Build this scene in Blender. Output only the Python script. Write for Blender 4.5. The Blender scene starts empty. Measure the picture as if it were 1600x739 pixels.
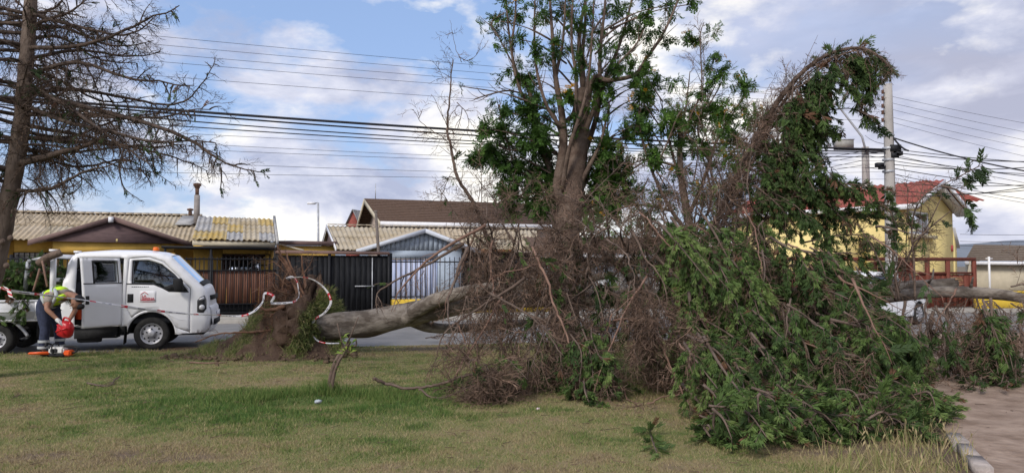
import bpy, bmesh, math, random
import numpy as np
from mathutils import Vector, Matrix
from mathutils.geometry import delaunay_2d_cdt
random.seed(7)
rng = np.random.default_rng(11)
R = math.radians
S = bpy.context.scene
COL = S.collection

# ------------------------------------------------------------------ camera
F = 1130.0
PITCH = math.atan(45.5 / F)
EYE = np.array([0.0, 0.0, 1.6])
cam = bpy.data.cameras.new('camera')
cam.sensor_width = 36.0
cam.lens = 36.0 * F / 1600.0
cam.clip_start = 0.05
cam.clip_end = 5000
camo = bpy.data.objects.new('camera', cam)
COL.objects.link(camo)
camo.location = EYE
camo.rotation_euler = (R(90) + PITCH, 0, 0)
S.camera = camo

# ------------------------------------------------------------------ light
SUN_EL, SUN_AZ = R(38), R(-150)      # azimuth measured from +Y towards +X: behind the camera, left
S.view_settings.view_transform = 'Standard'
S.view_settings.look = 'None'
S.view_settings.gamma = 1
S.view_settings.exposure = 0.42
sl = bpy.data.lights.new('sun', 'SUN')
sl.energy = 2.0
sl.angle = R(14)
sl.color = (1.0, 0.95, 0.87)
so = bpy.data.objects.new('sun', sl)
COL.objects.link(so)
sd = Vector((math.sin(SUN_AZ) * math.cos(SUN_EL), math.cos(SUN_AZ) * math.cos(SUN_EL), math.sin(SUN_EL)))
so.rotation_euler = sd.to_track_quat('Z', 'Y').to_euler()
so.location = sd * 50

W = bpy.data.worlds.new('World')
S.world = W
W.use_nodes = True
nt = W.node_tree
nt.nodes.clear()
def N(t, typ, **kw):
    n = t.nodes.new(typ)
    for k, v in kw.items():
        setattr(n, k, v)
    return n
def LK(t, a, b):
    t.links.new(a, b)
def math_node(t, op, a, b=None, c=None, clamp=False):
    n = N(t, 'ShaderNodeMath', operation=op)
    n.use_clamp = clamp
    for i, v in enumerate((a, b, c)):
        if v is None: continue
        if isinstance(v, (int, float)): n.inputs[i].default_value = v
        else: LK(t, v, n.inputs[i])
    return n.outputs[0]
def ramp_node(t, fac, stops):
    n = N(t, 'ShaderNodeValToRGB')
    LK(t, fac, n.inputs[0])
    el = n.color_ramp.elements
    while len(el) < len(stops): el.new(0.5)
    for e, (p, c) in zip(el, stops):
        e.position = p
        e.color = (*c, 1) if len(c) == 3 else c
    return n.outputs[0]
def mix_node(t, fac, a, b, mode='MIX'):
    n = N(t, 'ShaderNodeMix', data_type='RGBA', blend_type=mode)
    for s, v in ((n.inputs[0], fac), (n.inputs[6], a), (n.inputs[7], b)):
        if isinstance(v, (int, float)): s.default_value = v
        elif isinstance(v, tuple): s.default_value = (*v, 1)
        else: LK(t, v, s)
    return n.outputs[2]
def build_sky():
    t = nt
    out = N(t, 'ShaderNodeOutputWorld'); bg = N(t, 'ShaderNodeBackground')
    LK(t, bg.outputs[0], out.inputs[0])
    bg.inputs[1].default_value = 0.1
    sky = N(t, 'ShaderNodeTexSky', sky_type='NISHITA')
    sky.sun_disc = False
    sky.sun_elevation = SUN_EL
    sky.sun_rotation = SUN_AZ
    sky.air_density = 1.0; sky.dust_density = 1.6; sky.ozone_density = 1.6
    tc = N(t, 'ShaderNodeTexCoord')
    sep = N(t, 'ShaderNodeSeparateXYZ'); LK(t, tc.outputs['Generated'], sep.inputs[0])
    zz = math_node(t, 'MAXIMUM', sep.outputs[2], 0.0)
    den = math_node(t, 'ADD', zz, 0.22)
    cmb = N(t, 'ShaderNodeCombineXYZ')
    LK(t, math_node(t, 'DIVIDE', sep.outputs[0], den), cmb.inputs[0])
    LK(t, math_node(t, 'DIVIDE', sep.outputs[1], den), cmb.inputs[1])
    def noise(vec, scale, det, rough, loc, dist=0.0):
        mp = N(t, 'ShaderNodeMapping'); LK(t, vec, mp.inputs[0]); mp.inputs[1].default_value = loc
        n = N(t, 'ShaderNodeTexNoise'); LK(t, mp.outputs[0], n.inputs[0])
        n.inputs['Scale'].default_value = scale; n.inputs['Detail'].default_value = det
        n.inputs['Roughness'].default_value = rough; n.inputs['Distortion'].default_value = dist
        return n.outputs[0]
    # broad sheet of soft cloud, thicker towards the right of the view
    n1 = noise(cmb.outputs[0], 0.62, 6, 0.5, (3.4, 1.7, 0), 0.25)
    xb = math_node(t, 'MULTIPLY', sep.outputs[0], 0.44)
    d1 = math_node(t, 'ADD', n1, xb)
    m1 = ramp_node(t, d1, [(0.53, (0, 0, 0)), (0.76, (1, 1, 1))])
    # cumulus heaps low over the horizon
    sc = N(t, 'ShaderNodeVectorMath', operation='MULTIPLY'); LK(t, tc.outputs['Generated'], sc.inputs[0])
    sc.inputs[1].default_value = (1.0, 1.0, 2.3)
    n2 = noise(sc.outputs[0], 5.2, 9, 0.56, (1.9, 0.4, 0.35), 0.15)
    low = ramp_node(t, zz, [(0.0, (0.16, 0.16, 0.16)), (0.12, (0.12, 0.12, 0.12)), (0.24, (0.0, 0.0, 0.0))])
    d2 = math_node(t, 'ADD', n2, low)
    m2 = ramp_node(t, d2, [(0.47, (0, 0, 0)), (0.60, (1, 1, 1))])
    n3 = noise(sc.outputs[0], 4.2, 7, 0.6, (7.1, 2.2, 0.2), 0.2)
    col2 = ramp_node(t, n3, [(0.36, (3.6, 3.9, 5.2)), (0.48, (6.0, 6.1, 7.0)), (0.60, (9.2, 8.8, 8.0))])
    n4 = noise(cmb.outputs[0], 1.5, 8, 0.58, (0.3, 5.1, 0), 0.3)
    n4 = math_node(t, 'SUBTRACT', n4, math_node(t, 'MULTIPLY', sep.outputs[0], 0.16))
    col1 = ramp_node(t, n4, [(0.34, (3.7, 3.75, 4.7)), (0.52, (5.2, 5.2, 6.2)), (0.66, (8.8, 8.4, 7.9))])
    base = mix_node(t, 1.0, sky.outputs[0], (1.12, 1.06, 1.12), 'MULTIPLY')
    base = mix_node(t, 0.5, base, (3.1, 4.6, 7.6))
    c1 = mix_node(t, math_node(t, 'MULTIPLY', m1, 0.92), base, col1)
    c2 = mix_node(t, math_node(t, 'MULTIPLY', m2, 0.93), c1, col2)
    LK(t, c2, bg.inputs[0])
build_sky()

# ------------------------------------------------------------------ helpers: picture <-> place
def P(px, py, Z):
    """point at distance Z (world Y) seen at photograph pixel px, py"""
    a, b = (px - 800.0) / F, (369.5 - py) / F
    cp, sp = math.cos(PITCH), math.sin(PITCH)
    d = np.array([a, cp - b * sp, sp + b * cp])
    return EYE + d * (Z / d[1])
def G(px, py, z=0.0):
    a, b = (px - 800.0) / F, (369.5 - py) / F
    cp, sp = math.cos(PITCH), math.sin(PITCH)
    d = np.array([a, cp - b * sp, sp + b * cp])
    return EYE + d * ((z - EYE[2]) / d[2])
def LN(px, c, m, h):
    """point on the vertical plane Z = c + m X seen in column px, at height h"""
    u = (px - 800.0) / F
    Z = c / (1 - m * u)
    return np.array([u * Z, Z, h])
def smooth(x):
    x = np.clip(x, 0, 1)
    return x * x * (3 - 2 * x)
_tab = rng.random((256, 256))
def vnoise(x, y):
    x = np.asarray(x, float); y = np.asarray(y, float)
    xi = np.floor(x).astype(int); yi = np.floor(y).astype(int)
    fx = smooth(x - xi); fy = smooth(y - yi)
    g = lambda a, b: _tab[a % 256, b % 256]
    return (g(xi, yi) * (1 - fx) + g(xi + 1, yi) * fx) * (1 - fy) + (g(xi, yi + 1) * (1 - fx) + g(xi + 1, yi + 1) * fx) * fy
def fbm(x, y, o=4):
    s = 0; a = .5; t = 0
    for i in range(o):
        s = s + a * vnoise(x * 2 ** i + 17 * i, y * 2 ** i + 5 * i); t += a; a *= .5
    return s / t

# ------------------------------------------------------------------ helpers: materials
MATS = {}
def mat(name, col, rough=.75, var=.25, scale=6, bump=0.0, bscale=40, metal=0.0, spec=.3, col2=None, stretch=(1, 1, 1), detail=5, lo=.35, hi=.65):
    if name in MATS: return MATS[name]
    m = bpy.data.materials.new(name); m.use_nodes = True
    t = m.node_tree; b = t.nodes['Principled BSDF']
    b.inputs['Roughness'].default_value = rough; b.inputs['Metallic'].default_value = metal
    b.inputs['Specular IOR Level'].default_value = spec
    tc = N(t, 'ShaderNodeTexCoord'); mp = N(t, 'ShaderNodeMapping'); mp.inputs[3].default_value = stretch
    LK(t, tc.outputs['Object'], mp.inputs[0])
    n = N(t, 'ShaderNodeTexNoise'); LK(t, mp.outputs[0], n.inputs[0])
    n.inputs['Scale'].default_value = scale; n.inputs['Detail'].default_value = detail; n.inputs['Roughness'].default_value = .6
    a = tuple(c * (1 - var) for c in col); c2 = col2 if col2 else tuple(min(1, c * (1 + var)) for c in col)
    if col2: a = col
    LK(t, ramp_node(t, n.outputs[0], [(lo, a), (hi, c2)]), b.inputs['Base Color'])
    if bump:
        n2 = N(t, 'ShaderNodeTexNoise'); LK(t, mp.outputs[0], n2.inputs[0])
        n2.inputs['Scale'].default_value = bscale; n2.inputs['Detail'].default_value = 4
        bp = N(t, 'ShaderNodeBump'); bp.inputs['Strength'].default_value = min(1, bump); bp.inputs['Distance'].default_value = .02
        LK(t, n2.outputs[0], bp.inputs['Height']); LK(t, bp.outputs[0], b.inputs['Normal'])
    MATS[name] = m
    return m
def tone_mat(name, stops, rough=.7, transl=0.0, bump=0.0, bscale=30, noise=0.0, nscale=8):
    """colour read from the point attribute 'tone' (which leaf, lit twig tips, how dry, soil or turf)"""
    if name in MATS: return MATS[name]
    m = bpy.data.materials.new(name); m.use_nodes = True
    t = m.node_tree; b = t.nodes['Principled BSDF']; o = t.nodes['Material Output']
    b.inputs['Roughness'].default_value = rough; b.inputs['Specular IOR Level'].default_value = .15
    at = N(t, 'ShaderNodeAttribute', attribute_name='tone')
    f = at.outputs['Fac']
    if noise or bump:
        tc = N(t, 'ShaderNodeTexCoord')
        n = N(t, 'ShaderNodeTexNoise'); LK(t, tc.outputs['Object'], n.inputs[0])
        n.inputs['Scale'].default_value = nscale; n.inputs['Detail'].default_value = 6
        f = math_node(t, 'ADD', f, math_node(t, 'MULTIPLY', math_node(t, 'SUBTRACT', n.outputs[0], .5), noise))
    c = ramp_node(t, f, stops)
    LK(t, c, b.inputs['Base Color'])
    if bump:
        n2 = N(t, 'ShaderNodeTexNoise'); LK(t, tc.outputs['Object'], n2.inputs[0])
        n2.inputs['Scale'].default_value = bscale; n2.inputs['Detail'].default_value = 5
        bp = N(t, 'ShaderNodeBump'); bp.inputs['Strength'].default_value = bump; bp.inputs['Distance'].default_value = .03
        LK(t, n2.outputs[0], bp.inputs['Height']); LK(t, bp.outputs[0], b.inputs['Normal'])
    if transl:
        tr = N(t, 'ShaderNodeBsdfTranslucent'); LK(t, c, tr.inputs[0])
        mx = N(t, 'ShaderNodeMixShader'); mx.inputs[0].default_value = transl
        LK(t, b.outputs[0], mx.inputs[1]); LK(t, tr.outputs[0], mx.inputs[2]); LK(t, mx.outputs[0], o.inputs[0])
    MATS[name] = m
    return m
def glass_mat(name, tint=(.35, .4, .42), mixf=.5, rough=.03):
    if name in MATS: return MATS[name]
    m = bpy.data.materials.new(name); m.use_nodes = True
    t = m.node_tree; o = t.nodes['Material Output']; t.nodes.remove(t.nodes['Principled BSDF'])
    tr = N(t, 'ShaderNodeBsdfTransparent'); tr.inputs[0].default_value = (*tint, 1)
    gl = N(t, 'ShaderNodeBsdfGlossy'); gl.inputs[1].default_value = rough; gl.inputs[0].default_value = (.9, .93, .95, 1)
    lw = N(t, 'ShaderNodeLayerWeight'); lw.inputs[0].default_value = mixf
    mx = N(t, 'ShaderNodeMixShader')
    LK(t, lw.outputs['Fresnel'], mx.inputs[0]); LK(t, tr.outputs[0], mx.inputs[1]); LK(t, gl.outputs[0], mx.inputs[2])
    LK(t, mx.outputs[0], o.inputs[0])
    MATS[name] = m
    return m

# ------------------------------------------------------------------ helpers: meshes and objects
class MB:
    """collects geometry with material slots and an optional 'tone' per vertex"""
    def __init__(s):
        s.v = []; s.q = []; s.t = []; s.qm = []; s.tm = []; s.tone = []; s.n = 0; s.poly = []; s.pm = []
    def add(s, V, Q=None, T=None, mi=0, tone=0.5):
        V = np.asarray(V, float).reshape(-1, 3)
        if Q is not None and len(Q):
            Q = np.asarray(Q, int); s.q.append(Q + s.n); s.qm.append(np.full(len(Q), mi))
        if T is not None and len(T):
            T = np.asarray(T, int); s.t.append(T + s.n); s.tm.append(np.full(len(T), mi))
        s.v.append(V); s.tone.append(np.broadcast_to(np.asarray(tone, float), (len(V),)))
        s.n += len(V)
        return s
    def box(s, lo, hi, mi=0, M=None):
        x0, y0, z0 = lo; x1, y1, z1 = hi
        V = np.array([[x0, y0, z0], [x1, y0, z0], [x1, y1, z0], [x0, y1, z0], [x0, y0, z1], [x1, y0, z1], [x1, y1, z1], [x0, y1, z1]])
        if M is not None: V = V @ np.array(M.to_3x3()).T + np.array(M.translation)
        return s.add(V, [[3, 2, 1, 0], [4, 5, 6, 7], [0, 1, 5, 4], [1, 2, 6, 5], [2, 3, 7, 6], [3, 0, 4, 7]], mi=mi)
    def hexa(s, V8, mi=0):
        return s.add(V8, [[3, 2, 1, 0], [4, 5, 6, 7], [0, 1, 5, 4], [1, 2, 6, 5], [2, 3, 7, 6], [3, 0, 4, 7]], mi=mi)
    def beam(s, a, b, w, h, mi=0, up=(0, 0, 1)):
        """square bar from a to b, w wide (sideways), h high"""
        a = np.asarray(a, float); b = np.asarray(b, float)
        d = b - a; d /= np.linalg.norm(d)
        sd_ = np.cross(d, up)
        if np.linalg.norm(sd_) < 1e-4: sd_ = np.array([1., 0, 0])
        sd_ /= np.linalg.norm(sd_); u = np.cross(sd_, d)
        o = [(-1, -1), (1, -1), (1, 1), (-1, 1)]
        V = [a + sd_ * i * w / 2 + u * j * h / 2 for i, j in o] + [b + sd_ * i * w / 2 + u * j * h / 2 for i, j in o]
        return s.add(V, [[3, 2, 1, 0], [4, 5, 6, 7], [0, 1, 5, 4], [1, 2, 6, 5], [2, 3, 7, 6], [3, 0, 4, 7]], mi=mi)
    def tube(s, pts, rad, sides=6, mi=0, tone=.5, cap=True):
        V, Q = tube(pts, rad, sides)
        n = len(pts); T = []
        if cap and sides >= 5:
            V = np.vstack([V, np.asarray(pts[0])[None], np.asarray(pts[-1])[None]])
            c0, c1 = n * sides, n * sides + 1
            for i in range(sides):
                j = (i + 1) % sides
                T.append([c0, j, i]); T.append([c1, (n - 1) * sides + i, (n - 1) * sides + j])
        return s.add(V, Q, T, mi=mi, tone=tone)
    def slab(s, poly, th, mi=0):
        """flat polygon (3-D points, convex or not, ordered) thickened by vector th"""
        p = np.asarray(poly, float); n = len(p); th = np.asarray(th, float)
        base = s.n
        s.add(np.vstack([p, p + th]), [[i, (i + 1) % n, n + (i + 1) % n, n + i] for i in range(n)], mi=mi)
        s.poly.append([base + i for i in reversed(range(n))]); s.pm.append(mi)
        s.poly.append([base + n + i for i in range(n)]); s.pm.append(mi)
        return s
    def lathe(s, prof, axis='y', seg=24, mi=0, org=(0, 0, 0)):
        """profile of (radius, along) turned about the axis"""
        a = np.linspace(0, 2 * np.pi, seg, endpoint=False); V = []
        for r, h in prof:
            for t in a:
                c, d = r * math.cos(t), r * math.sin(t)
                V.append((c, h, d) if axis == 'y' else ((c, d, h) if axis == 'z' else (h, c, d)))
        Q = [[i * seg + j, i * seg + (j + 1) % seg, (i + 1) * seg + (j + 1) % seg, (i + 1) * seg + j] for i in range(len(prof) - 1) for j in range(seg)]
        return s.add(np.array(V) + np.array(org), Q, mi=mi)
    def build(s, name, mats, parent=None, smooth_=False, off=None, kind=None, label=None):
        V = np.vstack(s.v) if s.v else np.zeros((0, 3))
        if off is not None: V = V - np.asarray(off)
        me = bpy.data.meshes.new(name)
        q = np.vstack(s.q) if s.q else np.zeros((0, 4), int)
        t = np.vstack(s.t) if s.t else np.zeros((0, 3), int)
        np_ = sum(len(p) for p in s.poly)
        nl = len(q) * 4 + len(t) * 3 + np_
        me.vertices.add(len(V)); me.loops.add(nl); me.polygons.add(len(q) + len(t) + len(s.poly))
        me.vertices.foreach_set('co', V.astype(np.float32).ravel())
        li = np.concatenate([q.ravel(), t.ravel(), np.array([i for p in s.poly for i in p], int)]).astype(np.int32)
        me.loops.foreach_set('vertex_index', li)
        tot = np.concatenate([np.full(len(q), 4), np.full(len(t), 3), np.array([len(p) for p in s.poly], int)]).astype(np.int32)
        st = np.concatenate([[0], np.cumsum(tot)[:-1]]).astype(np.int32) if len(tot) else tot
        me.polygons.foreach_set('loop_start', st)
        try: me.polygons.foreach_set('loop_total', tot)
        except Exception: pass
        mi = np.concatenate([*(s.qm or [np.zeros(0)]), *(s.tm or [np.zeros(0)]), np.array(s.pm)]).astype(np.int32)
        me.polygons.foreach_set('material_index', mi)
        if smooth_: me.polygons.foreach_set('use_smooth', np.ones(len(tot), bool))
        at = me.attributes.new('tone', 'FLOAT', 'POINT')
        at.data.foreach_set('value', np.concatenate(s.tone).astype(np.float32) if s.tone else np.zeros(0, np.float32))
        for m in (mats if isinstance(mats, (list, tuple)) else [mats]): me.materials.append(m)
        me.update(calc_edges=True); me.validate()
        o = bpy.data.objects.new(name, me); COL.objects.link(o)
        if parent is not None: o.parent = parent
        if kind: o['kind'] = kind
        if label: o['label'] = label
        return o
def tube(pts, rad, sides=6):
    p = np.asarray(pts, float); n = len(p)
    rad = np.broadcast_to(np.asarray(rad, float), (n,))
    T = np.gradient(p, axis=0); T /= (np.linalg.norm(T, axis=1, keepdims=True) + 1e-9)
    ref = np.array([0, 0, 1.]) if abs(T[0][2]) < .9 else np.array([1., 0, 0])
    u = np.cross(T[0], ref); u /= np.linalg.norm(u)
    V = np.zeros((n, sides, 3)); a = np.linspace(0, 2 * np.pi, sides, endpoint=False)
    ca, sa = np.cos(a)[:, None], np.sin(a)[:, None]
    for i in range(n):
        u = u - T[i] * np.dot(u, T[i]); u /= (np.linalg.norm(u) + 1e-9)
        w = np.cross(T[i], u)
        V[i] = p[i] + rad[i] * (ca * u + sa * w)
    i, j = np.meshgrid(np.arange(n - 1), np.arange(sides), indexing='ij')
    k = (j + 1) % sides
    Q = np.stack([i * sides + j, i * sides + k, (i + 1) * sides + k, (i + 1) * sides + j], -1).reshape(-1, 4)
    return V.reshape(-1, 3), Q
def catmull(pts, per=6):
    p = np.asarray(pts, float)
    if len(p) < 3: return np.array([p[0] + (p[-1] - p[0]) * t for t in np.linspace(0, 1, per + 1)])
    q = np.vstack([2 * p[0] - p[1], p, 2 * p[-1] - p[-2]]); out = []
    for i in range(1, len(q) - 2):
        for t in np.linspace(0, 1, per, endpoint=False):
            a, b, c, d = q[i - 1], q[i], q[i + 1], q[i + 2]
            out.append(.5 * (2 * b + (c - a) * t + (2 * a - 5 * b + 4 * c - d) * t * t + (3 * b - a - 3 * c + d) * t ** 3))
    out.append(p[-1])
    return np.array(out)
def thing(name, label, cat, loc=(0, 0, 0), rz=0.0, group=None):
    o = bpy.data.objects.new(name, None); COL.objects.link(o)
    o.location = tuple(float(c) for c in loc); o.rotation_euler = (0, 0, rz); o.empty_display_size = .2
    o['label'] = label; o['category'] = cat
    if group: o['group'] = group
    return o
def tag(o, label, cat, group=None):
    o['label'] = label; o['category'] = cat
    if group: o['group'] = group
    return o
def link_copy(o, parent, loc=None):
    c = o.copy(); COL.objects.link(c); c.parent = parent
    if loc is not None: c.location = loc
    return c
def copy_tree(o, parent=None):
    c = o.copy(); COL.objects.link(c); c.parent = parent
    for ch in list(o.children): copy_tree(ch, c)
    return c
def rnd(a, b): return random.uniform(a, b)
# ------------------------------------------------------------------ ground, street, path
SM = .2                                   # slope of the street in plan: Z = c + SM * X
CE, CR0, CR1, CF = 15.0, 15.35, 22.4, 24.0     # lawn edge, road edges, fence line
SDIR = np.array([1, SM, 0]) / math.hypot(1, SM); SNRM = np.array([-SM, 1, 0]) / math.hypot(1, SM)
def strip(name, c0, c1, z, m, x0=-70, x1=110, n=60, thick=None, kind='structure'):
    b = MB(); xs = np.linspace(x0, x1, n)
    V = [(x, c + SM * x, z) for x in xs for c in (c0, c1)]
    b.add(V, [[2 * i, 2 * i + 2, 2 * i + 3, 2 * i + 1] for i in range(n - 1)])
    return b.build(name, m, kind=kind)
m_earth = mat('earth', (.16, .13, .09), .95, .3, .6)
b = MB(); b.add([(-1500, -300, -.2), (1500, -300, -.2), (1500, 2500, -.2), (-1500, 2500, -.2)], [[0, 1, 2, 3]]); b.build('ground', m_earth, kind='structure')
m_road = mat('asphalt', (.17, .165, .16), .9, .18, 1.4, bump=.35, bscale=90, col2=(.235, .225, .215))
strip('street', CR0, CR1, -.06, m_road)
m_conc = mat('concrete', (.27, .25, .22), .9, .2, 3, bump=.3, bscale=60, col2=(.36, .335, .3))
m_verge = mat('verge_earth', (.21, .165, .115), .95, .2, 4, bump=.6, bscale=30, col2=(.30, .25, .185))
strip('verge', CE - .06, CR0 + .01, -.035, m_verge)
b = MB()                                             # far kerb and pavement
for c0, c1, z0, z1 in ((CR1, CR1 + .15, -.1, .07), (CR1 + .153, CF + 1.2, -.1, .066)):
    xs = np.linspace(-70, 110, 61)
    V = [(x, c + SM * x, z) for x in xs for c, z in ((c0, z0), (c0, z1), (c1, z1), (c1, z0))]
    b.add(V, [[4 * i + k, 4 * i + 4 + k, 4 * i + 5 + k, 4 * i + 1 + k] for i in range(60) for k in range(3)])
b.build('pavement', m_conc, kind='structure')
strip('yard_ground', CF + 1.2, CF + 60, -.02, m_earth)

# path kerb line on the right: kerb points seen in the photograph
K0, K1 = G(1408, 594), G(1538, 744)
KD = (K1 - K0) / np.linalg.norm(K1 - K0)
def path_side(x, y):
    """signed distance to the right of the kerb line (positive on the sandy path)"""
    return (x - K0[0]) * -KD[1] + (y - K0[1]) * KD[0]
_s = 1 if path_side(K0[0] + 1, K0[1]) > 0 else -1
def on_path(x, y): return path_side(x, y) * _s
BASIN = G(492, 626)
GREEN = [(515, 622, 1.9, 1.0, .75), (450, 640, 1.6, .8, .45), (640, 575, 2.4, 1.1, .22), (150, 560, 3.6, .9, .45), (60, 580, 2.4, 1.6, .3), (330, 620, 2.0, .6, .22), (560, 660, 2.0, .55, .3),
         (820, 640, 1.5, .8, .3), (980, 720, 1.6, .5, -.12), (620, 725, 2.4, .5, -.12), (250, 600, 1.8, .5, -.1), (600, 560, 2.2, .5, -.2), (390, 570, 1.6, .7, -.35)]
BARE = [(160, 708, .7, .13), (300, 722, .5, .16), (75, 715, .5, .1), (330, 560, 1.5, .42), (430, 555, 1.6, .35), (950, 650, 1.2, .5), (1180, 730, 1.0, .25), (700, 545, 1.5, .3), (1350, 700, .9, .5)]
_GP = [(G(a, b_), rx, ry, w) for a, b_, rx, ry, w in GREEN]
_BP = [(G(a, b_), rx, ry) for a, b_, rx, ry in BARE]
def lawn_tone(x, y):
    """0 bare soil .. .35 straw .. 1 lush green"""
    x = np.asarray(x, float); y = np.asarray(y, float)
    t = .47 + (fbm(x * .55, y * .8, 4) - .5) * .75 + (fbm(x * 3.1 + 9, y * 3.6, 3) - .5) * .6
    t = t - .10 * smooth((7.6 - y) / 2.2) - .07 * smooth((x - 1) / 2)
    for g, rx, ry, w in _GP:
        t = t + w * .5 * np.exp(-((x - g[0]) / rx) ** 2 - ((y - g[1]) / ry) ** 2)
    t = np.clip(t, .24, 1)
    for g, rx, ry in _BP:
        e = np.exp(-((x - g[0]) / rx) ** 2 - ((y - g[1]) / ry) ** 2)
        t = t - .17 * e * smooth((fbm(x * 4.2 + 3, y * 5 + 8, 4) - .40) * 6)
    dB = np.hypot((x - BASIN[0]) / .60, (y - BASIN[1] + .08) / .42); t = np.where(dB < 1, t * smooth((dB - .6) * 2.5) + .0, t)
    t = t - 1.0 * smooth((on_path(x, y) + .25) / .3)
    return np.clip(t, 0, 1)
def lawn_z(x, y):
    z = (fbm(x * .5 + 40, y * .5, 3) - .5) * .05
    d = np.hypot((x - BASIN[0]) / .66, (y - BASIN[1]) / .42)
    z = z - .22 * np.exp(-d ** 2 * 1.6) + .012 * np.exp(-((d - 1.35) / .35) ** 2)
    return z * smooth((CE + SM * x - y) / .6)
def make_lawn():
    xs = np.concatenate([np.arange(-60, -14, 2.0), np.arange(-14, 13, .11), np.arange(13, 70, 2.0)])
    tt = np.concatenate([np.linspace(-12, 2.6, 8), np.concatenate([np.arange(2.7, 7.9, .12), np.arange(7.9, 9.3, .05), np.arange(9.3, 15.01, .12)])])
    X, T = np.meshgrid(xs, tt)
    Y = T + np.where(T > 4, SM * X * (T - 4) / 11.0, 0)
    Z = lawn_z(X, Y)
    n, m = X.shape
    i, j = np.meshgrid(np.arange(n - 1), np.arange(m - 1), indexing='ij')
    Q = np.stack([i * m + j, i * m + j + 1, (i + 1) * m + j + 1, (i + 1) * m + j], -1).reshape(-1, 4)
    b = MB(); b.add(np.stack([X, Y, Z], -1).reshape(-1, 3), Q, tone=lawn_tone(X, Y).ravel())
    V = []                                               # the small bank down to the verge
    xe = np.linspace(-60, 70, 200)
    for x in xe: V += [(x, CE + SM * x, 0.0), (x, CE + SM * x + .03, -.1)]
    b.add(V, [[2 * k, 2 * k + 2, 2 * k + 3, 2 * k + 1] for k in range(199)], tone=.12)
    b.build('lawn', tone_mat('lawn_ground', [(0, (.145, .105, .075)), (.14, (.17, .125, .085)), (.3, (.27, .21, .12)), (.5, (.21, .20, .085)), (.75, (.12, .145, .05)), (1, (.075, .12, .035))],
            .95, 0, .8, 70, .22, 30), kind='structure', smooth_=True)
make_lawn()
STRAW = [(0, (.24, .185, .11)), (.25, (.43, .335, .19)), (.45, (.345, .305, .145)), (.62, (.235, .26, .088)), (.8, (.155, .215, .06)), (1, (.09, .165, .04))]
m_blade = tone_mat('grass_blade', STRAW, .7, .3)
def blades(x, y, z, h, w, tone, lean=.6):
    n = len(x); a = rng.random(n) * 2 * np.pi; l = rng.random(n) * lean * h; la = rng.random(n) * 2 * np.pi
    base = np.stack([x, y, z], -1)
    sx = np.stack([np.cos(a), np.sin(a), np.zeros(n)], -1) * w[:, None] / 2
    tip = base + np.stack([np.cos(la) * l, np.sin(la) * l, h], -1)
    V = np.stack([base - sx, base + sx, tip], 1).reshape(-1, 3)
    return V, np.arange(3 * n).reshape(-1, 3), np.repeat(tone, 3)
def make_grass():
    n = 430000
    Z = np.exp(rng.random(n) * (math.log(16.5) - math.log(4.9)) + math.log(4.9))
    X = (rng.random(n) * 2 - 1) * (Z * .74 + .6)
    k = (Z < CE + SM * X - .0) ; X, Z = X[k], Z[k]
    t = lawn_tone(X, Z)
    k = rng.random(len(X)) < smooth((t - .06) / .2) * .97 + .03
    k &= on_path(X, Z) < .02 + rng.random(len(X)) * .12
    X, Z, t = X[k], Z[k], t[k]
    edge = smooth((Z - (CE + SM * X) + .55) / .5)
    h = (.010 + .02 * rng.random(len(X)) + .024 * np.clip(fbm(X * 2.5 + 30, Z * 3, 3) - .45, 0, 1) * 3 * rng.random(len(X))) * (1 + 1.0 * smooth((t - .55) / .4)) * (1 + 1.2 * edge * (X < -3))
    w = .0032 + .0007 * Z
    tt = np.clip(t + rng.normal(0, .2, len(X)) + (fbm(X * 7, Z * 7, 2) - .5) * .5, 0, 1)
    b = MB(); V, T, to = blades(X, Z, lawn_z(X, Z) - .004, h, w, tt, 1.3)
    b.add(V, T=T, tone=to)
    b.build('grass', m_blade, kind='stuff')
    # tall wild barley by the path kerb
    b = MB()
    for (px, py, r, cnt, hh) in ((1410, 716, .4, 150, .24), (1335, 738, .35, 60, .2), (1450, 695, .3, 130, .24), (1440, 628, .6, 260, .2), (1400, 665, .5, 90, .2), (1440, 735, .3, 80, .2),
                              (1300, 590, .9, 120, .2), (1380, 745, .5, 60, .18)):
        g = G(px, py)
        x = g[0] + rng.normal(0, r, cnt) * .8; y = g[1] + rng.normal(0, r, cnt) * .45
        k = on_path(x, y) < .05; x, y = x[k], y[k]; c = len(x)
        hgt = hh * (.35 + .75 * rng.random(c)); tn = np.clip(.3 + .34 * rng.random(c) + .12 * rng.normal(0, 1, c), 0, 1)
        V, T, to = blades(x, y, np.zeros(c) - .01, hgt, np.full(c, .011), tn, .9)
        b.add(V, T=T, tone=to)
        hd = V.reshape(-1, 3, 3)[::3, 2]; dirs = hd - V.reshape(-1, 3, 3)[::3, 0]       # seed heads
        dirs /= np.linalg.norm(dirs, axis=1, keepdims=True)
        for p, d in zip(hd, dirs):
            d2 = d + np.array([rnd(-.5, .5), rnd(-.5, .5), rnd(-.3, .1)]); s_ = np.cross(d2, [rnd(-1, 1), rnd(-1, 1), .3]); s_ /= np.linalg.norm(s_) + 1e-6
            L = rnd(.03, .055)
            b.add([p - d * .02, p + d2 * L * .45 + s_ * .007, p + d2 * L, p + d2 * L * .45 - s_ * .007], [[0, 1, 2, 3]], tone=rnd(.18, .42))
    b.build('wild_grass', m_blade, kind='stuff')
make_grass()
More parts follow.
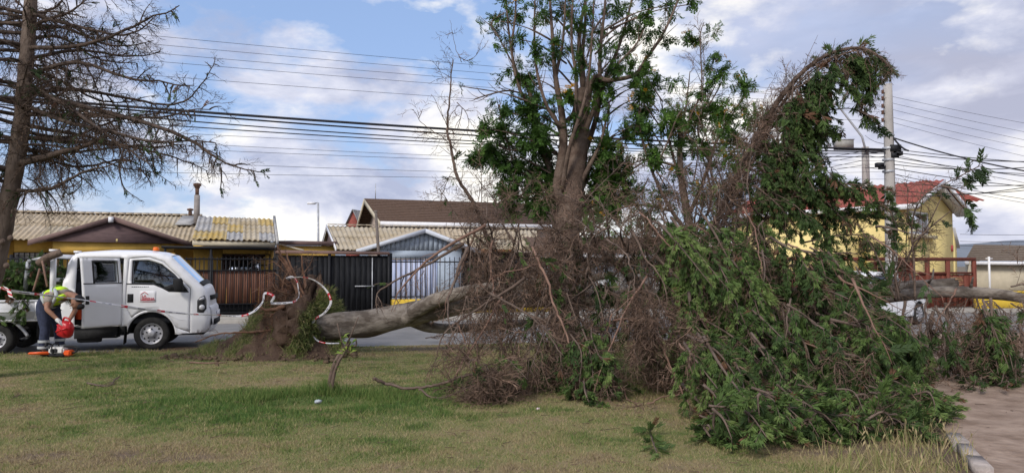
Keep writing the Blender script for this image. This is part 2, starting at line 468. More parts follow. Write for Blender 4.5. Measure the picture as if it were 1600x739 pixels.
# sandy path to the right of the kerb
def make_path():
    m_sand = mat('sand', (.20, .138, .10), .95, .2, 3.2, bump=1.0, bscale=14, col2=(.35, .26, .20), detail=8)
    perp = np.array([-KD[1], KD[0], 0]) ; perp = perp if on_path(*(K0 + perp)[:2]) > 0 else -perp
    ss = np.linspace(-9, 6, 120); ww = np.concatenate([np.linspace(.0, 7, 70), np.linspace(8, 40, 12)])
    V = []; 
    for s_ in ss:
        for w in ww:
            p = K0 + KD * s_ + perp * w
            lim = CE + SM * p[0]
            y = min(p[1], lim)
            V.append((p[0], y, .012 + .03 * (fbm(p[0] * 2.5, y * 2.5, 3) - .4) * (1 if w > .05 else 0)))
    m = len(ww)
    b = MB(); b.add(V, [[i * m + j, i * m + j + 1, (i + 1) * m + j + 1, (i + 1) * m + j] for i in range(len(ss) - 1) for j in range(m - 1)])
    b.build('sandy_path', m_sand, kind='structure', smooth_=True)
    # the kerb stones: two lengths that show, between them it is overgrown
    m_k = mat('kerb_stone', (.36, .31, .28), .9, .25, 6, bump=.6, bscale=40)
    for (a, c, lab) in (((1408, 594), (1444, 630), 'short length of old concrete path edging showing beside the barley under the fallen branches'),
                        ((1490, 690), (1540, 748), 'long broken length of concrete edging along the sandy path, nearest the camera')):
        p, q = G(*a), G(*c); d = (q - p) / np.linalg.norm(q - p)
        b = MB(); n = 3
        pts = [p + (q - p) * i / n + np.array([0, 0, .035]) + np.array([rnd(-.008, .008), rnd(-.008, .008), rnd(-.006, .006)]) for i in range(n + 1)]
        for p_, q_ in zip(pts[:-1], pts[1:]): b.beam(p_, q_ - d * .006, .11 + rnd(-.01, .01), .10 + rnd(-.008, .008))
        o = b.build('path_kerb', m_k, off=p); o.location = p
        tag(o, lab, 'kerb')
make_path()
# distant hills
def hill(name, cx, cy, L, h, seed, col):
    xs = np.linspace(-1, 1, 50); b = MB(); V = []
    for i, x in enumerate(xs):
        e = h * (math.cos(x * 1.5) ** 1.2) * (.7 + .6 * fbm(np.array(x * 3 + seed), np.array(seed * 1.3), 4))
        for k, (dy, f) in enumerate(((-.18, 0), (-.09, .62), (0, 1), (.2, 0))):
            V.append((cx + x * L, cy + dy * L, -1 + float(e) * f))
    b.add(V, [[4 * i + k, 4 * i + 4 + k, 4 * i + 5 + k, 4 * i + 1 + k] for i in range(49) for k in range(3)])
    b.build(name, col, kind='structure', smooth_=True)
m_hill = mat('hill_haze_tint', (.17, .19, .22), .95, .12, .02)  # scrub hills tinted blue-grey: distance haze put into the colour
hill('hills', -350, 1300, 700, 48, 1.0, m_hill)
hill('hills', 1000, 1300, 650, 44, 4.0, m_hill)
# ------------------------------------------------------------------ houses
HM = .36                                  # slope of the house rows in plan
HD = np.array([1, HM, 0]) / math.hypot(1, HM); HN = np.array([-HM, 1, 0]) / math.hypot(1, HM)
m_ochre = mat('ochre_wall', (.62, .39, .09), .85, .12, 2.5, bump=.2, bscale=60)
m_cream = mat('cream_wall', (.5, .44, .33), .85, .1, 2)
m_purple = mat('purple_brown_board', (.105, .068, .068), .8, .2, 4, stretch=(1, 1, 6))
m_fascia = mat('brown_fascia', (.155, .10, .09), .75, .15, 4)
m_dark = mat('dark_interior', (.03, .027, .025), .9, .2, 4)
m_iron = mat('black_iron', (.012, .0125, .015), .6, .25, 20, spec=.25)
m_white = mat('white_paint', (.72, .72, .74), .6, .06, 8)
m_fibro = mat('fibre_cement', (.30, .235, .15), .95, .3, 2.2, bump=.4, bscale=50, col2=(.47, .39, .285), lo=.3, hi=.62)
m_fibro2 = mat('fibre_cement_lichen', (.33, .265, .17), .95, .3, 1.3, bump=.4, bscale=50, col2=(.43, .375, .29), lo=.36, hi=.6)
m_lichen = mat('lichen_sheet', (.42, .285, .075), .95, .3, 2.0, bump=.4, bscale=50, col2=(.40, .33, .2))
m_greysheet = mat('grey_sheet', (.33, .32, .31), .8, .2, 3)
m_wood = mat('red_wood_plank', (.125, .052, .032), .7, .3, 3, bump=.4, bscale=12, stretch=(6, 6, .7), col2=(.195, .088, .055))
m_bluewall = mat('blue_grey_wall', (.36, .42, .50), .85, .08, 2)
m_bluesheet = mat('pale_blue_board', (.37, .43, .62), .8, .14, 3, stretch=(3, 3, .6), col2=(.52, .56, .70))
m_shing = mat('brown_shingle', (.085, .052, .036), .95, .25, 9, bump=.5, bscale=30, col2=(.125, .08, .058))
m_redroof = mat('red_roof_sheet', (.23, .055, .042), .8, .25, 4, col2=(.31, .095, .072))
m_yellow = mat('yellow_wall', (.76, .61, .26), .85, .08, 2, bump=.2)
m_yellowb = mat('yellow_base_wall', (.55, .37, .035), .85, .15, 3, col2=(.62, .43, .06))
m_redfence = mat('red_brown_fence', (.13, .035, .022), .75, .25, 4, stretch=(5, 5, .8), col2=(.19, .056, .036))
m_pane = glass_mat('window_glass', (.14, .16, .18), .55, .04)
m_steel = mat('galvanised', (.42, .43, .45), .5, .2, 6, metal=.4)

def corr(b, e0, e1, r0, r1, pitch=.18, amp=.028, nv=4, mi=0, per=6):
    """corrugated sheet between eave e0-e1 and ridge r0-r1"""
    e0, e1, r0, r1 = (np.asarray(v, float) for v in (e0, e1, r0, r1))
    L = np.linalg.norm(e1 - e0); n = max(4, int(round(L / pitch)) * per)
    nr = np.cross(e1 - e0, r0 - e0); nr /= np.linalg.norm(nr)
    if nr[2] < 0: nr = -nr
    V = []
    for lay in (0, 1):
        for j in range(nv + 1):
            t = j / nv
            for i in range(n + 1):
                s = i / n
                p = (e0 * (1 - s) + e1 * s) * (1 - t) + (r0 * (1 - s) + r1 * s) * t
                V.append(p + nr * (amp * math.sin(2 * math.pi * i / per) - lay * .018))
    K = (nv + 1) * (n + 1); Q = []
    for lay in (0, 1):
        for j in range(nv):
            for i in range(n):
                a = lay * K + j * (n + 1) + i
                f = [a, a + 1, a + n + 2, a + n + 1]
                Q.append(f if lay == 0 else f[::-1])
    for i in range(n): Q.append([K + i, K + i + 1, i + 1, i])
    b.add(V, Q, mi=mi)
def lerp(a, b, t): return np.asarray(a) * (1 - t) + np.asarray(b) * t
def roof_sheets(parent, org, e0, e1, r0, r1, cols, rows, mats_, lift=.02, name='roof_sheet'):
    """individual overlapping corrugated sheets, each its own part"""
    nr = np.cross(np.asarray(e1) - e0, np.asarray(r0) - e0); nr /= np.linalg.norm(nr); nr = nr if nr[2] > 0 else -nr
    for j in range(rows):
        for i in range(cols):
            t0, t1 = j / rows, min(1, (j + 1) / rows + .04 / rows * (j < rows - 1))
            s0, s1 = i / cols, (i + 1) / cols
            q = lambda s, t: lerp(lerp(e0, e1, s), lerp(r0, r1, s), t)
            b = MB(); k = nr * (lift * (.0 + .5 * ((i + j) % 2)) + rnd(0, .012))
            up = nr * -.02
            corr(b, q(s0, t0) + k, q(s1, t0) + k, q(s0, t1) + k + up, q(s1, t1) + k + up, nv=2)
            mm = mats_ if not isinstance(mats_, list) else random.choice(mats_)
            b.build(name, mm, parent, True, org)
def vbars(parent, org, p0, p1, z0, z1, sp, r, m, name='bar', zf=None):
    """a run of separate upright bars from p0 to p1"""
    p0, p1 = np.asarray(p0, float), np.asarray(p1, float); L = np.linalg.norm((p1 - p0)[:2]); n = int(L / sp)
    b = MB(); b.box((-r, -r, 0), (r, r, z1 - z0)); proto = None
    for i in range(n + 1):
        p = lerp(p0, p1, i / n); l = (p[0] - org[0], p[1] - org[1], z0 - org[2])
        if proto is None: proto = b.build(name, m, parent); proto.location = l
        else: link_copy(proto, parent, l)
def boards(parent, org, p0, p1, z0, z1, w, th, m, name='plank', gap=.012, vary=.02, mats_=None):
    p0, p1 = np.asarray(p0, float), np.asarray(p1, float); d = p1 - p0; L = np.linalg.norm(d[:2]); n = max(1, int(round(L / w)))
    d = d / np.linalg.norm(d); nrm = np.array([-d[1], d[0], 0]); w = L / n
    for i in range(n):
        a = p0 + d * (i * w + gap / 2); c = p0 + d * ((i + 1) * w - gap / 2); o = nrm * rnd(-.006, .006)
        dz = rnd(-vary, vary)
        b = MB(); b.hexa([(*(a + o)[:2], z0), (*(c + o)[:2], z0), (*(c + o + nrm * th)[:2], z0), (*(a + o + nrm * th)[:2], z0),
                          (*(a + o)[:2], z1 + dz), (*(c + o)[:2], z1 + dz), (*(c + o + nrm * th)[:2], z1 + dz), (*(a + o + nrm * th)[:2], z1 + dz)])
        b.build(name, random.choice(mats_) if mats_ else m, parent, off=org)
def wallq(b, p0, p1, z0, z1, th=.15, mi=0, hole=None):
    """wall from p0 to p1, thickness backwards (away from the camera)"""
    p0, p1 = np.asarray(p0, float), np.asarray(p1, float); d = (p1 - p0); d[2] = 0; L = np.linalg.norm(d); d /= L; n = np.array([-d[1], d[0], 0]) * th
    def pc(s0, s1, za, zb):
        a, c = p0 + d * s0, p0 + d * s1
        b.hexa([(*a[:2], za), (*c[:2], za), (*(c + n)[:2], za), (*(a + n)[:2], za), (*a[:2], zb), (*c[:2], zb), (*(c + n)[:2], zb), (*(a + n)[:2], zb)], mi)
    if hole is None: return pc(0, L, z0, z1)
    h0, h1, ha, hb = hole
    pc(0, h0, z0, z1); pc(h1, L, z0, z1); pc(h0, h1, z0, ha); pc(h0, h1, hb, z1)
def window(parent, org, p0, p1, z0, z1, m_frame, mull=2, bars=0, rows=0, fr=.05, back=.06, mbar=None):
    """frame > pane, optional bars; from p0 to p1 on the wall face"""
    p0, p1 = np.asarray(p0, float), np.asarray(p1, float); d = p1 - p0; d[2] = 0; L = np.linalg.norm(d); d /= L; n = np.array([-d[1], d[0], 0])
    f = MB(); A = p0 + n * back
    q = lambda s, z: np.array([*(A + d * s)[:2], z])
    for za in (z0 + fr / 2, z1 - fr / 2): f.beam(q(0, za), q(L, za), .06, fr)
    for i in range(mull + 1):
        s = fr / 2 + (L - fr) * i / max(mull, 1); f.beam(q(s, z0 + fr), q(s, z1 - fr), fr, .058)
    w = f.build('window', m_frame, parent, off=org)
    g = MB(); g.slab([q(0, z0) + n * .004, q(L, z0) + n * .004, q(L, z1) + n * .004, q(0, z1) + n * .004], n * .008)
    g.build('pane', m_pane, w, off=org)
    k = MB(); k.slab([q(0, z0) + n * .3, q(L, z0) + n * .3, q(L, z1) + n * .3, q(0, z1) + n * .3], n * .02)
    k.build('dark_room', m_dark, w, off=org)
    if bars:
        kb = MB()
        for i in range(bars + 1): s = L * i / bars; kb.beam(q(s, z0) - n * .1, q(s, z1) - n * .1, .022, .022)
        for i in range(rows + 1): z = z0 + (z1 - z0) * i / max(rows, 1); kb.beam(q(0, z) - n * .085, q(L, z) - n * .085, .02, .025)
        kb.build('window_bars', mbar or m_iron, w, off=org)

def ochre_house():
    cg, ce, cw, cr = 28.3, 30.0, 31.2, 33.6
    org = LN(175, cw, HM, 0)
    t = thing('ochre_house', 'low ochre house with corrugated roof, brown gable and tall flue pipe, behind the white truck', 'house', org)
    xl, xr = -130, 306
    # walls
    b = MB(); wp0, wp1 = LN(-160, cw, HM, 0), LN(318, cw, HM, 0)
    L = np.linalg.norm(wp1 - wp0)
    s0 = np.linalg.norm(LN(222, cw, HM, 0) - wp0); s1 = np.linalg.norm(LN(272, cw, HM, 0) - wp0)
    s2 = np.linalg.norm(LN(22, cw, HM, 0) - wp0); s3 = np.linalg.norm(LN(96, cw, HM, 0) - wp0)
    for a, c, h in ((0, (s0 + s3) / 2, (s2, s3, 1.0, 2.05)), ((s0 + s3) / 2, L, (s0 - (s0 + s3) / 2, s1 - (s0 + s3) / 2, .95, 2.05))):
        wallq(b, wp0 + HD * a, wp0 + HD * c, -.05, 2.48, .15, 0, h)
    wl = LN(-160, cw, HM, 0); wr = LN(318, cw, HM, 0)
    b.slab([(*wr[:2], -.05), (*(wr + HN * 5)[:2], -.05), (*(wr + HN * 5)[:2], 2.4), (*(wr + HN * 2.6)[:2], 3.4), (*wr[:2], 2.4)], HD * -.12)
    b.build('wall', m_ochre, t, off=org)
    window(t, org, wp0 + HD * s0, wp0 + HD * s1, .95, 2.05, m_white, 2, 5, 3)
    window(t, org, wp0 + HD * s2, wp0 + HD * s3, 1.0, 2.05, m_white, 2, 9, 3)
    # main roof, sheet by sheet
    e0, e1 = LN(xl, ce, HM, 2.47), LN(xr, ce, HM, 2.47)
    r0, r1 = e0 + HN * 3.3 + np.array([0, 0, 1.13]), e1 + HN * 3.3 + np.array([0, 0, 1.13])
    roof_sheets(t, org, e0, e1, r0, r1, 10, 2, [m_fibro, m_fibro, m_fibro2, m_fibro])
    b = MB(); corr(b, e0 + HN * 6.6, e1 + HN * 6.6, r0 - np.array([0, 0, .03]), r1 - np.array([0, 0, .03])); b.build('rear_roof', m_fibro, t, True, org)
    b = MB(); n = 30
    for i in range(n):
        a, c = lerp(r0, r1, i / n + .001), lerp(r0, r1, (i + 1) / n - .001)
        for sg in (-1, 1):
            w = HN * .2 * sg + np.array([0, 0, -.065])
            b.slab([a + [0, 0, .05], c + [0, 0, .05], c + w + [0, 0, .05], a + w + [0, 0, .05]], (0, 0, .018))
    b.build('ridge_cap', m_fibro, t, off=org)
    # gable with fascia boards
    ap = LN(176, cg, HM, 3.2); fl, fr_ = LN(44, cg, HM, 2.38), LN(303, cg, HM, 2.33)
    back = HN * 2.3
    for nm, f in (('gable_roof', fl), ('gable_roof', fr_)):
        b = MB(); f2, a2 = f + [0, 0, -.0], ap
        corr(b, f2 - HN * .05, f2 + back * .55, a2 - HN * .05, a2 + back * 1.5, nv=3) 
        b.build(nm, m_fibro, t, True, org)
    for f in (fl, fr_):
        b = MB(); dn = np.array([0, 0, -.15]); b.slab([f - HN * .09 + [0, 0, .01], ap - HN * .09 + [0, 0, .01], ap - HN * .09 + dn, f - HN * .09 + dn], HN * .03); b.build('fascia', m_fascia, t, off=org)
    dn = np.array([0, 0, -.1]); hb = 2.36
    b = MB(); b.slab([fl + HN * .02 + [0.35, .1, 0], fr_ + HN * .02 + [-.35, -.1, 0], ap + HN * .02 + dn], HN * .05); b.build('gable_board', m_purple, t, off=org)
    b = MB(); b.beam(LN(83, cg + .25, HM, 2.2), LN(272, cg + .25, HM, 2.2), .16, .34); b.build('porch_beam', m_ochre, t, off=org)
    for px in (86, 270):
        b = MB(); b.beam(LN(px, cg + .25, HM, 0), LN(px, cg + .25, HM, 2.02), .17, .17); b.build('porch_post', m_ochre, t, off=org)
    b = MB(); p = LN(180, cg + .1, HM, 2.42); b.box(p - [.1, .06, .05], p + [.1, .06, .05]); b.build('wall_lamp', m_yellow, t, off=org)
    b = MB(); p = ap + [0, -.14, -.08]; b.box(p - [.06, .05, .12], p + [.06, .05, .06]); b.build('gable_finial', m_white, t, off=org)
    # patch sheet round the flue and the flue itself
    s = lambda px, tt: lerp(LN(px, ce, HM, 2.47), LN(px, ce, HM, 2.47) + HN * 3.3 + np.array([0, 0, 1.13]), tt)
    up = np.array([0, 0, .09])
    b = MB(); b.slab([s(265, .5) + up, s(292, .5) + up, s(310, .86) + up, s(273, .86) + up], (0, 0, .03)); b.build('flat_patch', m_greysheet, t, off=org)
    f0 = s(300, .62); f1 = np.array([*f0[:2], P(297, 305, f0[1])[2]]); f2 = np.array([*f0[:2], P(297, 289, f0[1])[2]])
    m_flue = mat('flue_render', (.26, .235, .22), .9, .2, 6); m_rust = mat('rusty_flue', (.12, .07, .05), .85, .3, 8)
    b = MB(); b.tube([f0, f1], [.115, .105], 14); fo = b.build('flue_pipe', m_flue, t, True, off=org)
    b = MB(); b.tube([f1, f2 - [0, 0, .09]], [.07, .07], 12); b.lathe([(.0, .1), (.14, .07), (.15, -.02), (.1, -.04), (.1, -.1), (.075, -.12)], 'z', 14, org=f2 - [0, 0, .02]); b.build('cowl', m_rust, fo, off=org)
    v0 = s(285, .95); b = MB(); b.tube([v0, v0 + [0, 0, .22]], [.07, .07], 10); b.lathe([(0, .09), (.12, .06), (.12, 0), (.07, -.02)], 'z', 12, org=v0 + [0, 0, .25]); b.build('vent', m_rust, t, off=org)
ochre_house()

def annex():
    ce, cr = 27.2, 30.8; m = HM
    org = LN(366, ce, m, 0)
    t = thing('ochre_house', 'low ochre annex with lichen-stained corrugated roof and barred window behind the brown plank fence', 'house', org)
    e0, e1 = LN(300, ce, m, 2.47), LN(430, ce, m, 2.43)
    r0, r1 = LN(309, cr, m, 3.42), LN(425, cr, m, 3.38)
    roof_sheets(t, org, e0, e1, r0, r1, 5, 3, [m_fibro2, m_fibro2, m_greysheet, m_lichen, m_fibro2])
    b = MB(); corr(b, r0 + HN * 3 - [0, 0, .9], r1 + HN * 3 - [0, 0, .9], r0 - [0, 0, .03], r1 - [0, 0, .03]); b.build('rear_roof', m_fibro, t, True, org)
    b = MB(); b.slab([e1 + [.02, 0, .06], r1 + [.02, 0, .12], r1 + [.02, 0, -.12], e1 + [.02, 0, -.16]], HD * .09); b.build('verge_cap', m_greysheet, t, off=org)
    dn = np.array([0, 0, -.05])
    b = MB(); b.slab([e0 + HN * .06 + dn, e1 + HN * .06 + dn, e1 + HN * .06 + dn * 4.2, e0 + HN * .06 + dn * 4.2], HN * .05); b.build('fascia', m_cream, t, off=org)
    b = MB(); p0, p1 = LN(302, ce + .5, m, 0), LN(428, ce + .5, m, 0)
    L = np.linalg.norm(p1 - p0); h0 = L * .36; h1 = L * .95
    wallq(b, p0, p1, -.05, 2.3, .15, 0, (h0, h1, .9, 1.98))
    wallq(b, p1 - HD * .15, p1 - HD * .15 + HN * 3.2, -.05, 2.35, .15)
    b.build('wall', m_ochre, t, off=org)
    window(t, org, p0 + HD * h0, p0 + HD * h1, .9, 1.98, m_fascia, 3, 9, 3)
    # flat carport canopy along the front
    b = MB(); c0, c1 = LN(252, 25.6, SM + .08, 2.15), LN(434, 25.6, SM + .08, 2.12)
    b.slab([c0, c1, c1 + HN * 1.6, c0 + HN * 1.6], (0, 0, .07)); b.build('canopy', m_iron, t, off=org)
    for px in (258, 330, 430):
        b = MB(); q = LN(px, 25.65, SM + .08, 0); b.beam(q, q + [0, 0, 2.14], .06, .06); b.build('canopy_post', m_iron, t, off=org)
annex()

def fence_left():
    org = LN(240, CF, SM, .07)
    t = thing('iron_fence', 'black iron bar fence lined with red-brown wooden planks behind the white truck', 'fence', org)
    a, c = LN(-30, CF, SM, 0), LN(434, CF, SM, 0)
    vbars(t, org, a, c, .1, 1.86, .125, .011, m_iron, 'bar')
    for z in (.16, .42, 1.45, 1.8):
        b = MB(); b.beam([*a[:2], z], [*c[:2], z], .03, .045); b.build('rail', m_iron, t, off=org)
    p0 = LN(18, CF + .06, SM, 0); boards(t, org, p0, LN(430, CF + .06, SM, 0), .4, 1.44, .235, .025, m_wood)
    b = MB(); wallq(b, LN(-30, CF + .09, SM, 0), LN(432, CF + .09, SM, 0), .1, .41, .02); b.build('dark_backing', m_iron, t, off=org)  # added dark sheet standing in for the darkness behind the lower bars
    for px in (18, 120, 235, 330, 433):
        b = MB(); q = LN(px, CF + .02, SM, .06); b.beam(q, q + [0, 0, 1.86], .07, .07); b.build('post', m_iron, t, off=org)
fence_left()

def black_gate():
    org = LN(520, CF, SM, .07)
    m_bl = mat('black_board', (.006, .0065, .008), .7, .4, 5, bump=.3, bscale=20, stretch=(4, 4, .5), col2=(.017, .018, .021), spec=.15)
    t = thing('black_gate', 'tall black sheet gate under a thin brown canopy edge, beside the uprooted roots', 'gate', org)
    a, c = LN(437, CF, SM, 0), LN(606, CF, SM, 0)
    boards(t, org, a, c, .15, 1.92, .17, .03, m_bl, 'board', .008, .0)
    b = MB(); wallq(b, a + SNRM * .035, c + SNRM * .035, .16, 1.9, .01); b.build('backing_sheet', m_bl, t, off=org)
    vbars(t, org, a, c, .07, .2, .1, .01, m_iron, 'bar')
    for px in (435, 515, 608):
        b = MB(); q = LN(px, CF - .03, SM, .06); b.beam(q, q + [0, 0, 1.95], .08, .08); b.build('post', m_iron, t, off=org)
    for z in (.95,):
        b = MB(); b.beam(LN(555, CF - .06, SM, z), LN(585, CF - .06, SM, z), .04, .03); b.build('latch', m_steel, t, off=org)
    b = MB(); b.beam(LN(582, CF - .045, SM, .2), LN(582, CF - .045, SM, 1.85), .03, .02); b.build('stile', m_steel, t, off=org)
    m_can = mat('canopy_edge', (.16, .095, .075), .8, .25, 5)
    b = MB(); q0, q1 = LN(430, CF - .1, SM, 1.98), LN(609, CF - .1, SM, 1.94)
    b.slab([q0, q1, q1 + SDIR * 0 + SNRM * 1.4 + [0, 0, .06], q0 + SNRM * 1.4 + [0, 0, .06]], (0, 0, .07)); b.build('canopy', m_can, t, off=org)
black_gate()
def ochre_shed():
    org = LN(480, 30.5, HM, 0)
    t = thing('ochre_shed', 'low ochre outbuilding with flat brown roof above the black gate', 'shed', org)
    b = MB(); a, c = LN(434, 30.5, HM, 0), LN(524, 30.5, HM, 0); wallq(b, a, c, -.05, 2.36, 2.5); b.build('wall', m_ochre, t, off=org)
    b = MB(); b.slab([a + [-.1, -.15, 2.37], c + [.1, -.15, 2.37], c + HN * 2.7 + [.1, 0, 2.45], a + HN * 2.7 + [-.1, 0, 2.45]], (0, 0, .16)); b.build('roof', m_fascia, t, off=org)
    # loose pale batten lying against the roof edge
    b = MB(); b.beam(P(436, 382, 26.2), P(474, 391, 25.6), .06, .05); o = b.build('loose_batten', m_cream, off=P(436, 382, 26.2)); o.location = P(436, 382, 26.2)
    tag(o, 'pale loose batten lying over the top of the black gate', 'batten')
ochre_shed()

def blue_house():
    cg, ce, cr = 28.5, 29.6, 33.4; m = HM
    org = LN(660, cg, m, 0)
    t = thing('blue_house', 'low blue-grey house with white-edged front gable and corrugated roof behind the barred fence', 'house', org)
    ap = LN(664, cg, m, P(664, 358, 27.3)[2]); fl = LN(556, cg, m, P(556, 391, 26.2)[2]); fr_ = LN(750, cg, m, P(750, 391, 28.2)[2])
    zb = (fl[2] + fr_[2]) / 2; fl[2] = fr_[2] = zb
    e0, e1 = LN(527, ce, m, zb + .03), LN(845, ce, m, zb + .03)
    r0, r1 = LN(511, cr, m, 3.28), LN(838, cr, m, 3.28)
    roof_sheets(t, org, e0, e1, r0, r1, 8, 2, [m_fibro, m_fibro2, m_fibro])
    b = MB(); corr(b, r0 + HN * 3.3 - [0, 0, 1.1], r1 + HN * 3.3 - [0, 0, 1.1], r0 - [0, 0, .03], r1 - [0, 0, .03]); b.build('rear_roof', m_fibro, t, True, org)
    b = MB(); n = 24
    for i in range(n):
        a, c = lerp(r0, r1, i / n + .001), lerp(r0, r1, (i + 1) / n - .001)
        b.slab([a + [0, 0, .04] - HN * .15, c + [0, 0, .04] - HN * .15, c + [0, 0, .07], a + [0, 0, .07]], (0, 0, .02))
    b.build('ridge_cap', m_fibro, t, off=org)
    for p, q in ((e0, r0), (r0, r0 + HN * 3.3 - [0, 0, 1.1])):
        b = MB(); b.slab([p + [-.03, 0, .06], q + [-.03, 0, .06], q + [-.03, 0, -.1], p + [-.03, 0, -.1]], -HD * .03); b.build('verge_board', m_white, t, off=org)
    b = MB(); b.slab([e0 + HN * .1 + [.1, 0, 0], e0 + HN * 6.6 + [.1, 0, 0], r0 + [.1, 0, -.06]], HD * .05); b.build('gable_end', m_purple, t, off=org)
    for f in (fl, fr_):
        b = MB(); corr(b, f - HN * .05 + [0, 0, .02], f + HN * 1.1 + [0, 0, .02], ap - HN * .05 + [0, 0, .02], ap + HN * 3.1 + [0, 0, .02], nv=3); b.build('gable_roof', m_fibro, t, True, org)
        b = MB(); b.slab([f - HN * .1 + [0, 0, .02], ap - HN * .1 + [0, 0, .02], ap - HN * .1 - [0, 0, .15], f - HN * .1 - [0, 0, .15]], HN * .03)
        b.build('fascia', mat('pale_blue_fascia', (.55, .58, .64), .7, .06), t, off=org)
    # gable wall: boards above, rendered wall below
    wl, wr = LN(594, cg + .15, m, 0), LN(722, cg + .15, m, 0)
    hbm = zb + .0
    sl = (ap[2] - zb) / np.linalg.norm((ap - fl)[:2])
    nb = 17; D = (wr - wl) / np.linalg.norm(wr - wl); LW = np.linalg.norm(wr - wl); mid = np.dot(ap - wl, D)
    for i in range(nb):
        s0, s1 = LW * i / nb + .006, LW * (i + 1) / nb - .006
        h = lambda s: ap[2] - .1 - abs(s - mid) * sl
        a, c = wl + D * s0, wl + D * s1
        b = MB(); b.slab([(*a[:2], hbm), (*c[:2], hbm), (*c[:2], max(hbm + .02, h(s1))), (*a[:2], max(hbm + .02, h(s0)))], HN * .03); b.build('board', m_bluewall, t, off=org)
    b = MB(); wallq(b, wl + HN * .01, wr + HN * .01, -.05, hbm - .004, .14, 0, (LW * .08, LW * .70, .0, 1.86))
    wallq(b, wr - HD * .14 + HN * .16, wr - HD * .14 + HN * 4, -.05, hbm, .14)
    b.build('wall', m_bluewall, t, off=org)
    # boarded opening
    boards(t, org, wl + D * LW * .08 + HN * .07, wl + D * LW * .70 + HN * .07, -.02, 1.84, .2, .02, m_bluesheet, 'board', .02, .0)
    # recess to the right with old brown boards
    boards(t, org, LN(726, cg + 1.2, m, 0), LN(800, cg + 1.2, m, 0), .0, 1.75, .17, .03, mat('old_brown_board', (.12, .085, .06), .9, .3, 3, stretch=(4, 4, .6)), 'board', .02, .05)
    b = MB(); wallq(b, LN(724, cg + 3, m, 0), LN(842, cg + 3, m, 0), -.05, zb, .15); b.build('rear_wall', m_purple, t, off=org)
    b = MB(); b.beam(LN(743, cg + .3, m, 2.18), LN(800, cg + .3, m, 2.18), .1, .13); b.build('lintel', mat('orange_lintel', (.40, .17, .06), .8), t, off=org)
blue_house()
def pipe_pole():
    p = P(592, 397, 24.4); p[2] = 1.9; q = P(587, 330, 24.4)
    b = MB(); b.tube([p * [1, 1, 0] + [0, 0, -.03], p, q], [.055, .055, .045], 10)
    b.lathe([(.0, .03), (.06, .02), (.06, -.04)], 'z', 10, org=q)
    o = b.build('pipe_mast', mat('weathered_pipe', (.15, .125, .11), .8, .3, 4), smooth_=False, off=p * [1, 1, 0]); o.location = p * [1, 1, 0]
    tag(o, 'thin weathered pipe mast standing in front of the blue house gable', 'pole')
pipe_pole()
def bar_fence():
    org = LN(690, CF, SM, .07)
    t = thing('iron_fence', 'black iron bar fence on a low yellow base wall in front of the blue house', 'fence', org)
    a, c = LN(611, CF, SM, 0), LN(872, CF, SM, 0)
    b = MB(); wallq(b, a, c, .0, .52, .16); bw = b.build('base_wall', m_yellowb, t, off=org)
    vbars(t, org, a + SNRM * .08, c + SNRM * .08, .5, 1.88, .155, .012, m_iron, 'bar')
    for z in (.6, 1.72):
        b = MB(); b.beam([*(a + SNRM * .08)[:2], z], [*(c + SNRM * .08)[:2], z], .03, .04); b.build('rail', m_iron, t, off=org)
    for px in (611, 722, 800, 872):
        b = MB(); q = LN(px, CF + .08, SM, .05); b.beam(q, q + [0, 0, 1.95], .07, .07); b.build('post', m_iron, t, off=org)
bar_fence()

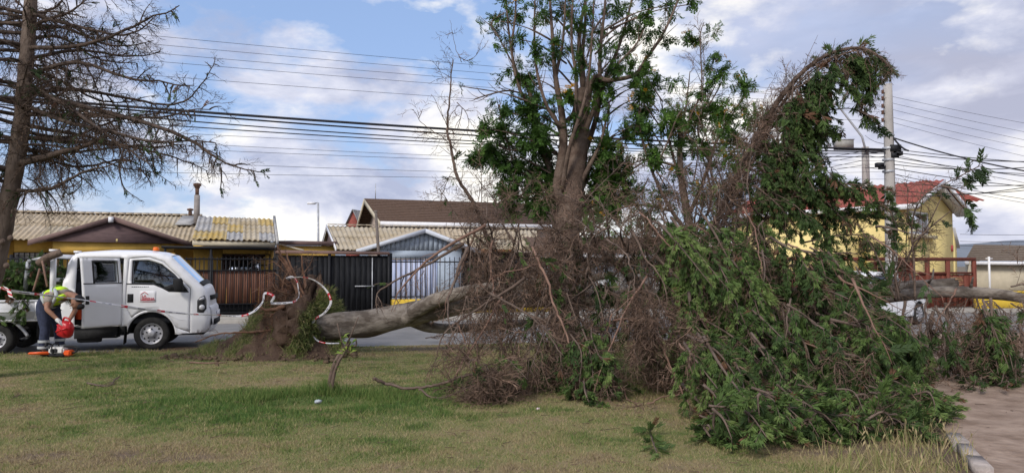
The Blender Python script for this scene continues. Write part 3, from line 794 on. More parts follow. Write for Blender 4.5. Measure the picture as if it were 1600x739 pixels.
def two_storey():
    m = HM; ce, cr = 41.0, 44.6
    org = LN(600, ce, m, 0)
    t = thing('two_storey_house', 'taller beige house with dark brown shingle roof and white eave rising behind the blue house', 'house', org)
    Ze = LN(597, ce, m, 0)[1]; he = P(597, 347, Ze)[2]; Zr = LN(570, cr, m, 0)[1]; hr = P(570, 311, Zr)[2]
    e0, e1 = LN(594, ce, m, he), LN(900, ce, m, he); r0, r1 = LN(569, cr, m, hr), LN(900, cr, m, hr)
    b = MB(); rows = 14
    for k in (0, 1):
        for j in range(rows):
            A0, A1 = (e0, e1) if k == 0 else (r0 + HN * 3.3 - [0, 0, hr - he], r1 + HN * 3.3 - [0, 0, hr - he])
            p, q = lerp(A0, r0, j / rows), lerp(A1, r1, j / rows); p2, q2 = lerp(A0, r0, (j + 1) / rows), lerp(A1, r1, (j + 1) / rows)
            b.slab([p + [0, 0, .03], q + [0, 0, .03], q2, p2], (0, 0, .03))
    b.build('roof', m_shing, t, off=org)
    b = MB(); b.slab([e0 - HN * .03 + [0, 0, .04], e1 - HN * .03 + [0, 0, .04], e1 - HN * .03 - [0, 0, .22], e0 - HN * .03 - [0, 0, .22]], HN * .05); b.build('fascia', m_white, t, off=org)
    b = MB(); wl = e0 + HN * .4 + HD * .3; wr = e1 + HN * .4
    LW = np.linalg.norm(wr - wl); s = np.linalg.norm(LN(660, ce, m, 0) - LN(598, ce, m, 0))
    m_beige = mat('beige_wall', (.42, .34, .285), .9, .08, 1)
    wallq(b, wl, wr, -.1, he - .05, .2, 0, (s, s + .75, he - .85, he - .3))
    g0, g1, g2 = wl, wl + HN * 5.9, wl + HN * 3.0
    b.slab([(*g0[:2], -.1), (*g1[:2], -.1), (*g1[:2], he), (*g2[:2], hr - .25), (*g0[:2], he)], HD * .2)
    b.build('wall', m_beige, t, off=org)
    window(t, org, wl + HD * s, wl + HD * (s + .75), he - .85, he - .3, m_dark, 1)
    b = MB(); p = (wl + HD * (s * .62) - HN * .05) * [1, 1, 0]; b.box(p + [-.12, -.05, he - .55], p + [.14, .0, he - .2]); b.build('vent_box', m_white, t, off=org)
    for A, Bq in ((e0, r0), (r0, r0 + HN * 3.3 - [0, 0, hr - he])):
        b = MB(); b.slab([A + [0, 0, .02], Bq + [0, 0, .02], Bq - [0, 0, .25], A - [0, 0, .25]], -HD * .05); b.build('verge_board', m_cream, t, off=org)
    b = MB(); q = LN(586, cr, m, hr); b.tube([q, q + [0, 0, .9]], [.025, .02], 6); b.build('aerial', m_steel, t, off=org)
two_storey()
def red_gable():
    Z = 52; a, c = P(541, 349, Z), P(561, 349, Z); ap = P(551, 328, Z)
    org = np.array([a[0], Z, 0])
    t = thing('red_gable_house', 'small red brick gable with grey sheet roof peeping between the far roofs', 'house', org)
    m_rb = mat('red_brick_wall', (.26, .075, .06), .9, .2, 5)
    b = MB(); b.slab([(a[0], Z, -.1), (c[0], Z, -.1), c, ap, a], (0, .3, 0)); b.build('wall', m_rb, t, off=org)
    for p in (a, c):
        b = MB(); pe = p + (p - ap) * .12; corr(b, pe - [0, .15, 0], pe + [1.6, 6, 0], ap - [0, .15, 0] + [0, 0, .03], ap + [1.6, 6, .03], nv=2, pitch=.3, amp=.04); b.build('roof', m_greysheet, t, True, org)
    q = P(561, 352, Z + 2); b = MB(); b.box(q + [-.28, -.2, -1], q + [.28, .2, .65]); b.box(q + [-.38, -.3, .66], q + [.38, .3, .78]); b.build('chimney', m_greysheet, t, off=org)
red_gable()
def far_lamp():
    Z = 62; q = P(498, 376, Z); p = np.array([q[0], Z, 0]); top = P(497, 317, Z)
    t = thing('street_lamp', 'slim far street lamp with a single short arm between the roofs', 'street lamp', p)
    b = MB(); b.tube([p, top], [.13, .09], 8); b.build('post', m_steel, t, off=p)
    b = MB(); b.tube([top, P(486, 318.5, Z)], [.06, .05], 6); b.build('arm', m_steel, t, off=p)
    b = MB(); h = P(487, 318, Z); b.box(h - [.35, .15, .08], h + [.3, .15, .1]); b.build('lamp_head', m_white, t, off=p)
far_lamp()
def grey_house():
    cw = 27.5; m = SM; org = LN(950, cw, m, 0)
    t = thing('grey_house', 'low grey bungalow with white barred windows seen through the fallen branches', 'house', org)
    m_gw = mat('grey_render', (.30, .29, .28), .9, .1, 2)
    p0, p1 = LN(850, cw, m, 0), LN(1130, cw, m, 0); L = np.linalg.norm(p1 - p0); D = (p1 - p0) / L
    b = MB(); k = lambda px: np.linalg.norm(LN(px, cw, m, 0) - p0)
    mid = (k(1000) + k(960)) / 2
    wallq(b, p0, p0 + D * mid, -.05, 2.05, .15, 0, (k(930), k(958), .85, 1.7)); wallq(b, p0 + D * mid, p1, -.05, 2.05, .15, 0, (k(1020) - mid, k(1052) - mid, .8, 1.8)); b.build('wall', m_gw, t, off=org)
    window(t, org, p0 + D * k(1020), p0 + D * k(1052), .8, 1.8, m_white, 2, 5, 3, mbar=m_white); window(t, org, p0 + D * k(930), p0 + D * k(958), .85, 1.7, m_white, 2, 4, 2, mbar=m_white)
    e0, e1 = LN(838, cw - .7, m, 2.06), LN(1138, cw - .7, m, 2.06)
    b = MB(); b.slab([e0 - [0, 0, .0], e1 - [0, 0, .0], e1 - [0, 0, .16], e0 - [0, 0, .16]], SNRM * .05); b.build('fascia', m_white, t, off=org)
    b = MB(); r0, r1 = e0 + SNRM * 3.4 + [.2, 0, .75], e1 + SNRM * 3.4 + [0, 0, .75]; corr(b, e0 - SNRM * .06, e1 - SNRM * .06, r0, r1, nv=2); b.build('roof', m_shing, t, True, org)
grey_house()

def yellow_house():
    d = np.array([-.66, .75, 0]); d /= np.linalg.norm(d); g = np.array([d[1], -d[0], 0])       # ridge direction (away, left); gable direction (right)
    ap = P(1476, 282, 30.0); w = 3.15; h_ap = ap[2]; h_e = 3.98
    org = np.array([ap[0], ap[1], 0])
    t = thing('yellow_house', 'two storey yellow house with red sheet roof and white gable boards on the right', 'house', org)
    eL, eR = np.array([*(ap - g * w)[:2], h_e]), np.array([*(ap + g * w)[:2], h_e])
    Ld = 8.5
    b = MB(); corr(b, eL - d * .0, eL + d * Ld, ap + [0, 0, .03], ap + d * Ld + [0, 0, .03], nv=3, pitch=.25, amp=.03); b.build('roof', m_redroof, t, True, org)
    b = MB(); corr(b, eR, eR + d * Ld, ap + [0, 0, .03], ap + d * Ld + [0, 0, .03], nv=3, pitch=.25, amp=.03); b.build('roof', m_redroof, t, True, org)
    for e in (eL, eR):
        b = MB(); b.slab([e - d * .05 + [0, 0, .05], ap - d * .05 + [0, 0, .05], ap - d * .05 - [0, 0, .17], e - d * .05 - [0, 0, .17]], d * .05); b.build('verge_board', m_white, t, off=org)
    b = MB(); b.slab([eL + [0, 0, .02], eL + d * Ld + [0, 0, .02], eL + d * Ld - [0, 0, .18], eL - [0, 0, .18]], -g * .04); b.build('fascia', m_white, t, off=org)
    b = MB(); b.slab([eR + d * .05 - [0, 0, .2], ap + d * .05 - [0, 0, .22], ap + d * .55 - [0, 0, .22], eR + d * .55 - [0, 0, .2]], (0, 0, .03)); b.build('soffit', m_white, t, off=org)
    wf = .55
    wl, wr = ap - g * (w - .35) + d * wf, ap + g * (w - .55) + d * wf
    LW = np.linalg.norm((wr - wl)[:2])
    s0, s1, z0, z1 = .42, 2.55, P(1430, 366, 29)[2], P(1430, 329, 29)[2]
    b = MB(); wl[2] = wr[2] = 0
    wallq(b, wl, wr, -.1, h_e - .05, .2, 0, (s0, s1, z0, z1))
    mid = np.dot(ap + d * wf - wl, g)
    b.slab([(*wl[:2], h_e - .046), (*wr[:2], h_e - .046), (*(ap + d * wf)[:2], h_ap - .22)], d * .2)
    for s in (wl, wr - g * .2):
        wq = s + d * .203
        b.slab([(*wq[:2], -.1), (*(wq + d * (Ld - 1))[:2], -.1), (*(wq + d * (Ld - 1))[:2], h_e - .06), (*wq[:2], h_e - .06)], g * .2)
    b.build('wall', m_yellow, t, off=org)
    window(t, org, wl + g * s0, wl + g * s1, z0, z1, m_white, 2, 0, 0, .07)
    b = MB(); q0, q1 = wl + g * (s0 - .2) - d * .22, wl + g * (s1 + .3) - d * .22
    b.slab([(*q0[:2], z0 - .14), (*q1[:2], z0 - .14), (*(q1 + d * .23)[:2], z0 - .14), (*(q0 + d * .23)[:2], z0 - .14)], (0, 0, .13)); b.build('sill_band', mat('pale_yellow', (.74, .66, .42), .8, .05), t, off=org)
    b = MB(); q = wr - g * .28 - d * .03; zq = P(1502, 388, q[1])[2]; b.slab([(*q[:2], zq - .14), (*(q + g * .22)[:2], zq - .14), (*(q + g * .22)[:2], zq + .14), (*q[:2], zq + .14)], d * .02); b.build('red_plate', mat('red_plate', (.45, .08, .07), .6, .1), t, off=org)
    # window on the left flank
    fl = wl + d * 2.2 - g * .015
    b = MB(); q = P(1448, 345, 28.3)
    # small lean-to on the right
    zA, zB = P(1507, 360, wr[1])[2], P(1519, 384, wr[1])[2]; a = wr + g * .02
    b = MB(); b.slab([(*a[:2], -.1), (*(a + g * .42)[:2], -.1), (*(a + g * .42)[:2], zB), (*a[:2], zA)], d * 2.4); b.build('lean_to', m_yellow, t, off=org)
    b = MB(); b.slab([(*(a - d * .1)[:2], zA + .05), (*(a - d * .1 + g * .55)[:2], zB - .1), (*(a + d * 2.5 + g * .55)[:2], zB - .1), (*(a + d * 2.5)[:2], zA + .05)], (0, 0, .08)); b.build('lean_to_roof', m_white, t, off=org)
    # lower left wing nearer the pole
    p0 = eL + d * 2.0 - g * 3.6; p0[2] = 0
    b = MB(); wallq(b, p0, eL * [1, 1, 0] + d * 2.0 + g * .2, -.1, 2.9, 3.0); b.build('wing', m_yellow, t, off=org)
    A, B = P(1380, 296, 38.5), P(1446, 281, 36.5)
    b = MB(); e_a, e_b = A + [-.5, -3, -1.3], B + [1.0, -3, -1.3]; corr(b, e_a, e_b, A, B + [0, 0, .0], nv=2, pitch=.25, amp=.03); b.build('rear_roof', m_redroof, t, True, org)
yellow_house()
def red_fence():
    c0 = 23.2; org = LN(1400, c0, SM, .06)
    t = thing('wooden_fence', 'dark red-brown wooden fence with posts and top beam in front of the yellow house', 'fence', org)
    a, c = LN(1150, c0, SM, 0), LN(1523, c0, SM, 0)
    boards(t, org, a, c, .1, 1.28, .24, .03, m_redfence, 'plank', .012, .02)
    for z, h in ((1.83, .13), (1.33, .08)):
        b = MB(); b.beam([*a[:2], z], [*c[:2], z], .1, h); b.build('rail', m_redfence, t, off=org)
    for px in (1150, 1215, 1290, 1345, 1392, 1424, 1448, 1480, 1521):
        b = MB(); q = LN(px, c0 - .03, SM, .05); b.beam(q, q + [0, 0, 1.72], .12, .12); b.build('post', m_redfence, t, off=org)
    boards(t, org, LN(1360, c0 + .2, SM, 0), LN(1424, c0 + .2, SM, 0), 1.36, 1.75, .3, .03, m_redfence, 'plank', .02, .01)
    w = thing('yellow_wall', 'low yellow plot wall at the right edge beyond the drooping branches', 'wall', LN(1570, 22.6, SM, 0))
    b = MB(); wallq(b, LN(1526, 22.6, SM, 0), LN(1720, 22.6, SM, 0), -.05, .62, .2); b.build('wall', m_yellowb, w, off=LN(1570, 22.6, SM, 0))
    b = MB(); p0, p1 = LN(1524, 22.58, SM, .625), LN(1722, 22.58, SM, .625); b.slab([p0, p1, p1 + SNRM * .26, p0 + SNRM * .26], (0, 0, .05)); b.build('coping', m_yellowb, w, off=LN(1570, 22.6, SM, 0))
    p = P(1546, 425, 31.0); q = P(1545, 401, 31.0)
    b = MB(); b.tube([p * [1, 1, 0], q], [.045, .045], 8); b.beam(P(1540, 404, 31), P(1551, 404, 31), .04, .04)
    o = b.build('white_post', m_white, off=p * [1, 1, 0]); o.location = p * [1, 1, 0]; tag(o, 'short white post with crossbar before the far brown roof', 'post')
red_fence()
def far_brown_house():
    Z = 37.0; org = np.array([P(1580, 400, Z)[0], Z, 0])
    t = thing('brown_roof_house', 'low house with brown roof at the far right edge, beyond the fence', 'house', org)
    m_br = mat('brown_tile_roof', (.15, .115, .085), .9, .2, 5, bump=.4, col2=(.20, .155, .12))
    e0, e1 = P(1508, 408, Z), P(1700, 410, Z + 1); r0, r1 = P(1522, 383, Z + 4.5), P(1700, 386, Z + 6)
    b = MB()
    for j in range(9):
        p, q, p2, q2 = lerp(e0, r0, j / 9), lerp(e1, r1, j / 9), lerp(e0, r0, (j + 1) / 9), lerp(e1, r1, (j + 1) / 9)
        b.slab([p + [0, 0, .04], q + [0, 0, .04], q2, p2], (0, 0, .04))
    b.build('roof', m_br, t, off=org)
    b = MB(); b.slab([e0, e1, e1 - [0, 0, .17], e0 - [0, 0, .17]], (0, .05, 0)); b.build('fascia', m_white, t, off=org)
    b = MB(); wallq(b, e0 * [1, 1, 0] + [.4, .4, 0], e1 * [1, 1, 0] + [0, .4, 0], -.1, e0[2] - .1, .2); b.build('wall', m_cream, t, off=org)
    b = MB(); b.slab([e0 + [.2, 0, 0], r0 + [.2, 0, 0], (r0[0] + .2, r0[1], 0), (e0[0] + .2, e0[1] + .45, 0)], (.1, 0, 0)); b.build('gable_wall', m_cream, t, off=org)
far_brown_house()
# ------------------------------------------------------------------ poles and wires
m_pole = mat('pole_concrete', (.33, .31, .29), .9, .2, 3, bump=.5, bscale=30, stretch=(1, 1, .4), col2=(.42, .395, .37))
m_wire = mat('wire_black', (.02, .02, .024), .6, .1)
def pole(label, px, ytop, Z, w0, w1, lamp):
    top = P(px, ytop, Z); base = np.array([top[0], Z, -.05])
    t = thing('utility_pole', label, 'utility pole', base)
    b = MB(); n = 8
    V = []
    for i in range(n + 1):
        f = i / n; c = lerp(base, top, f); r = w0 * (1 - f) + w1 * f
        for a in range(8):
            an = math.pi / 8 + a * math.pi / 4; k = .72 if a % 2 else 1.0
            V.append(c + np.array([math.cos(an) * r, math.sin(an) * r, 0]))
    Q = [[i * 8 + j, i * 8 + (j + 1) % 8, (i + 1) * 8 + (j + 1) % 8, (i + 1) * 8 + j] for i in range(n) for j in range(8)]
    b.add(V, Q); b.poly.append([b.n - 8 + i for i in range(8)]); b.pm.append(0)
    b.build('shaft', m_pole, t, off=base)
    return t, base, top
pt, pb, ptop = pole('tall pale concrete utility pole with insulators, carrying the bundled wires on the right', 1387, 132, 22.0, .19, .125, False)
def at_pole(y, Z=22.0, px=1388): return P(px, y, Z)
for y in (146, 156, 168, 178, 190):
    q = at_pole(y); b = MB(); b.beam(q + [-.02, 0, 0], q + [-.2, -.05, 0], .03, .03); br = b.build('bracket', m_iron, pt, off=pb)
    b = MB(); b.lathe([(0, .07), (.035, .06), (.045, .02), (.03, 0), (.045, -.03), (.03, -.06), (0, -.065)], 'z', 10, org=q + [-.2, -.05, .03]); b.build('insulator', mat('brown_ceramic', (.12, .06, .04), .3, .1), br, off=pb)
for y in (212, 232, 250, 268):
    q = at_pole(y); b = MB(); b.lathe([(.17, -.03), (.175, 0), (.17, .03)], 'z', 12, org=q); b.build('steel_band', m_steel, pt, off=pb)
for (x, y, s) in ((1398, 232, .2), (1397, 243, .14), (1374, 258, .13), (1404, 240, .12), (1378, 262, .1)):
    q = P(x, y, 21.9); b = MB(); b.box(q - [s * .8, .08, s * .5], q + [s * .8, .08, s * .5]); b.build('splice_box', m_iron, pt, off=pb)
q = at_pole(133); b = MB(); b.tube(catmull([q + [-.05, 0, -.5], q + [-.12, 0, .0], q + [-.22, 0, .14], q + [-.4, 0, .18]], 4), .02, 6); b.build('lamp_arm', m_steel, pt, off=pb)
p2t, p2b, p2top = pole('shorter concrete utility pole with a raking street lamp arm, behind the tall pole', 1352, 230, 32.0, .2, .15, True)
b = MB(); b.tube([p2top + [0, -.12, -.35], P(1347, 214, 31.9), P(1311, 167, 31.9), P(1306, 163, 31.9)], [.05, .05, .045, .04], 8); b.build('lamp_arm', m_steel, p2t, True, off=p2b)
q = P(1300, 161.5, 31.9); b = MB()
b.add([q + np.array([sx * .24 - .02, sy * .13, sz * .07 + sx * -.04]) * [1, 1, 1] * ([1, 1, 1] if sz < 0 else [.8, .7, 1]) + [0, 0, 0] for sx in (-1, 1) for sy in (-1, 1) for sz in (-1, 1)],
      [[0, 1, 3, 2], [4, 6, 7, 5], [0, 4, 5, 1], [2, 3, 7, 6], [0, 2, 6, 4], [1, 5, 7, 3]]) if False else b.lathe([(0, -.28), (.09, -.24), (.13, -.08), (.12, .1), (.06, .24), (0, .26)], 'x', 12, org=q)
b.build('lamp_head', mat('lamp_grey', (.5, .5, .52), .5, .1), p2t, True, off=p2b)
b = MB(); b.beam(P(1303, 233, 31.7), P(1382, 235, 31.7), .09, .09); b.build('crossarm', m_iron, p2t, off=p2b)
q = P(1318, 226, 31.6); b = MB(); b.box(q - [.36, .2, .17], q + [.36, .2, .17]); bx = b.build('equipment_box', mat('box_grey', (.28, .27, .25), .7, .15, 5), p2t, off=p2b)
b = MB(); b.box(q - [.39, .22, -.175], q + [.39, .22, .21]); b.build('lid', m_steel, bx, off=p2b)

def wire(a, c, sag, r, label, group, name='overhead_wire', n=24, wob=0):
    a, c = np.asarray(a, float), np.asarray(c, float); pts = []
    for i in range(n + 1):
        t = i / n; p = a * (1 - t) + c * t; p[2] -= sag * 4 * t * (1 - t)
        if wob: p = p + [0, 0, wob * math.sin(i * 2.3) * rnd(.4, 1)]
        pts.append(p)
    b = MB(); b.tube(pts, r, 5 if r > .012 else 4)
    o = b.build(name, m_wire, smooth_=True, off=a); o.location = a
    tag(o, label, 'wire', group)
ga, gb, gc, gd = 'thin upper wires above the houses', 'thick cable bundle above the houses', 'low thin wires above the house roofs', 'wires fanning right from the pole'
la = 'thin high wire crossing the blue sky above the black cable bundle'
ORD = ('topmost', 'second from the top', 'middle one', 'fourth from the top', 'lowest')
for k_, (y0, y1) in enumerate(((27, 150), (41, 158), (56, 166), (70, 176), (94, 190))):
    wire(P(-60, y0, 14.2), at_pole(y1), rnd(.1,.14), .0045, 'thin high wire, %s of five above the black bundle' % ORD[k_], ga)
wire(P(-60, 146, 14.2), at_pole(234), .16, .03, 'thickest black cable of the bundle crossing behind the leafless tree', gb)
wire(P(-60, 149, 14.25), at_pole(238), .22, .02, 'black cable sagging just under the thickest cable of the bundle', gb)
wire(P(-60, 158, 14.2), at_pole(240), .28, .014, 'black cable third from the top of the bundle, hanging clear below it', gb)
wire(P(-60, 172, 14.2), at_pole(246), .2, .012, 'lowest black cable of the bundle, hanging apart below the others', gb)
for k_, (y0, y1, s) in enumerate(((190, 252, .1), (203, 257, .2), (216, 262, .15), (236, 268, .25), (262, 280, .1))):
    wire(P(-60, y0, 14.2), at_pole(y1), s, .0045, 'thin low wire, %s of five below the black bundle' % ORD[k_], gc)
lr = 'thin wire running right from the top of the tall concrete pole'
for k_, (y0, y1) in enumerate(((150, 200), (160, 217), (170, 232), (182, 243), (190, 262))):
    wire(at_pole(y0), P(1790, y1 + 22, 27), .1, .0055, 'thin wire right of the pole insulators, %s of five' % ORD[k_], gd)
wire(at_pole(213), P(1790, 290, 19), .25, .022, 'thick black cable sweeping down to the right from the tall concrete pole', gd)
wire(P(1395, 214, 21.9), P(1420, 236, 21.7), .08, .028, 'short slack loop of thick cable hanging at the tall concrete pole', gd, n=10)
lm = 'black cable in the crowded bunch running right above the yellow house'
for y0, y1, r, s in ((232, 262, .011, .1), (237, 246, .013, .2), (244, 290, .014, .15), (250, 270, .01, .2), (256, 236, .012, .3), (262, 300, .014, .2), (270, 330, .01, .2), (285, 272, .01, .2), (296, 262, .011, .35), (306, 250, .012, .3), (276, 345, .007, .1), (240, 318, .008, .1)):
    wire(at_pole(y0), P(1790, y1, 26 if y1 > 280 else 18), s, r, lm, gd)
for k_, (y0, y1, r) in enumerate(((225, 212, .01), (233, 236, .012), (243, 240, .012), (252, 262, .01), (262, 258, .008))):
    wire(P(1352, y1, 32), at_pole(y0), .1, r, 'short cable strung between the two concrete poles, %s of five' % ORD[k_], 'cables between the two poles')
for y0, y1 in ((236, 292), (242, 306), (250, 318), (258, 300)):
    wire(P(1352, y0, 32), P(900, y1, 48), .3, .012, 'thin cable running left from the shorter pole behind the tree branches', 'cables behind the branches')
for y0, y1, Z in ((366, 362, 80), (377, 372, 80), (384, 379, 80)):
    wire(P(1500, y0, Z), P(1720, y1, Z), .2, .022, 'far thin wire low over the brown roof at the right edge', 'far wires at the right')

# ------------------------------------------------------------------ vehicles
m_tw = mat('truck_white', (.82, .82, .83), .32, .03, 2.5, spec=.5)
m_seam = mat('black_rubber', (.02, .02, .021), .75, .2, 10)
m_tyre = mat('tyre', (.028, .027, .026), .9, .3, 9, bump=.3, bscale=50)
m_rim = mat('rim_silver', (.42, .42, .44), .45, .15, 8, metal=.5)
m_under = mat('chassis', (.022, .022, .023), .8, .3, 8)
m_cglass = glass_mat('car_glass', (.62, .66, .68), .45, .02)
m_seat = mat('seat_cloth', (.05, .052, .06), .9, .2, 10)
def inpoly(x, z, poly):
    c = False; n = len(poly); j = n - 1
    for i in range(n):
        xi, zi = poly[i]; xj, zj = poly[j]
        if (zi > z) != (zj > z) and x < (xj - xi) * (z - zi) / (zj - zi) + xi: c = not c
        j = i
    return c
def dist_seg(px, pz, a, b):
    ax, az = a; bx, bz = b; dx, dz = bx - ax, bz - az
    t = max(0, min(1, ((px - ax) * dx + (pz - az) * dz) / (dx * dx + dz * dz + 1e-12)))
    return math.hypot(px - ax - t * dx, pz - az - t * dz)
def subdiv(poly, L, closed=True):
    out = []; n = len(poly)
    for i in range(n if closed else n - 1):
        a, b = poly[i], poly[(i + 1) % n]; k = max(1, int(math.hypot(b[0] - a[0], b[1] - a[1]) / L))
        for j in range(k): out.append((a[0] + (b[0] - a[0]) * j / k, a[1] + (b[1] - a[1]) * j / k))
    if not closed: out.append(poly[-1])
    return out
class Body:
    """car body skin: half width from height, rounded towards the outline in profile"""
    def __init__(s, prof, Wf, r): s.prof = prof; s.Wf = Wf; s.r = r
    def hw(s, x, z):
        d = min(dist_seg(x, z, s.prof[i], s.prof[i + 1]) for i in range(len(s.prof) - 1)); w = s.Wf(x, z)
        if d < s.r: w = w - s.r + math.sqrt(max(0, s.r ** 2 - (s.r - d) ** 2))
        return w
    def panel(s, b, outline, holes=(), side=-1, g=.07, push=0.0, mi=0, th=.03):
        o = subdiv(outline, g); hs = [subdiv(h, g) for h in holes]
        vs = []; ed = []
        for lp in [o] + hs:
            k = len(vs); vs += lp; ed += [(k + i, k + (i + 1) % len(lp)) for i in range(len(lp))]
        x0, x1 = min(p[0] for p in o), max(p[0] for p in o); z0, z1 = min(p[1] for p in o), max(p[1] for p in o)
        for x in np.arange(x0 + g / 2, x1, g):
            for z in np.arange(z0 + g / 2, z1, g):
                if inpoly(x, z, outline) and not any(inpoly(x, z, h) for h in holes) and min(math.hypot(x - p[0], z - p[1]) for p in vs[:len(o) + sum(len(h) for h in hs)]) > g * .45: vs.append((x, z))
        r = delaunay_2d_cdt([Vector(v) for v in vs], ed, [], 0, 1e-5)
        V2, F3 = r[0], r[2]; V = [(v.x, side * (s.hw(v.x, v.y) + push), v.y) for v in V2]; T = []
        for f in F3:
            cx = sum(V2[i].x for i in f) / 3; cz = sum(V2[i].y for i in f) / 3
            if len(f) == 3 and inpoly(cx, cz, outline) and not any(inpoly(cx, cz, h) for h in holes): T.append(list(f) if side < 0 else list(f)[::-1])
        n = len(V); V2b = [(x, y - side * th, z) for x, y, z in V]
        T2 = [[i + n for i in f[::-1]] for f in T]
        cnt = {}
        for f in T:
            for i in range(3): cnt[(f[i], f[(i + 1) % 3])] = 1
        Q = [[a, a + n, c + n, c][::1] for (a, c) in cnt if (c, a) not in cnt]
        b.add(V + V2b, Q, T + T2, mi=mi)
    def strip(s, b, pts, mi=0, n=12, bulge=.03, push=0.0, inset=0.0, th=.02, step=.06):
        pts = subdiv(pts, step, False); V = []; P2 = np.array(pts); D = np.gradient(P2, axis=0); D /= np.linalg.norm(D, axis=1, keepdims=True) + 1e-9
        for lay in (0, 1):
            for (x, z), d in zip(pts, D):
                w = s.hw(x, z) - inset
                for k in range(n + 1):
                    q = -1 + 2 * k / n; o = bulge * (1 - q * q) + push - lay * th
                    V.append((x - d[1] * o * 1, q * w, z + d[0] * o))
        m = n + 1; K = len(pts) * m
        Q = [[i * m + k, i * m + k + 1, (i + 1) * m + k + 1, (i + 1) * m + k] for i in range(len(pts) - 1) for k in range(n)]
        Q += [[K + i for i in f[::-1]] for f in Q]
        b.add(V, Q, mi=mi)
def arc(cx, cz, r, a0, a1, n=12): return [(cx + r * math.cos(R(a0 + (a1 - a0) * i / n)), cz + r * math.sin(R(a0 + (a1 - a0) * i / n))) for i in range(n + 1)]
def shrink(poly, d):
    cx = sum(p[0] for p in poly) / len(poly); cz = sum(p[1] for p in poly) / len(poly); out = []
    n = len(poly)
    for i in range(n):
        a, b_, c = poly[i - 1], poly[i], poly[(i + 1) % n]
        d1 = np.array([b_[0] - a[0], b_[1] - a[1]]); d2 = np.array([c[0] - b_[0], c[1] - b_[1]])
        d1 /= np.linalg.norm(d1) + 1e-9; d2 /= np.linalg.norm(d2) + 1e-9
        n1 = np.array([-d1[1], d1[0]]); n2 = np.array([-d2[1], d2[0]]); nn = n1 + n2; nn /= np.linalg.norm(nn) + 1e-9
        k = d / max(.5, np.dot(nn, n1)); q = np.array(b_) + nn * k
        if math.hypot(q[0] - cx, q[1] - cz) > math.hypot(b_[0] - cx, b_[1] - cz): q = np.array(b_) - nn * k
        out.append((float(q[0]), float(q[1])))
    return out
def wheel(parent, x, y, r, w, rr, holes=10, side=-1, steel=True):
    e = bpy.data.objects.new('wheel', None); COL.objects.link(e); e.parent = parent; e.location = (x, y, r)
    b = MB(); h = w / 2
    b.lathe([(rr * .98, -h * .8), (rr + .015, -h), (r - .05, -h), (r - .012, -h * .86), (r, -h * .5), (r, h * .5), (r - .012, h * .86), (r - .05, h), (rr + .015, h), (rr * .98, h * .8)], 'y', 40)
    b.build('tyre', m_tyre, e, True)
    b = MB(); s = side
    b.lathe([(rr, s * h * .88), (rr * .94, s * h * .9), (rr * .9, s * h * .55), (rr * .78, s * h * .5), (rr * .55, s * h * .62), (rr * .36, s * h * .66), (rr * .33, s * h * .95), (rr * .16, s * h * 1.0), (0, s * h * 1.02)], 'y', 36)
    for k in range(holes):
        a = 2 * math.pi * k / holes; c = rr * .76
        if steel: b.lathe([(0, s * h * .57), (rr * .085, s * h * .565), (rr * .085, s * h * .2)], 'y', 10, 1, org=(c * math.cos(a), 0, c * math.sin(a)))
        else: b.beam([c * .35 * math.cos(a), s * h * .9, c * .35 * math.sin(a)], [rr * .95 * math.cos(a), s * h * .82, rr * .95 * math.sin(a)], .05, .03, 0, up=(0, 1, 0))
    for k in range(5):
        a = 2 * math.pi * k / 5 + .3; b.lathe([(0, s * h * 1.0), (.014, s * h * .99), (.014, s * h * .6)], 'y', 6, 1, org=(rr * .46 * math.cos(a), 0, rr * .46 * math.sin(a)))
    b.build('rim', [m_rim, m_under], e, True)
    return e
def text_mesh(body, size, m, ext=.002, bold=0.0):
    cu = bpy.data.curves.new('t', 'FONT'); cu.body = body; cu.size = size; cu.extrude = ext; cu.offset = bold; cu.align_x = 'LEFT'
    o = bpy.data.objects.new('t', cu); COL.objects.link(o)
    me = bpy.data.meshes.new_from_object(o.evaluated_get(bpy.context.evaluated_depsgraph_get()))
    bpy.data.objects.remove(o); me.materials.clear(); me.materials.append(m)
    return me
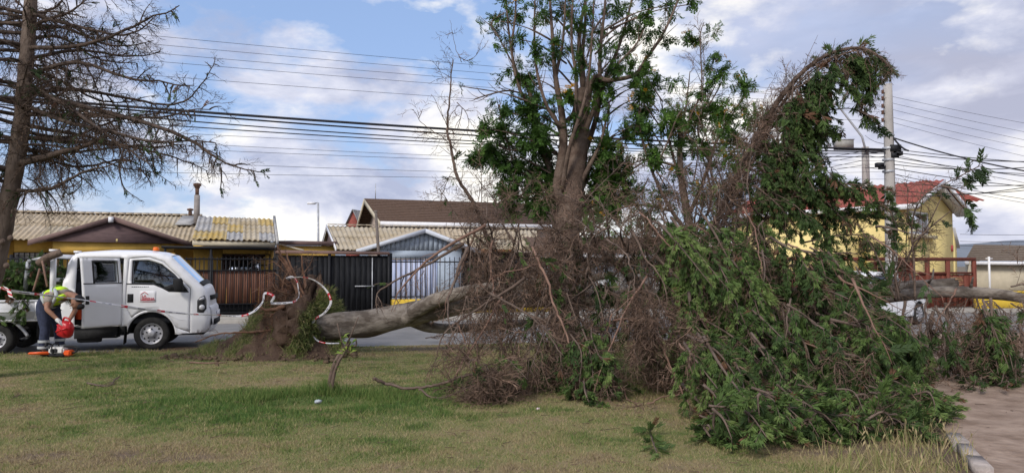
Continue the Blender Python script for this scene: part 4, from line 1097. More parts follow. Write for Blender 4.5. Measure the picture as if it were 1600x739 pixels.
def make_truck():
    ang = math.atan2(.75, 2.49)
    near = G(240, 0, 0) if False else P(240, 415, 14.35)
    org = np.array([near[0], near[1], -.06]) + .72 * np.array([-math.sin(ang), math.cos(ang), 0])
    t = thing('pickup_truck', 'white crew cab flatbed truck with open rear door and red house logo', 'truck', org, ang)
    top = [(-1.53, 1.45), (-1.50, 1.72), (-1.43, 1.85), (-1.33, 1.905), (-.8, 1.945), (-.2, 1.94), (.14, 1.90), (.31, 1.845)]
    ws = [(.31, 1.845), (.88, 1.285)]; front = [(.88, 1.285), (.955, 1.215), (1.0, 1.09), (1.02, .95), (1.03, .84)]
    bump = [(1.03, .84), (1.065, .79), (1.08, .60), (1.055, .42), (.99, .33)]
    prof = top + ws[1:] + front[1:] + bump[1:]
    Wf = lambda x, z: .855 - .11 * max(0, (z - 1.05) / .85) ** 1.25 - .0 - .10 * max(0, (x - .6) / .6) ** 2 - .05 * max(0, (.55 - z) / .3)
    B = Body([(-1.53, 1.45)] + prof, Wf, .085)
    archp = arc(0, .33, .425, -4, 176, 16)
    body = [(-1.60, .50), (-1.585, 1.05)] + prof + [(.425, .30)] + archp[0:] + [(-.43, .49)]
    fdoor = [(-.50, .50), (-.45, .60), (-.36, .72), (-.47, .98), (-.44, 1.80), (-.10, 1.825), (.18, 1.72), (.45, 1.46), (.67, 1.20), (.685, .92), (.68, .34), (.45, .34)]
    # front door follows the arch: build its outline counter-clockwise
    arch_top = [p for p in arc(0, .33, .47, 30, 150, 10)]
    fdoor = [(.70, .33), (.70, 1.20), (.46, 1.47), (.19, 1.74), (-.08, 1.835), (-.43, 1.80), (-.455, 1.20), (-.455, .86)] + arch_top[::-1][1:-1] + [(.44, .44)]
    fwin = [(-.37, 1.315), (.02, 1.30), (.17, 1.235), (.30, 1.165), (.66, 1.15), (.50, 1.37), (.40, 1.49), (.16, 1.69), (-.07, 1.765), (-.37, 1.765)]
    rdoor = [(-1.33, .50), (-.52, .50), (-.52, 1.81), (-1.33, 1.81)]
    rwin = [(-1.09, 1.34), (-.60, 1.34), (-.60, 1.74), (-1.11, 1.74)]
    b = MB(); B.panel(b, body, [rdoor, fdoor], -1); B.panel(b, body, [rwin, fwin], 1)
    B.strip(b, top, 0, bulge=.035); B.strip(b, front, 0, bulge=.05)
    B.strip(b, [(-1.60, .50), (-1.585, 1.05), (-1.53, 1.45)], 0, bulge=.0)
    # windscreen pillars: frame left after the glass
    for sg in (-1, 1):
        for k in range(6):
            pass
    b.build('cab', m_tw, t, True)
    b = MB(); B.strip(b, [(.32, 1.835), (.87, 1.295)], 0, bulge=.05, inset=.03, th=.012); b.build('windscreen', glass_mat('screen_glass', (.30, .42, .55), .62, .02), t, True)
    b = MB(); B.strip(b, [(.845, 1.325), (.93, 1.258)], 0, bulge=.055, push=.012, inset=.02); b.build('cowl', m_seam, t, True)
    b = MB(); B.strip(b, bump, 0, bulge=.05, push=.008, inset=-.01)
    b.build('bumper', m_tw, t, True)
    b = MB(); b.box((1.0, -.5, .46), (1.135, .5, .58)); b.box((.98, -.56, .97), (1.078, .56, 1.06)); b.box((1.085, -.74, .47), (1.09, -.55, .6)); b.build('grille', m_seam, t)
    b = MB(); b.box((1.134, -.26, .62), (1.148, .26, .73)); b.build('number_plate', m_white, t)
    # doors
    b = MB(); B.panel(b, shrink(fdoor, .007), [fwin], -1); fd = b.build('front_door', m_tw, t, True)
    g = MB(); B.panel(g, fwin, (), -1, push=-.018, th=.006); g.build('pane', m_cglass, fd, True)
    g = MB(); B.panel(g, [(.19, 1.23), (.30, 1.165), (.66, 1.15), (.52, 1.345)], (), -1, push=-.004, th=.01); B.panel(g, [(-.455, 1.295), (.03, 1.282), (.18, 1.215), (.30, 1.145), (.67, 1.13), (.66, 1.155), (.31, 1.168), (.185, 1.237), (.03, 1.302), (-.455, 1.317)], (), -1, push=.004, th=.012); g.build('window_trim', m_seam, fd, True)
    g = MB(); B.panel(g, [(-.43, .945), (-.325, .945), (-.325, 1.11), (-.43, 1.11)], (), -1, push=.006, th=.02); g.build('handle', m_seam, fd, True)
    m_red = mat('logo_red', (.55, .035, .05), .5, .05); m_badge = mat('badge_white', (.80, .80, .82), .5, .02)
    yy = -(B.hw(-.05, 1.0) + .002)
    g = MB(); B.panel(g, [(-.21, .945), (.08, .945), (.08, 1.165), (-.21, 1.165)], (), -1, push=.003, th=.004); g.build('logo_panel', m_badge, fd, True)
    g = MB()
    for a, c in (((-.195, .985), (-.195, 1.10)), ((-.195, 1.10), (-.13, 1.145)), ((-.13, 1.145), (-.065, 1.10)), ((-.065, 1.10), (-.065, 1.085)), ((-.195, .985), (.065, .985)), ((-.16, .955), (.055, .955))):
        y1 = -(B.hw(*a) + .0075); g.beam([a[0], y1, a[1]], [c[0], -(B.hw(*c) + .0075), c[1]], .003, .011 if a[1] > .96 else .006)
    lo = g.build('logo_house', m_red, fd)
    for s_, x, z, sz in (('LA', -.175, 1.045, .062), ('SERENA', -.178, .995, .058)):
        o = bpy.data.objects.new('lettering', text_mesh(s_, sz, m_red, .001, .0012)); COL.objects.link(o); o.parent = fd
        o.location = (x, -(B.hw(x, z) + .0085), z); o.rotation_euler = (R(90), 0, 0); o.scale = (1.12, 1, 1)
    g = MB()
    for k in range(9): x = -.36 + k * .035; g.box((x, -(B.hw(x, 1.245) + .006), 1.24), (x + rnd(.018, .027), -(B.hw(x, 1.245) + .003), 1.253))
    g.build('small_print', m_seam, fd)
    # character line along the cab side
    g = MB(); B.panel(g, [(-.52, .885), (-.40, .885), (-.22, .84), (-.05, .80), (.12, .81), (.36, .66), (.52, .585), (.70, .575), (.70, .583), (.53, .595), (.37, .672), (.13, .822), (-.05, .815), (-.22, .855), (-.40, .90), (-.52, .90)], (), -1, push=.004, th=.01, g=.05); g.build('crease', m_tw, t, True)
    # rear door, hinged at its front edge and standing ajar
    h = bpy.data.objects.new('rear_door', None); COL.objects.link(h); h.parent = t; h.location = (-.515, -.845, 0); h.rotation_euler = (0, 0, R(50))
    b = MB(); B.panel(b, shrink(rdoor, .007), [rwin], -1, th=.05); o = b.build('door_panel', m_tw, h, True); o.location = (.515, .845, 0)
    g = MB(); B.panel(g, rwin, (), -1, push=-.02, th=.006); o = g.build('pane', m_cglass, h, True); o.location = (.515, .845, 0)
    g = MB(); B.panel(g, [(-1.32, 1.315), (-.525, 1.315), (-.525, 1.335), (-1.32, 1.335)], (), -1, push=.004, th=.012); B.panel(g, [(-1.29, .945), (-1.22, .945), (-1.22, 1.10), (-1.29, 1.10)], (), -1, push=.008, th=.02)
    for x0, x1, z0, z1 in ((-1.125, -1.09, 1.335, 1.755), (-.60, -.585, 1.335, 1.755), (-1.125, -.585, 1.74, 1.755)): B.panel(g, [(x0, z0), (x1, z0), (x1, z1), (x0, z1)], (), -1, push=.003, th=.012)
    o = g.build('handle_and_trim', m_seam, h, True); o.location = (.515, .845, 0)
    # far side panes
    g = MB(); B.panel(g, rwin, (), 1, push=-.02, th=.006); B.panel(g, fwin, (), 1, push=-.02, th=.006); g.build('far_pane', m_cglass, t, True)
    # interior
    b = MB(); b.box((-1.5, -.72, .52), (.85, .78, .62)); b.box((.55, -.7, .62), (.85, .7, 1.16)); b.box((-1.52, -.7, .62), (-1.49, .7, 1.2)); b.box((-.52, -.76, .52), (-.46, .76, 1.3)); b.build('cabin_floor', m_seat, t)
    for x in (-.28, -1.35):
        for y in (-.42, .38):
            b = MB(); b.box((x - .02, y - .24, .62), (x + .48, y + .24, .86)); b.box((x - .1, y - .23, .86), (x + .04, y + .23, 1.34)); b.box((x - .09, y - .12, 1.35), (x + .0, y + .12, 1.56)); b.build('seat', m_seat, t)
    b = MB(); a = np.linspace(0, 2 * math.pi, 18); b.tube([(.42 + .05 * math.sin(q), .4 + .18 * math.cos(q), 1.13 + .16 * math.sin(q)) for q in a], .013, 6); b.build('steering_wheel', m_seam, t, True)
    # headlight, mirror, beacon, mudguards
    b = MB(); B.panel(b, [(.825, .735), (.94, .72), (.995, .80), (.99, .97), (.955, 1.07), (.875, 1.03), (.825, .97)], (), -1, push=.008, th=.03); hl = b.build('headlight', mat('headlight_dark', (.035, .036, .04), .12, .1, spec=.7), t, True)
    b = MB(); b.lathe([(0, -.875), (.05, -.872), (.055, -.85)], 'y', 16, org=(.91, .02, .83)); B.panel(b, [(.85, .975), (.955, .985), (.95, 1.045), (.875, 1.015)], (), -1, push=.012, th=.02); b.build('lens', mat('lens', (.6, .6, .62), .15, .05, spec=.8), hl, True)
    b = MB(); B.panel(b, [(.825, .735), (.94, .72), (.995, .80), (.99, .97), (.955, 1.07), (.875, 1.03), (.825, .97)], (), 1, push=.008, th=.03); b.build('headlight', MATS['headlight_dark'], t, True)
    for sg in (-1, 1):
        b = MB(); y = sg * .97; V = []
        for z, k in ((1.16, .75), (1.19, .95), (1.28, 1.05), (1.37, 1.0), (1.41, .8)):
            for q in range(10): an = 2 * math.pi * q / 10; V.append((.49 + .09 * k * math.cos(an) + (1.3 - z) * .12, y + .07 * k * math.sin(an), z))
        b.add(V, [[i * 10 + j, i * 10 + (j + 1) % 10, (i + 1) * 10 + (j + 1) % 10, (i + 1) * 10 + j] for i in range(4) for j in range(10)])
        b.poly += [[b.n - 10 + i for i in range(10)], [b.n - 50 + i for i in reversed(range(10))]]; b.pm += [0, 0]
        b.beam([.52, sg * .93, 1.22], [.60, sg * .78, 1.2], .05, .04); b.build('mirror', m_seam, t, True)
    b = MB(); b.lathe([(0, .075), (.05, .07), (.06, .03), (.06, 0)], 'z', 14, org=(-.03, -.3, 1.965)); b.build('beacon', mat('orange_lens', (.75, .16, .02), .35, .05), t, True)
    b = MB(); b.tube([(.82, -.1, 1.35), (.96, -.35, 1.25)], .012, 5); b.tube([(.86, .3, 1.33), (.97, .0, 1.245)], .012, 5); b.build('wiper', m_seam, t)
    # wheels
    wheel(t, 0, -.72, .325, .19, .205); wheel(t, 0, .72, .325, .19, .205, side=1)
    for y, s in ((-.68, -1), (.68, 1)):
        wheel(t, -2.615, y - .09 * 1, .285, .15, .165, 8, s); wheel(t, -2.615, y + .09, .285, .15, .165, 8, s)
    # wheel arch liner, chassis, tank, mud flap
    b = MB(); pts = arc(0, .33, .415, 0, 180, 14)
    V = [(x, y, z) for x, z in pts for y in (-.835, -.45)]; b.add(V, [[2 * i, 2 * i + 1, 2 * i + 3, 2 * i + 2] for i in range(14)])
    V = [(x, y, z) for x, z in pts for y in (.835, .45)]; b.add(V, [[2 * i, 2 * i + 1, 2 * i + 3, 2 * i + 2] for i in range(14)]); b.build('arch_liner', m_under, t)
    b = MB(); b.box((-4.1, -.42, .50), (.9, -.32, .66)); b.box((-4.1, .32, .50), (.9, .42, .66)); b.box((-1.35, -.78, .26), (-.62, -.45, .5)); b.box((-.6, -.7, .3), (-.47, -.4, .5)); b.box((-2.0, -.7, .3), (-1.45, -.45, .6)); b.box((-.2, -.4, .25), (.9, .4, .6)); b.box((-2.7, -.6, .22), (-2.53, .6, .36)); b.box((-1.1, .3, .25), (-.3, .75, .5)); b.build('chassis', m_under, t)
    b = MB(); b.lathe([(0, -.2), (.10, -.2), (.11, -.15), (.11, .15), (.10, .2), (0, .2)], 'x', 14, org=(-1.12, -.62, .28)); b.build('air_tank', m_under, t, True)
    b = MB(); b.add([(-.46, -.84, .6), (-.49, -.84, .14), (-.49, -.6, .14), (-.46, -.6, .6), (-.45, -.84, .6), (-.48, -.84, .14), (-.48, -.6, .14), (-.45, -.6, .6)], [[0, 1, 2, 3], [7, 6, 5, 4], [0, 4, 5, 1], [2, 6, 7, 3], [1, 5, 6, 2]]); b.build('mud_flap', m_seam, t)
    b = MB(); b.tube(arc3 := catmull([(-3.2, -.84, .3), (-3.08, -.84, .52), (-2.85, -.84, .64), (-2.6, -.84, .66), (-2.35, -.84, .62), (-2.18, -.84, .46), (-2.1, -.84, .34)], 4), .03, 6); b.build('rear_mudguard', m_steel, t, True)
    # flat bed with drop sides and headboard frame
    b = MB(); b.box((-4.25, -.85, .68), (-1.73, .85, .76)); b.build('bed_floor', m_tw, t)
    for y in (-.875, .845):
        b = MB(); b.box((-4.25, y, .62), (-1.73, y + .03, 1.02)); 
        for z in (.635, .80, .995): b.box((-4.25, y - .014, z - .02), (-1.73, y - .001, z + .02))
        for x in (-1.95, -2.8, -3.6): b.box((x - .03, y - .024, .66), (x + .03, y - .0145, .98))
        b.build('drop_side', m_tw, t)
    b = MB(); b.box((-4.28, -.87, .62), (-4.253, .87, 1.02)); b.build('tailgate', m_tw, t)
    b = MB()
    for y in (-.80, .80): b.box((-1.76, y - .05, 1.0), (-1.68, y + .05, 1.93)); b.box((-1.78, y - .07, 1.93), (-1.66, y + .07, 1.97))
    b.box((-1.75, -.75, 1.80), (-1.69, .75, 1.88)); b.box((-1.75, -.75, 1.35), (-1.69, .75, 1.42)); b.box((-1.74, -.75, .765), (-1.71, .75, 1.12)); b.build('headboard_frame', m_tw, t)
    b = MB(); b.beam([-1.72, -.78, 1.85], [-2.15, -.74, 1.74], .09, .06); b.beam([-2.15, -.74, 1.74], [-2.2, -.72, 1.2], .07, .05); b.build('rack_arm', m_steel, t)
    # orange tub standing in the open rear doorway
    M = Matrix.Translation(org) @ Matrix.Rotation(ang, 4, 'Z')
    p = M @ Vector((-1.245, -.70, .63)); b = MB(); b.lathe([(0, 0), (.10, 0), (.125, .25), (.13, .25), (.13, .28), (.105, .28), (.09, .03), (0, .03)], 'z', 18)
    b.box((-.0, -.13, .2), (.02, -.128, .3)); o = b.build('orange_tub', mat('orange_plastic', (.62, .075, .02), .45, .1), smooth_=True); o.location = p; tag(o, 'round orange tub standing in the open rear doorway of the white truck', 'tub')
    return t, M
truck, TM = make_truck()

def make_car():
    p = P(1430, 415, 20.6); ang = R(38)
    org = np.array([p[0], p[1], -.06]) + np.array([-math.sin(ang), math.cos(ang), 0]) * .74
    t = thing('parked_car', 'white hatchback car half hidden behind the drooping branches on the right', 'car', org, ang)
    prof = [(-3.25, .75), (-3.22, 1.0), (-3.05, 1.15), (-2.75, 1.42), (-2.4, 1.47), (-1.6, 1.485), (-1.0, 1.43), (-.25, 1.02), (.35, .93), (.62, .82), (.70, .62), (.66, .36)]
    Wf = lambda x, z: .83 - .17 * max(0, (z - .85) / .62) ** 1.1 - .1 * max(0, (x - .2) / .5) ** 2 - .08 * max(0, (-2.8 - x) / .45) ** 2
    B = Body(prof, Wf, .1)
    a1, a2 = arc(0, .30, .36, -2, 182, 14), arc(-2.5, .30, .36, -2, 182, 14)
    body = [(-3.2, .34)] + prof + a1[:] + [(-.42, .25), (-2.08, .25)] + a2 + [(-2.95, .34)]
    win = [(-2.72, 1.02), (-.42, .98), (-1.02, 1.36), (-1.6, 1.41), (-2.5, 1.38)]
    b = MB(); B.panel(b, body, [win], -1, g=.1); B.panel(b, body, [win], 1, g=.1)
    B.strip(b, prof[5:7] if False else [(-2.75, 1.42), (-2.4, 1.47), (-1.6, 1.485), (-1.0, 1.43)], step=.1); B.strip(b, prof[7:], step=.1); B.strip(b, prof[:3], step=.1)
    b.build('body', m_tw, t, True)
    g = MB(); B.panel(g, win, (), -1, push=-.01, th=.006, g=.15); B.panel(g, win, (), 1, push=-.01, th=.006, g=.15); g.build('side_window', m_cglass, t, True)
    g = MB(); B.strip(g, [(-1.0, 1.43), (-.25, 1.02)], inset=.03, th=.01, step=.1); g.build('windscreen', m_cglass, t, True); g = MB(); B.strip(g, [(-3.05, 1.15), (-2.75, 1.42)], inset=.03, th=.01); g.build('rear_window', m_cglass, t, True)
    g = MB(); B.panel(g, [(-1.5, .98), (-1.44, .98), (-1.44, 1.40), (-1.5, 1.40)], (), -1, push=.0, th=.02); B.panel(g, [(-1.35, .27), (-1.33, .27), (-1.4, .97), (-1.42, .97)], (), -1, push=.001, th=.004); g.build('pillar', m_seam, t, True)
    for sd in (-1, 1):
        g = MB(); B.panel(g, [(.32, .70), (.60, .64), (.61, .76), (.36, .84)], (), sd, push=.005, th=.03); g.build('headlight', MATS['lens'], t, True)
        g = MB(); B.panel(g, [(-3.18, .8), (-2.98, .82), (-2.98, 1.02), (-3.14, 1.04)], (), sd, push=.005, th=.03); g.build('tail_light', mat('tail_red', (.4, .02, .02), .3, .05), t, True)
        wheel(t, 0, .74 * sd, .30, .19, .21, 9, sd, False); wheel(t, -2.5, .74 * sd, .30, .19, .21, 9, sd, False)
        b = MB(); b.box((-.75, sd * .80, .98), (-.62, sd * .95, 1.1)); b.build('mirror', m_tw, t)
    b = MB(); b.box((-2.9, -.66, .2), (.5, .66, .5)); b.box((-2.6, -.6, .5), (-.4, .6, .7)); b.build('underbody', m_under, t)
    for x in (-1.6, -2.4):
        b = MB(); b.box((x, -.5, .5), (x + .1, .5, 1.2)); b.build('seat', m_seat, t)
make_car()
# ------------------------------------------------------------------ worker, saw, container
def skin(name, verts, edges, radii, m, parent, sub=2, root=0):
    me = bpy.data.meshes.new(name); me.from_pydata([tuple(v) for v in verts], edges, [])
    o = bpy.data.objects.new(name, me); COL.objects.link(o)
    md = o.modifiers.new('s', 'SKIN'); md.use_smooth_shade = True
    sv = me.skin_vertices[0] if me.skin_vertices else None
    for i, r in enumerate(radii):
        rr = r if isinstance(r, tuple) else (r, r); me.skin_vertices[0].data[i].radius = rr
    me.skin_vertices[0].data[root].use_root = True
    o.modifiers.new('u', 'SUBSURF').levels = sub
    dg = bpy.context.evaluated_depsgraph_get(); dg.update()
    nm = bpy.data.meshes.new_from_object(o.evaluated_get(dg)); bpy.data.objects.remove(o); nm.name = name
    nm.materials.clear(); nm.materials.append(m)
    for p in nm.polygons: p.use_smooth = True
    r = bpy.data.objects.new(name, nm); COL.objects.link(r); r.parent = parent
    return r
def chain(lists):
    V = []; E = []; Rr = []
    for pts in lists:
        st = None
        for k, it in enumerate(pts):
            if isinstance(it, int): st = it; continue
            p, r = it; V.append(p); Rr.append(r)
            if st is not None: E.append((st, len(V) - 1))
            st = len(V) - 1
    return V, E, Rr
def make_person():
    Z = 13.0; b0 = P(78, 415, Z); org = np.array([b0[0], Z, 0.0])
    t = thing('person', 'worker bending over in a yellow hi-vis vest, navy trousers and white gloves beside the truck', 'person', org)
    m_skin = mat('skin', (.30, .155, .10), .6, .12, 12); m_navy = mat('navy_cloth', (.035, .042, .075), .9, .3, 14, bump=.4, bscale=30)
    m_vis = mat('hi_vis', (.55, .85, .03), .7, .08, 9); m_refl = mat('reflective', (.45, .47, .48), .4, .1, 10); m_shirt = mat('beige_shirt', (.30, .26, .22), .9, .15, 12, bump=.3)
    m_glove = mat('white_glove', (.70, .69, .67), .8, .08, 14); m_hair = mat('black_hair', (.012, .011, .012), .7, .3, 25); m_boot = mat('boot', (.03, .028, .026), .7, .3, 9)
    k = lambda px, py, dy=0: (P(px, py, Z + dy) - org)
    hipN, hipF = np.array([-.06, -.10, .88]), np.array([-.02, .12, .88])
    pel = np.array([-.06, .0, .95]); chest = np.array([.22, -.06, 1.10]); neck = np.array([.40, -.10, 1.08])
    shN, shF = np.array([.17, -.27, 1.06]), np.array([.36, .10, 1.06])
    elN = k(73, 483, -.42); haN = k(91, 500, -.40); elF = k(118, 484, -.05); haF = k(107, 502, -.22)
    ftN, ftF = np.array([-.0, -.14, .09]), np.array([.14, .14, .09])
    knN, knF = np.array([.03, -.13, .48]), np.array([.10, .13, .48])
    hd = k(121, 470, -.2); hd0 = k(117, 463, -.16); chin = k(117, 482, -.24)
    # one continuous body
    L = [[(pel, .13), (lerp(pel, chest, .5), (.14, .15)), (chest, (.16, .13)), (neck, .065), (hd0, .075), (hd, .105), (lerp(hd, chin, .7), .075), (chin, .045)],
         [0, (hipN, .105), (lerp(hipN, knN, .5), .088), (knN, .062), (lerp(knN, ftN, .35), .06), (ftN, .042), (ftN + [.10, -.02, -.05], .035), (ftN + [.17, -.03, -.06], .028)],
         [0, (hipF, .105), (lerp(hipF, knF, .5), .088), (knF, .062), (lerp(knF, ftF, .35), .06), (ftF, .042), (ftF + [.10, -.02, -.05], .035), (ftF + [.17, -.03, -.06], .028)],
         [2, (shN, .075), (lerp(shN, elN, .5), .055), (elN, .045), (lerp(elN, haN, .4), .042), (haN, .03), (haN + (haN - elN) * .12, (.038, .02))],
         [2, (shF, .075), (lerp(shF, elF, .5), .055), (elF, .045), (lerp(elF, haF, .4), .042), (haF, .03), (haF + (haF - elF) * .12, (.038, .02))]]
    V, E, Rr = chain(L); skin('body', V, E, Rr, m_skin, t)
    L = [[(lerp(pel, chest, .32), .165), (pel, .168)], [1, (hipN, .135), (lerp(hipN, knN, .5), .11), (knN, .085), (lerp(knN, ftN, .5), .085), (ftN + [0, 0, .02], .075)], [1, (hipF, .135), (lerp(hipF, knF, .5), .11), (knF, .085), (lerp(knF, ftF, .5), .085), (ftF + [0, 0, .02], .075)]]
    V, E, Rr = chain(L); skin('trousers', V, E, Rr, m_navy, t)
    for kn, ft in ((knN, ftN), (knF, ftF)):
        for f in (.55, .82):
            b = MB(); p = lerp(kn, ft, f); b.tube([p + [0, 0, .022], p - [0, 0, .022]], [.094, .092], 16, cap=False); b.build('reflective_band', m_refl, t, True)
    for ft in (ftN, ftF):
        V, E, Rr = chain([[(ft + [-.03, 0, .03], .065), (ft + [-.02, 0, -.03], .06), (ft + [.10, -.02, -.045], .05), (ft + [.19, -.03, -.055], .04)]]); skin('boot', V, E, Rr, m_boot, t, 2)
    V, E, Rr = chain([[(chest + [-.02, 0, .0], (.165, .14)), (chest + [.1, -.02, .0], (.15, .12)), (neck, .075)], [0, (shN, .09), (lerp(shN, elN, .62), .075)], [0, (shF, .09), (lerp(shF, elF, .55), .075)]]); skin('shirt', V, E, Rr, m_shirt, t)
    # vest: lower back, sides, and shoulder pieces around the arm
    V, E, Rr = chain([[(pel + [.05, 0, .07], (.178, .165)), (lerp(pel, chest, .45), (.185, .175)), (lerp(pel, chest, .8), (.182, .16)), (chest + [.06, -.02, .02], (.178, .145)), (lerp(chest, neck, .75) + [0, 0, .01], (.12, .10))]]); skin('vest', V, E, Rr, m_vis, t)
    V, E, Rr = chain([[(lerp(pel, chest, .62) + [.03, -.12, -.12], (.06, .03)), (chest + [.13, -.24, -.07], (.075, .035)), (chest + [.24, -.2, -.02], (.07, .04))]]); skin('vest_front', V, E, Rr, m_vis, t)
    for f in (.35, 1.0):
        p = lerp(pel, chest, f); d = (chest - pel) / np.linalg.norm(chest - pel); b = MB(); b.tube([p - d * .028, p + d * .028], [.182 - .012 * f, .18 - .012 * f], 20, cap=False); b.build('reflective_band', m_refl, t, True)
    b = MB(); b.tube(catmull([chest + [.02, -.17, .08], chest + [.12, -.28, -.03], lerp(pel, chest, .7) + [.05, -.21, -.18]], 4), .03, 8); b.build('reflective_band', m_refl, t, True)
    # hair and the dark cap hanging forward
    V, E, Rr = chain([[(hd0 + [.005, 0, .01], .075), (hd + [.025, .01, .012], .112), (lerp(hd, chin, .35) + [.04, .02, 0], .095)]]); skin('hair', V, E, Rr, m_hair, t)
    b = MB(); b.tube(catmull([hd + [.02, .0, -.09], hd + [.07, -.01, -.10], hd + [.12, -.01, -.085]], 4), [.05, .06, .06, .06, .055, .05, .045, .04, .03], 10); b.build('cap_brim', m_hair, t, True)
    f = lerp(hd, chin, .62) + [-.055, -.02, 0]                                     # face, turned down towards the hands
    for s in (-1, 1):
        b = MB(); b.lathe([(0, -.02), (.014, -.01), (.018, 0), (.014, .01), (0, .02)], 'y', 8, org=hd + [-.03, .09 * s, -.05]); b.build('ear', m_skin, t, True)
        b = MB(); b.lathe([(0, .008), (.009, .004), (.011, 0), (.009, -.004)], 'x', 8, org=f + [-.02, .03 * s, .03]); b.build('eye', m_hair, t, True)
    b = MB(); b.add([f + [-.01, -.012, .03], f + [-.01, .012, .03], f + [-.05, 0, -.005], f + [-.01, -.016, -.01], f + [-.01, .016, -.01]], None, [[0, 1, 2], [0, 2, 3], [1, 4, 2], [3, 2, 4]]); b.build('nose', m_skin, t)
    b = MB(); b.beam(f + [-.022, -.02, -.035], f + [-.022, .02, -.035], .008, .008); b.build('mouth', mat('lips', (.22, .09, .07), .6), t)
    # gloved hands: palm, four fingers and a thumb curled round the container
    can = k(102.5, 513, -.33)
    for ha, el, s in ((haN, elN, -1), (haF, elF, 1)):
        d = (ha - el) / np.linalg.norm(ha - el); tgt = can - ha; tgt /= np.linalg.norm(tgt); side = np.cross(d, [0, 0, 1.]); side /= np.linalg.norm(side)
        Ls = [[(ha - d * .05, .04), (ha, .036), (ha + d * .06, (.045, .026)), (ha + d * .085, (.042, .022))]]
        for q in range(4):
            o = side * (.032 - .021 * q); ln = (.06, .068, .064, .05)[q]
            a = ha + d * .09 + o; c = a + (d * .75 + tgt * .5) * ln * .55; e = c + (d * .25 + tgt * .9) * ln * .45
            Ls.append([3, (a, .0115), (c, .0105), (e, .009)])
        a = ha + d * .03 + side * .045; Ls.append([1, (a, .016), (a + d * .035 + side * .012 + tgt * .01, .013), (a + d * .06 + tgt * .03, .0105)])
        V, E, Rr = chain(Ls); skin('glove', V, E, Rr, m_glove, t, 1)
    # red fuel container held in the hands
    m_rc = mat('red_plastic', (.50, .012, .018), .35, .12, 6, spec=.5)
    V = []; n = 18
    for z, rx, ry in ((-.19, .10, .08), (-.175, .15, .11), (-.08, .175, .125), (.06, .17, .12), (.14, .13, .10), (.17, .07, .06)):
        for i in range(n):
            a = 2 * math.pi * i / n; c, s_ = math.cos(a), math.sin(a); q = (abs(c) ** 3.2 + abs(s_) ** 3.2) ** (-1 / 3.2); V.append((rx * c * q, ry * s_ * q, z))
    b = MB(); b.add(V, [[i * n + j, i * n + (j + 1) % n, (i + 1) * n + (j + 1) % n, (i + 1) * n + j] for i in range(5) for j in range(n)])
    b.poly += [[j for j in reversed(range(n))], [5 * n + j for j in range(n)]]; b.pm += [0, 0]
    c = thing('fuel_can', 'red plastic fuel can held in the bending worker\'s gloved hands', 'fuel can', org + can); c.rotation_euler = (R(8), R(18), R(-10)); c.scale = (.76, .76, .76)
    b.build('tank', m_rc, c, True)
    b = MB(); b.tube(catmull([(-.10, 0, .15), (-.09, 0, .23), (0, 0, .25), (.07, 0, .22), (.07, 0, .15)], 5), .022, 8); b.build('handle', m_rc, c, True)
    b = MB(); b.lathe([(0, .06), (.035, .055), (.035, 0)], 'z', 12, org=(.1, 0, .13)); b.build('cap', m_rc, c, True)
    b = MB(); 
    for a_, c_ in (((-.13, -.127, .08), (.13, -.127, -.1)), ((-.13, -.127, -.1), (.13, -.127, .08))): b.beam(a_, c_, .012, .03)
    b.build('rib', m_rc, c)
    # chainsaw on the grass
    m_or = mat('orange_casing', (.75, .10, .012), .4, .08, 6, spec=.5); m_wh = mat('white_casing', (.68, .67, .65), .45, .06, 6)
    so_ = np.array([P(94, 415, 12.75)[0], 12.75, .02])
    s = thing('chainsaw', 'orange and white chainsaw lying on the grass at the worker\'s feet', 'chainsaw', so_); s.rotation_euler = (0, 0, R(2)); s.scale = (.8, .8, .8)
    def rb(lo, hi, m, name, bev=.02):
        bm = bmesh.new(); bmesh.ops.create_cube(bm, size=1); lo = Vector(lo); hi = Vector(hi)
        for v in bm.verts: v.co = Vector(((v.co[i] + .5) * (hi[i] - lo[i]) + lo[i] for i in range(3)))
        bmesh.ops.bevel(bm, geom=bm.edges[:], offset=bev, segments=2, affect='EDGES'); me = bpy.data.meshes.new(name); bm.to_mesh(me); bm.free(); me.materials.append(m)
        o = bpy.data.objects.new(name, me); COL.objects.link(o); o.parent = s; return o
    rb((-.16, -.11, .05), (.17, .11, .20), m_wh, 'engine_cover', .035); rb((-.15, -.12, .0), (.19, .12, .065), m_seam, 'base', .02); rb((.155, -.10, .01), (.31, .10, .13), m_or, 'rear_housing', .025); rb((-.1, -.13, .09), (.05, -.105, .17), m_seam, 'vent_grille', .01)
    b = MB(); b.tube(catmull([(-.02, -.14, .06), (-.05, -.15, .2), (-.05, -.08, .27), (-.05, .08, .27), (-.05, .14, .1)], 5), .014, 8); b.tube(catmull([(.28, 0, .05), (.40, 0, .1), (.40, 0, .18), (.28, 0, .21), (.12, 0, .21)], 5), .02, 8); b.build('handle', m_seam, s, True)
    b = MB(); b.tube(catmull([(-.2, -.12, .22), (-.24, -.02, .28), (-.2, .1, .24)], 4), .02, 6); b.build('hand_guard', m_seam, s, True)
    b = MB(); o1 = [(-.18, .03), (-.6, .035), (-.645, .06), (-.6, .085), (-.18, .1)]
    b.slab([(x, .02, z) for x, z in o1], (0, -.035, 0)); b.build('bar_cover', m_or, s)
make_person()
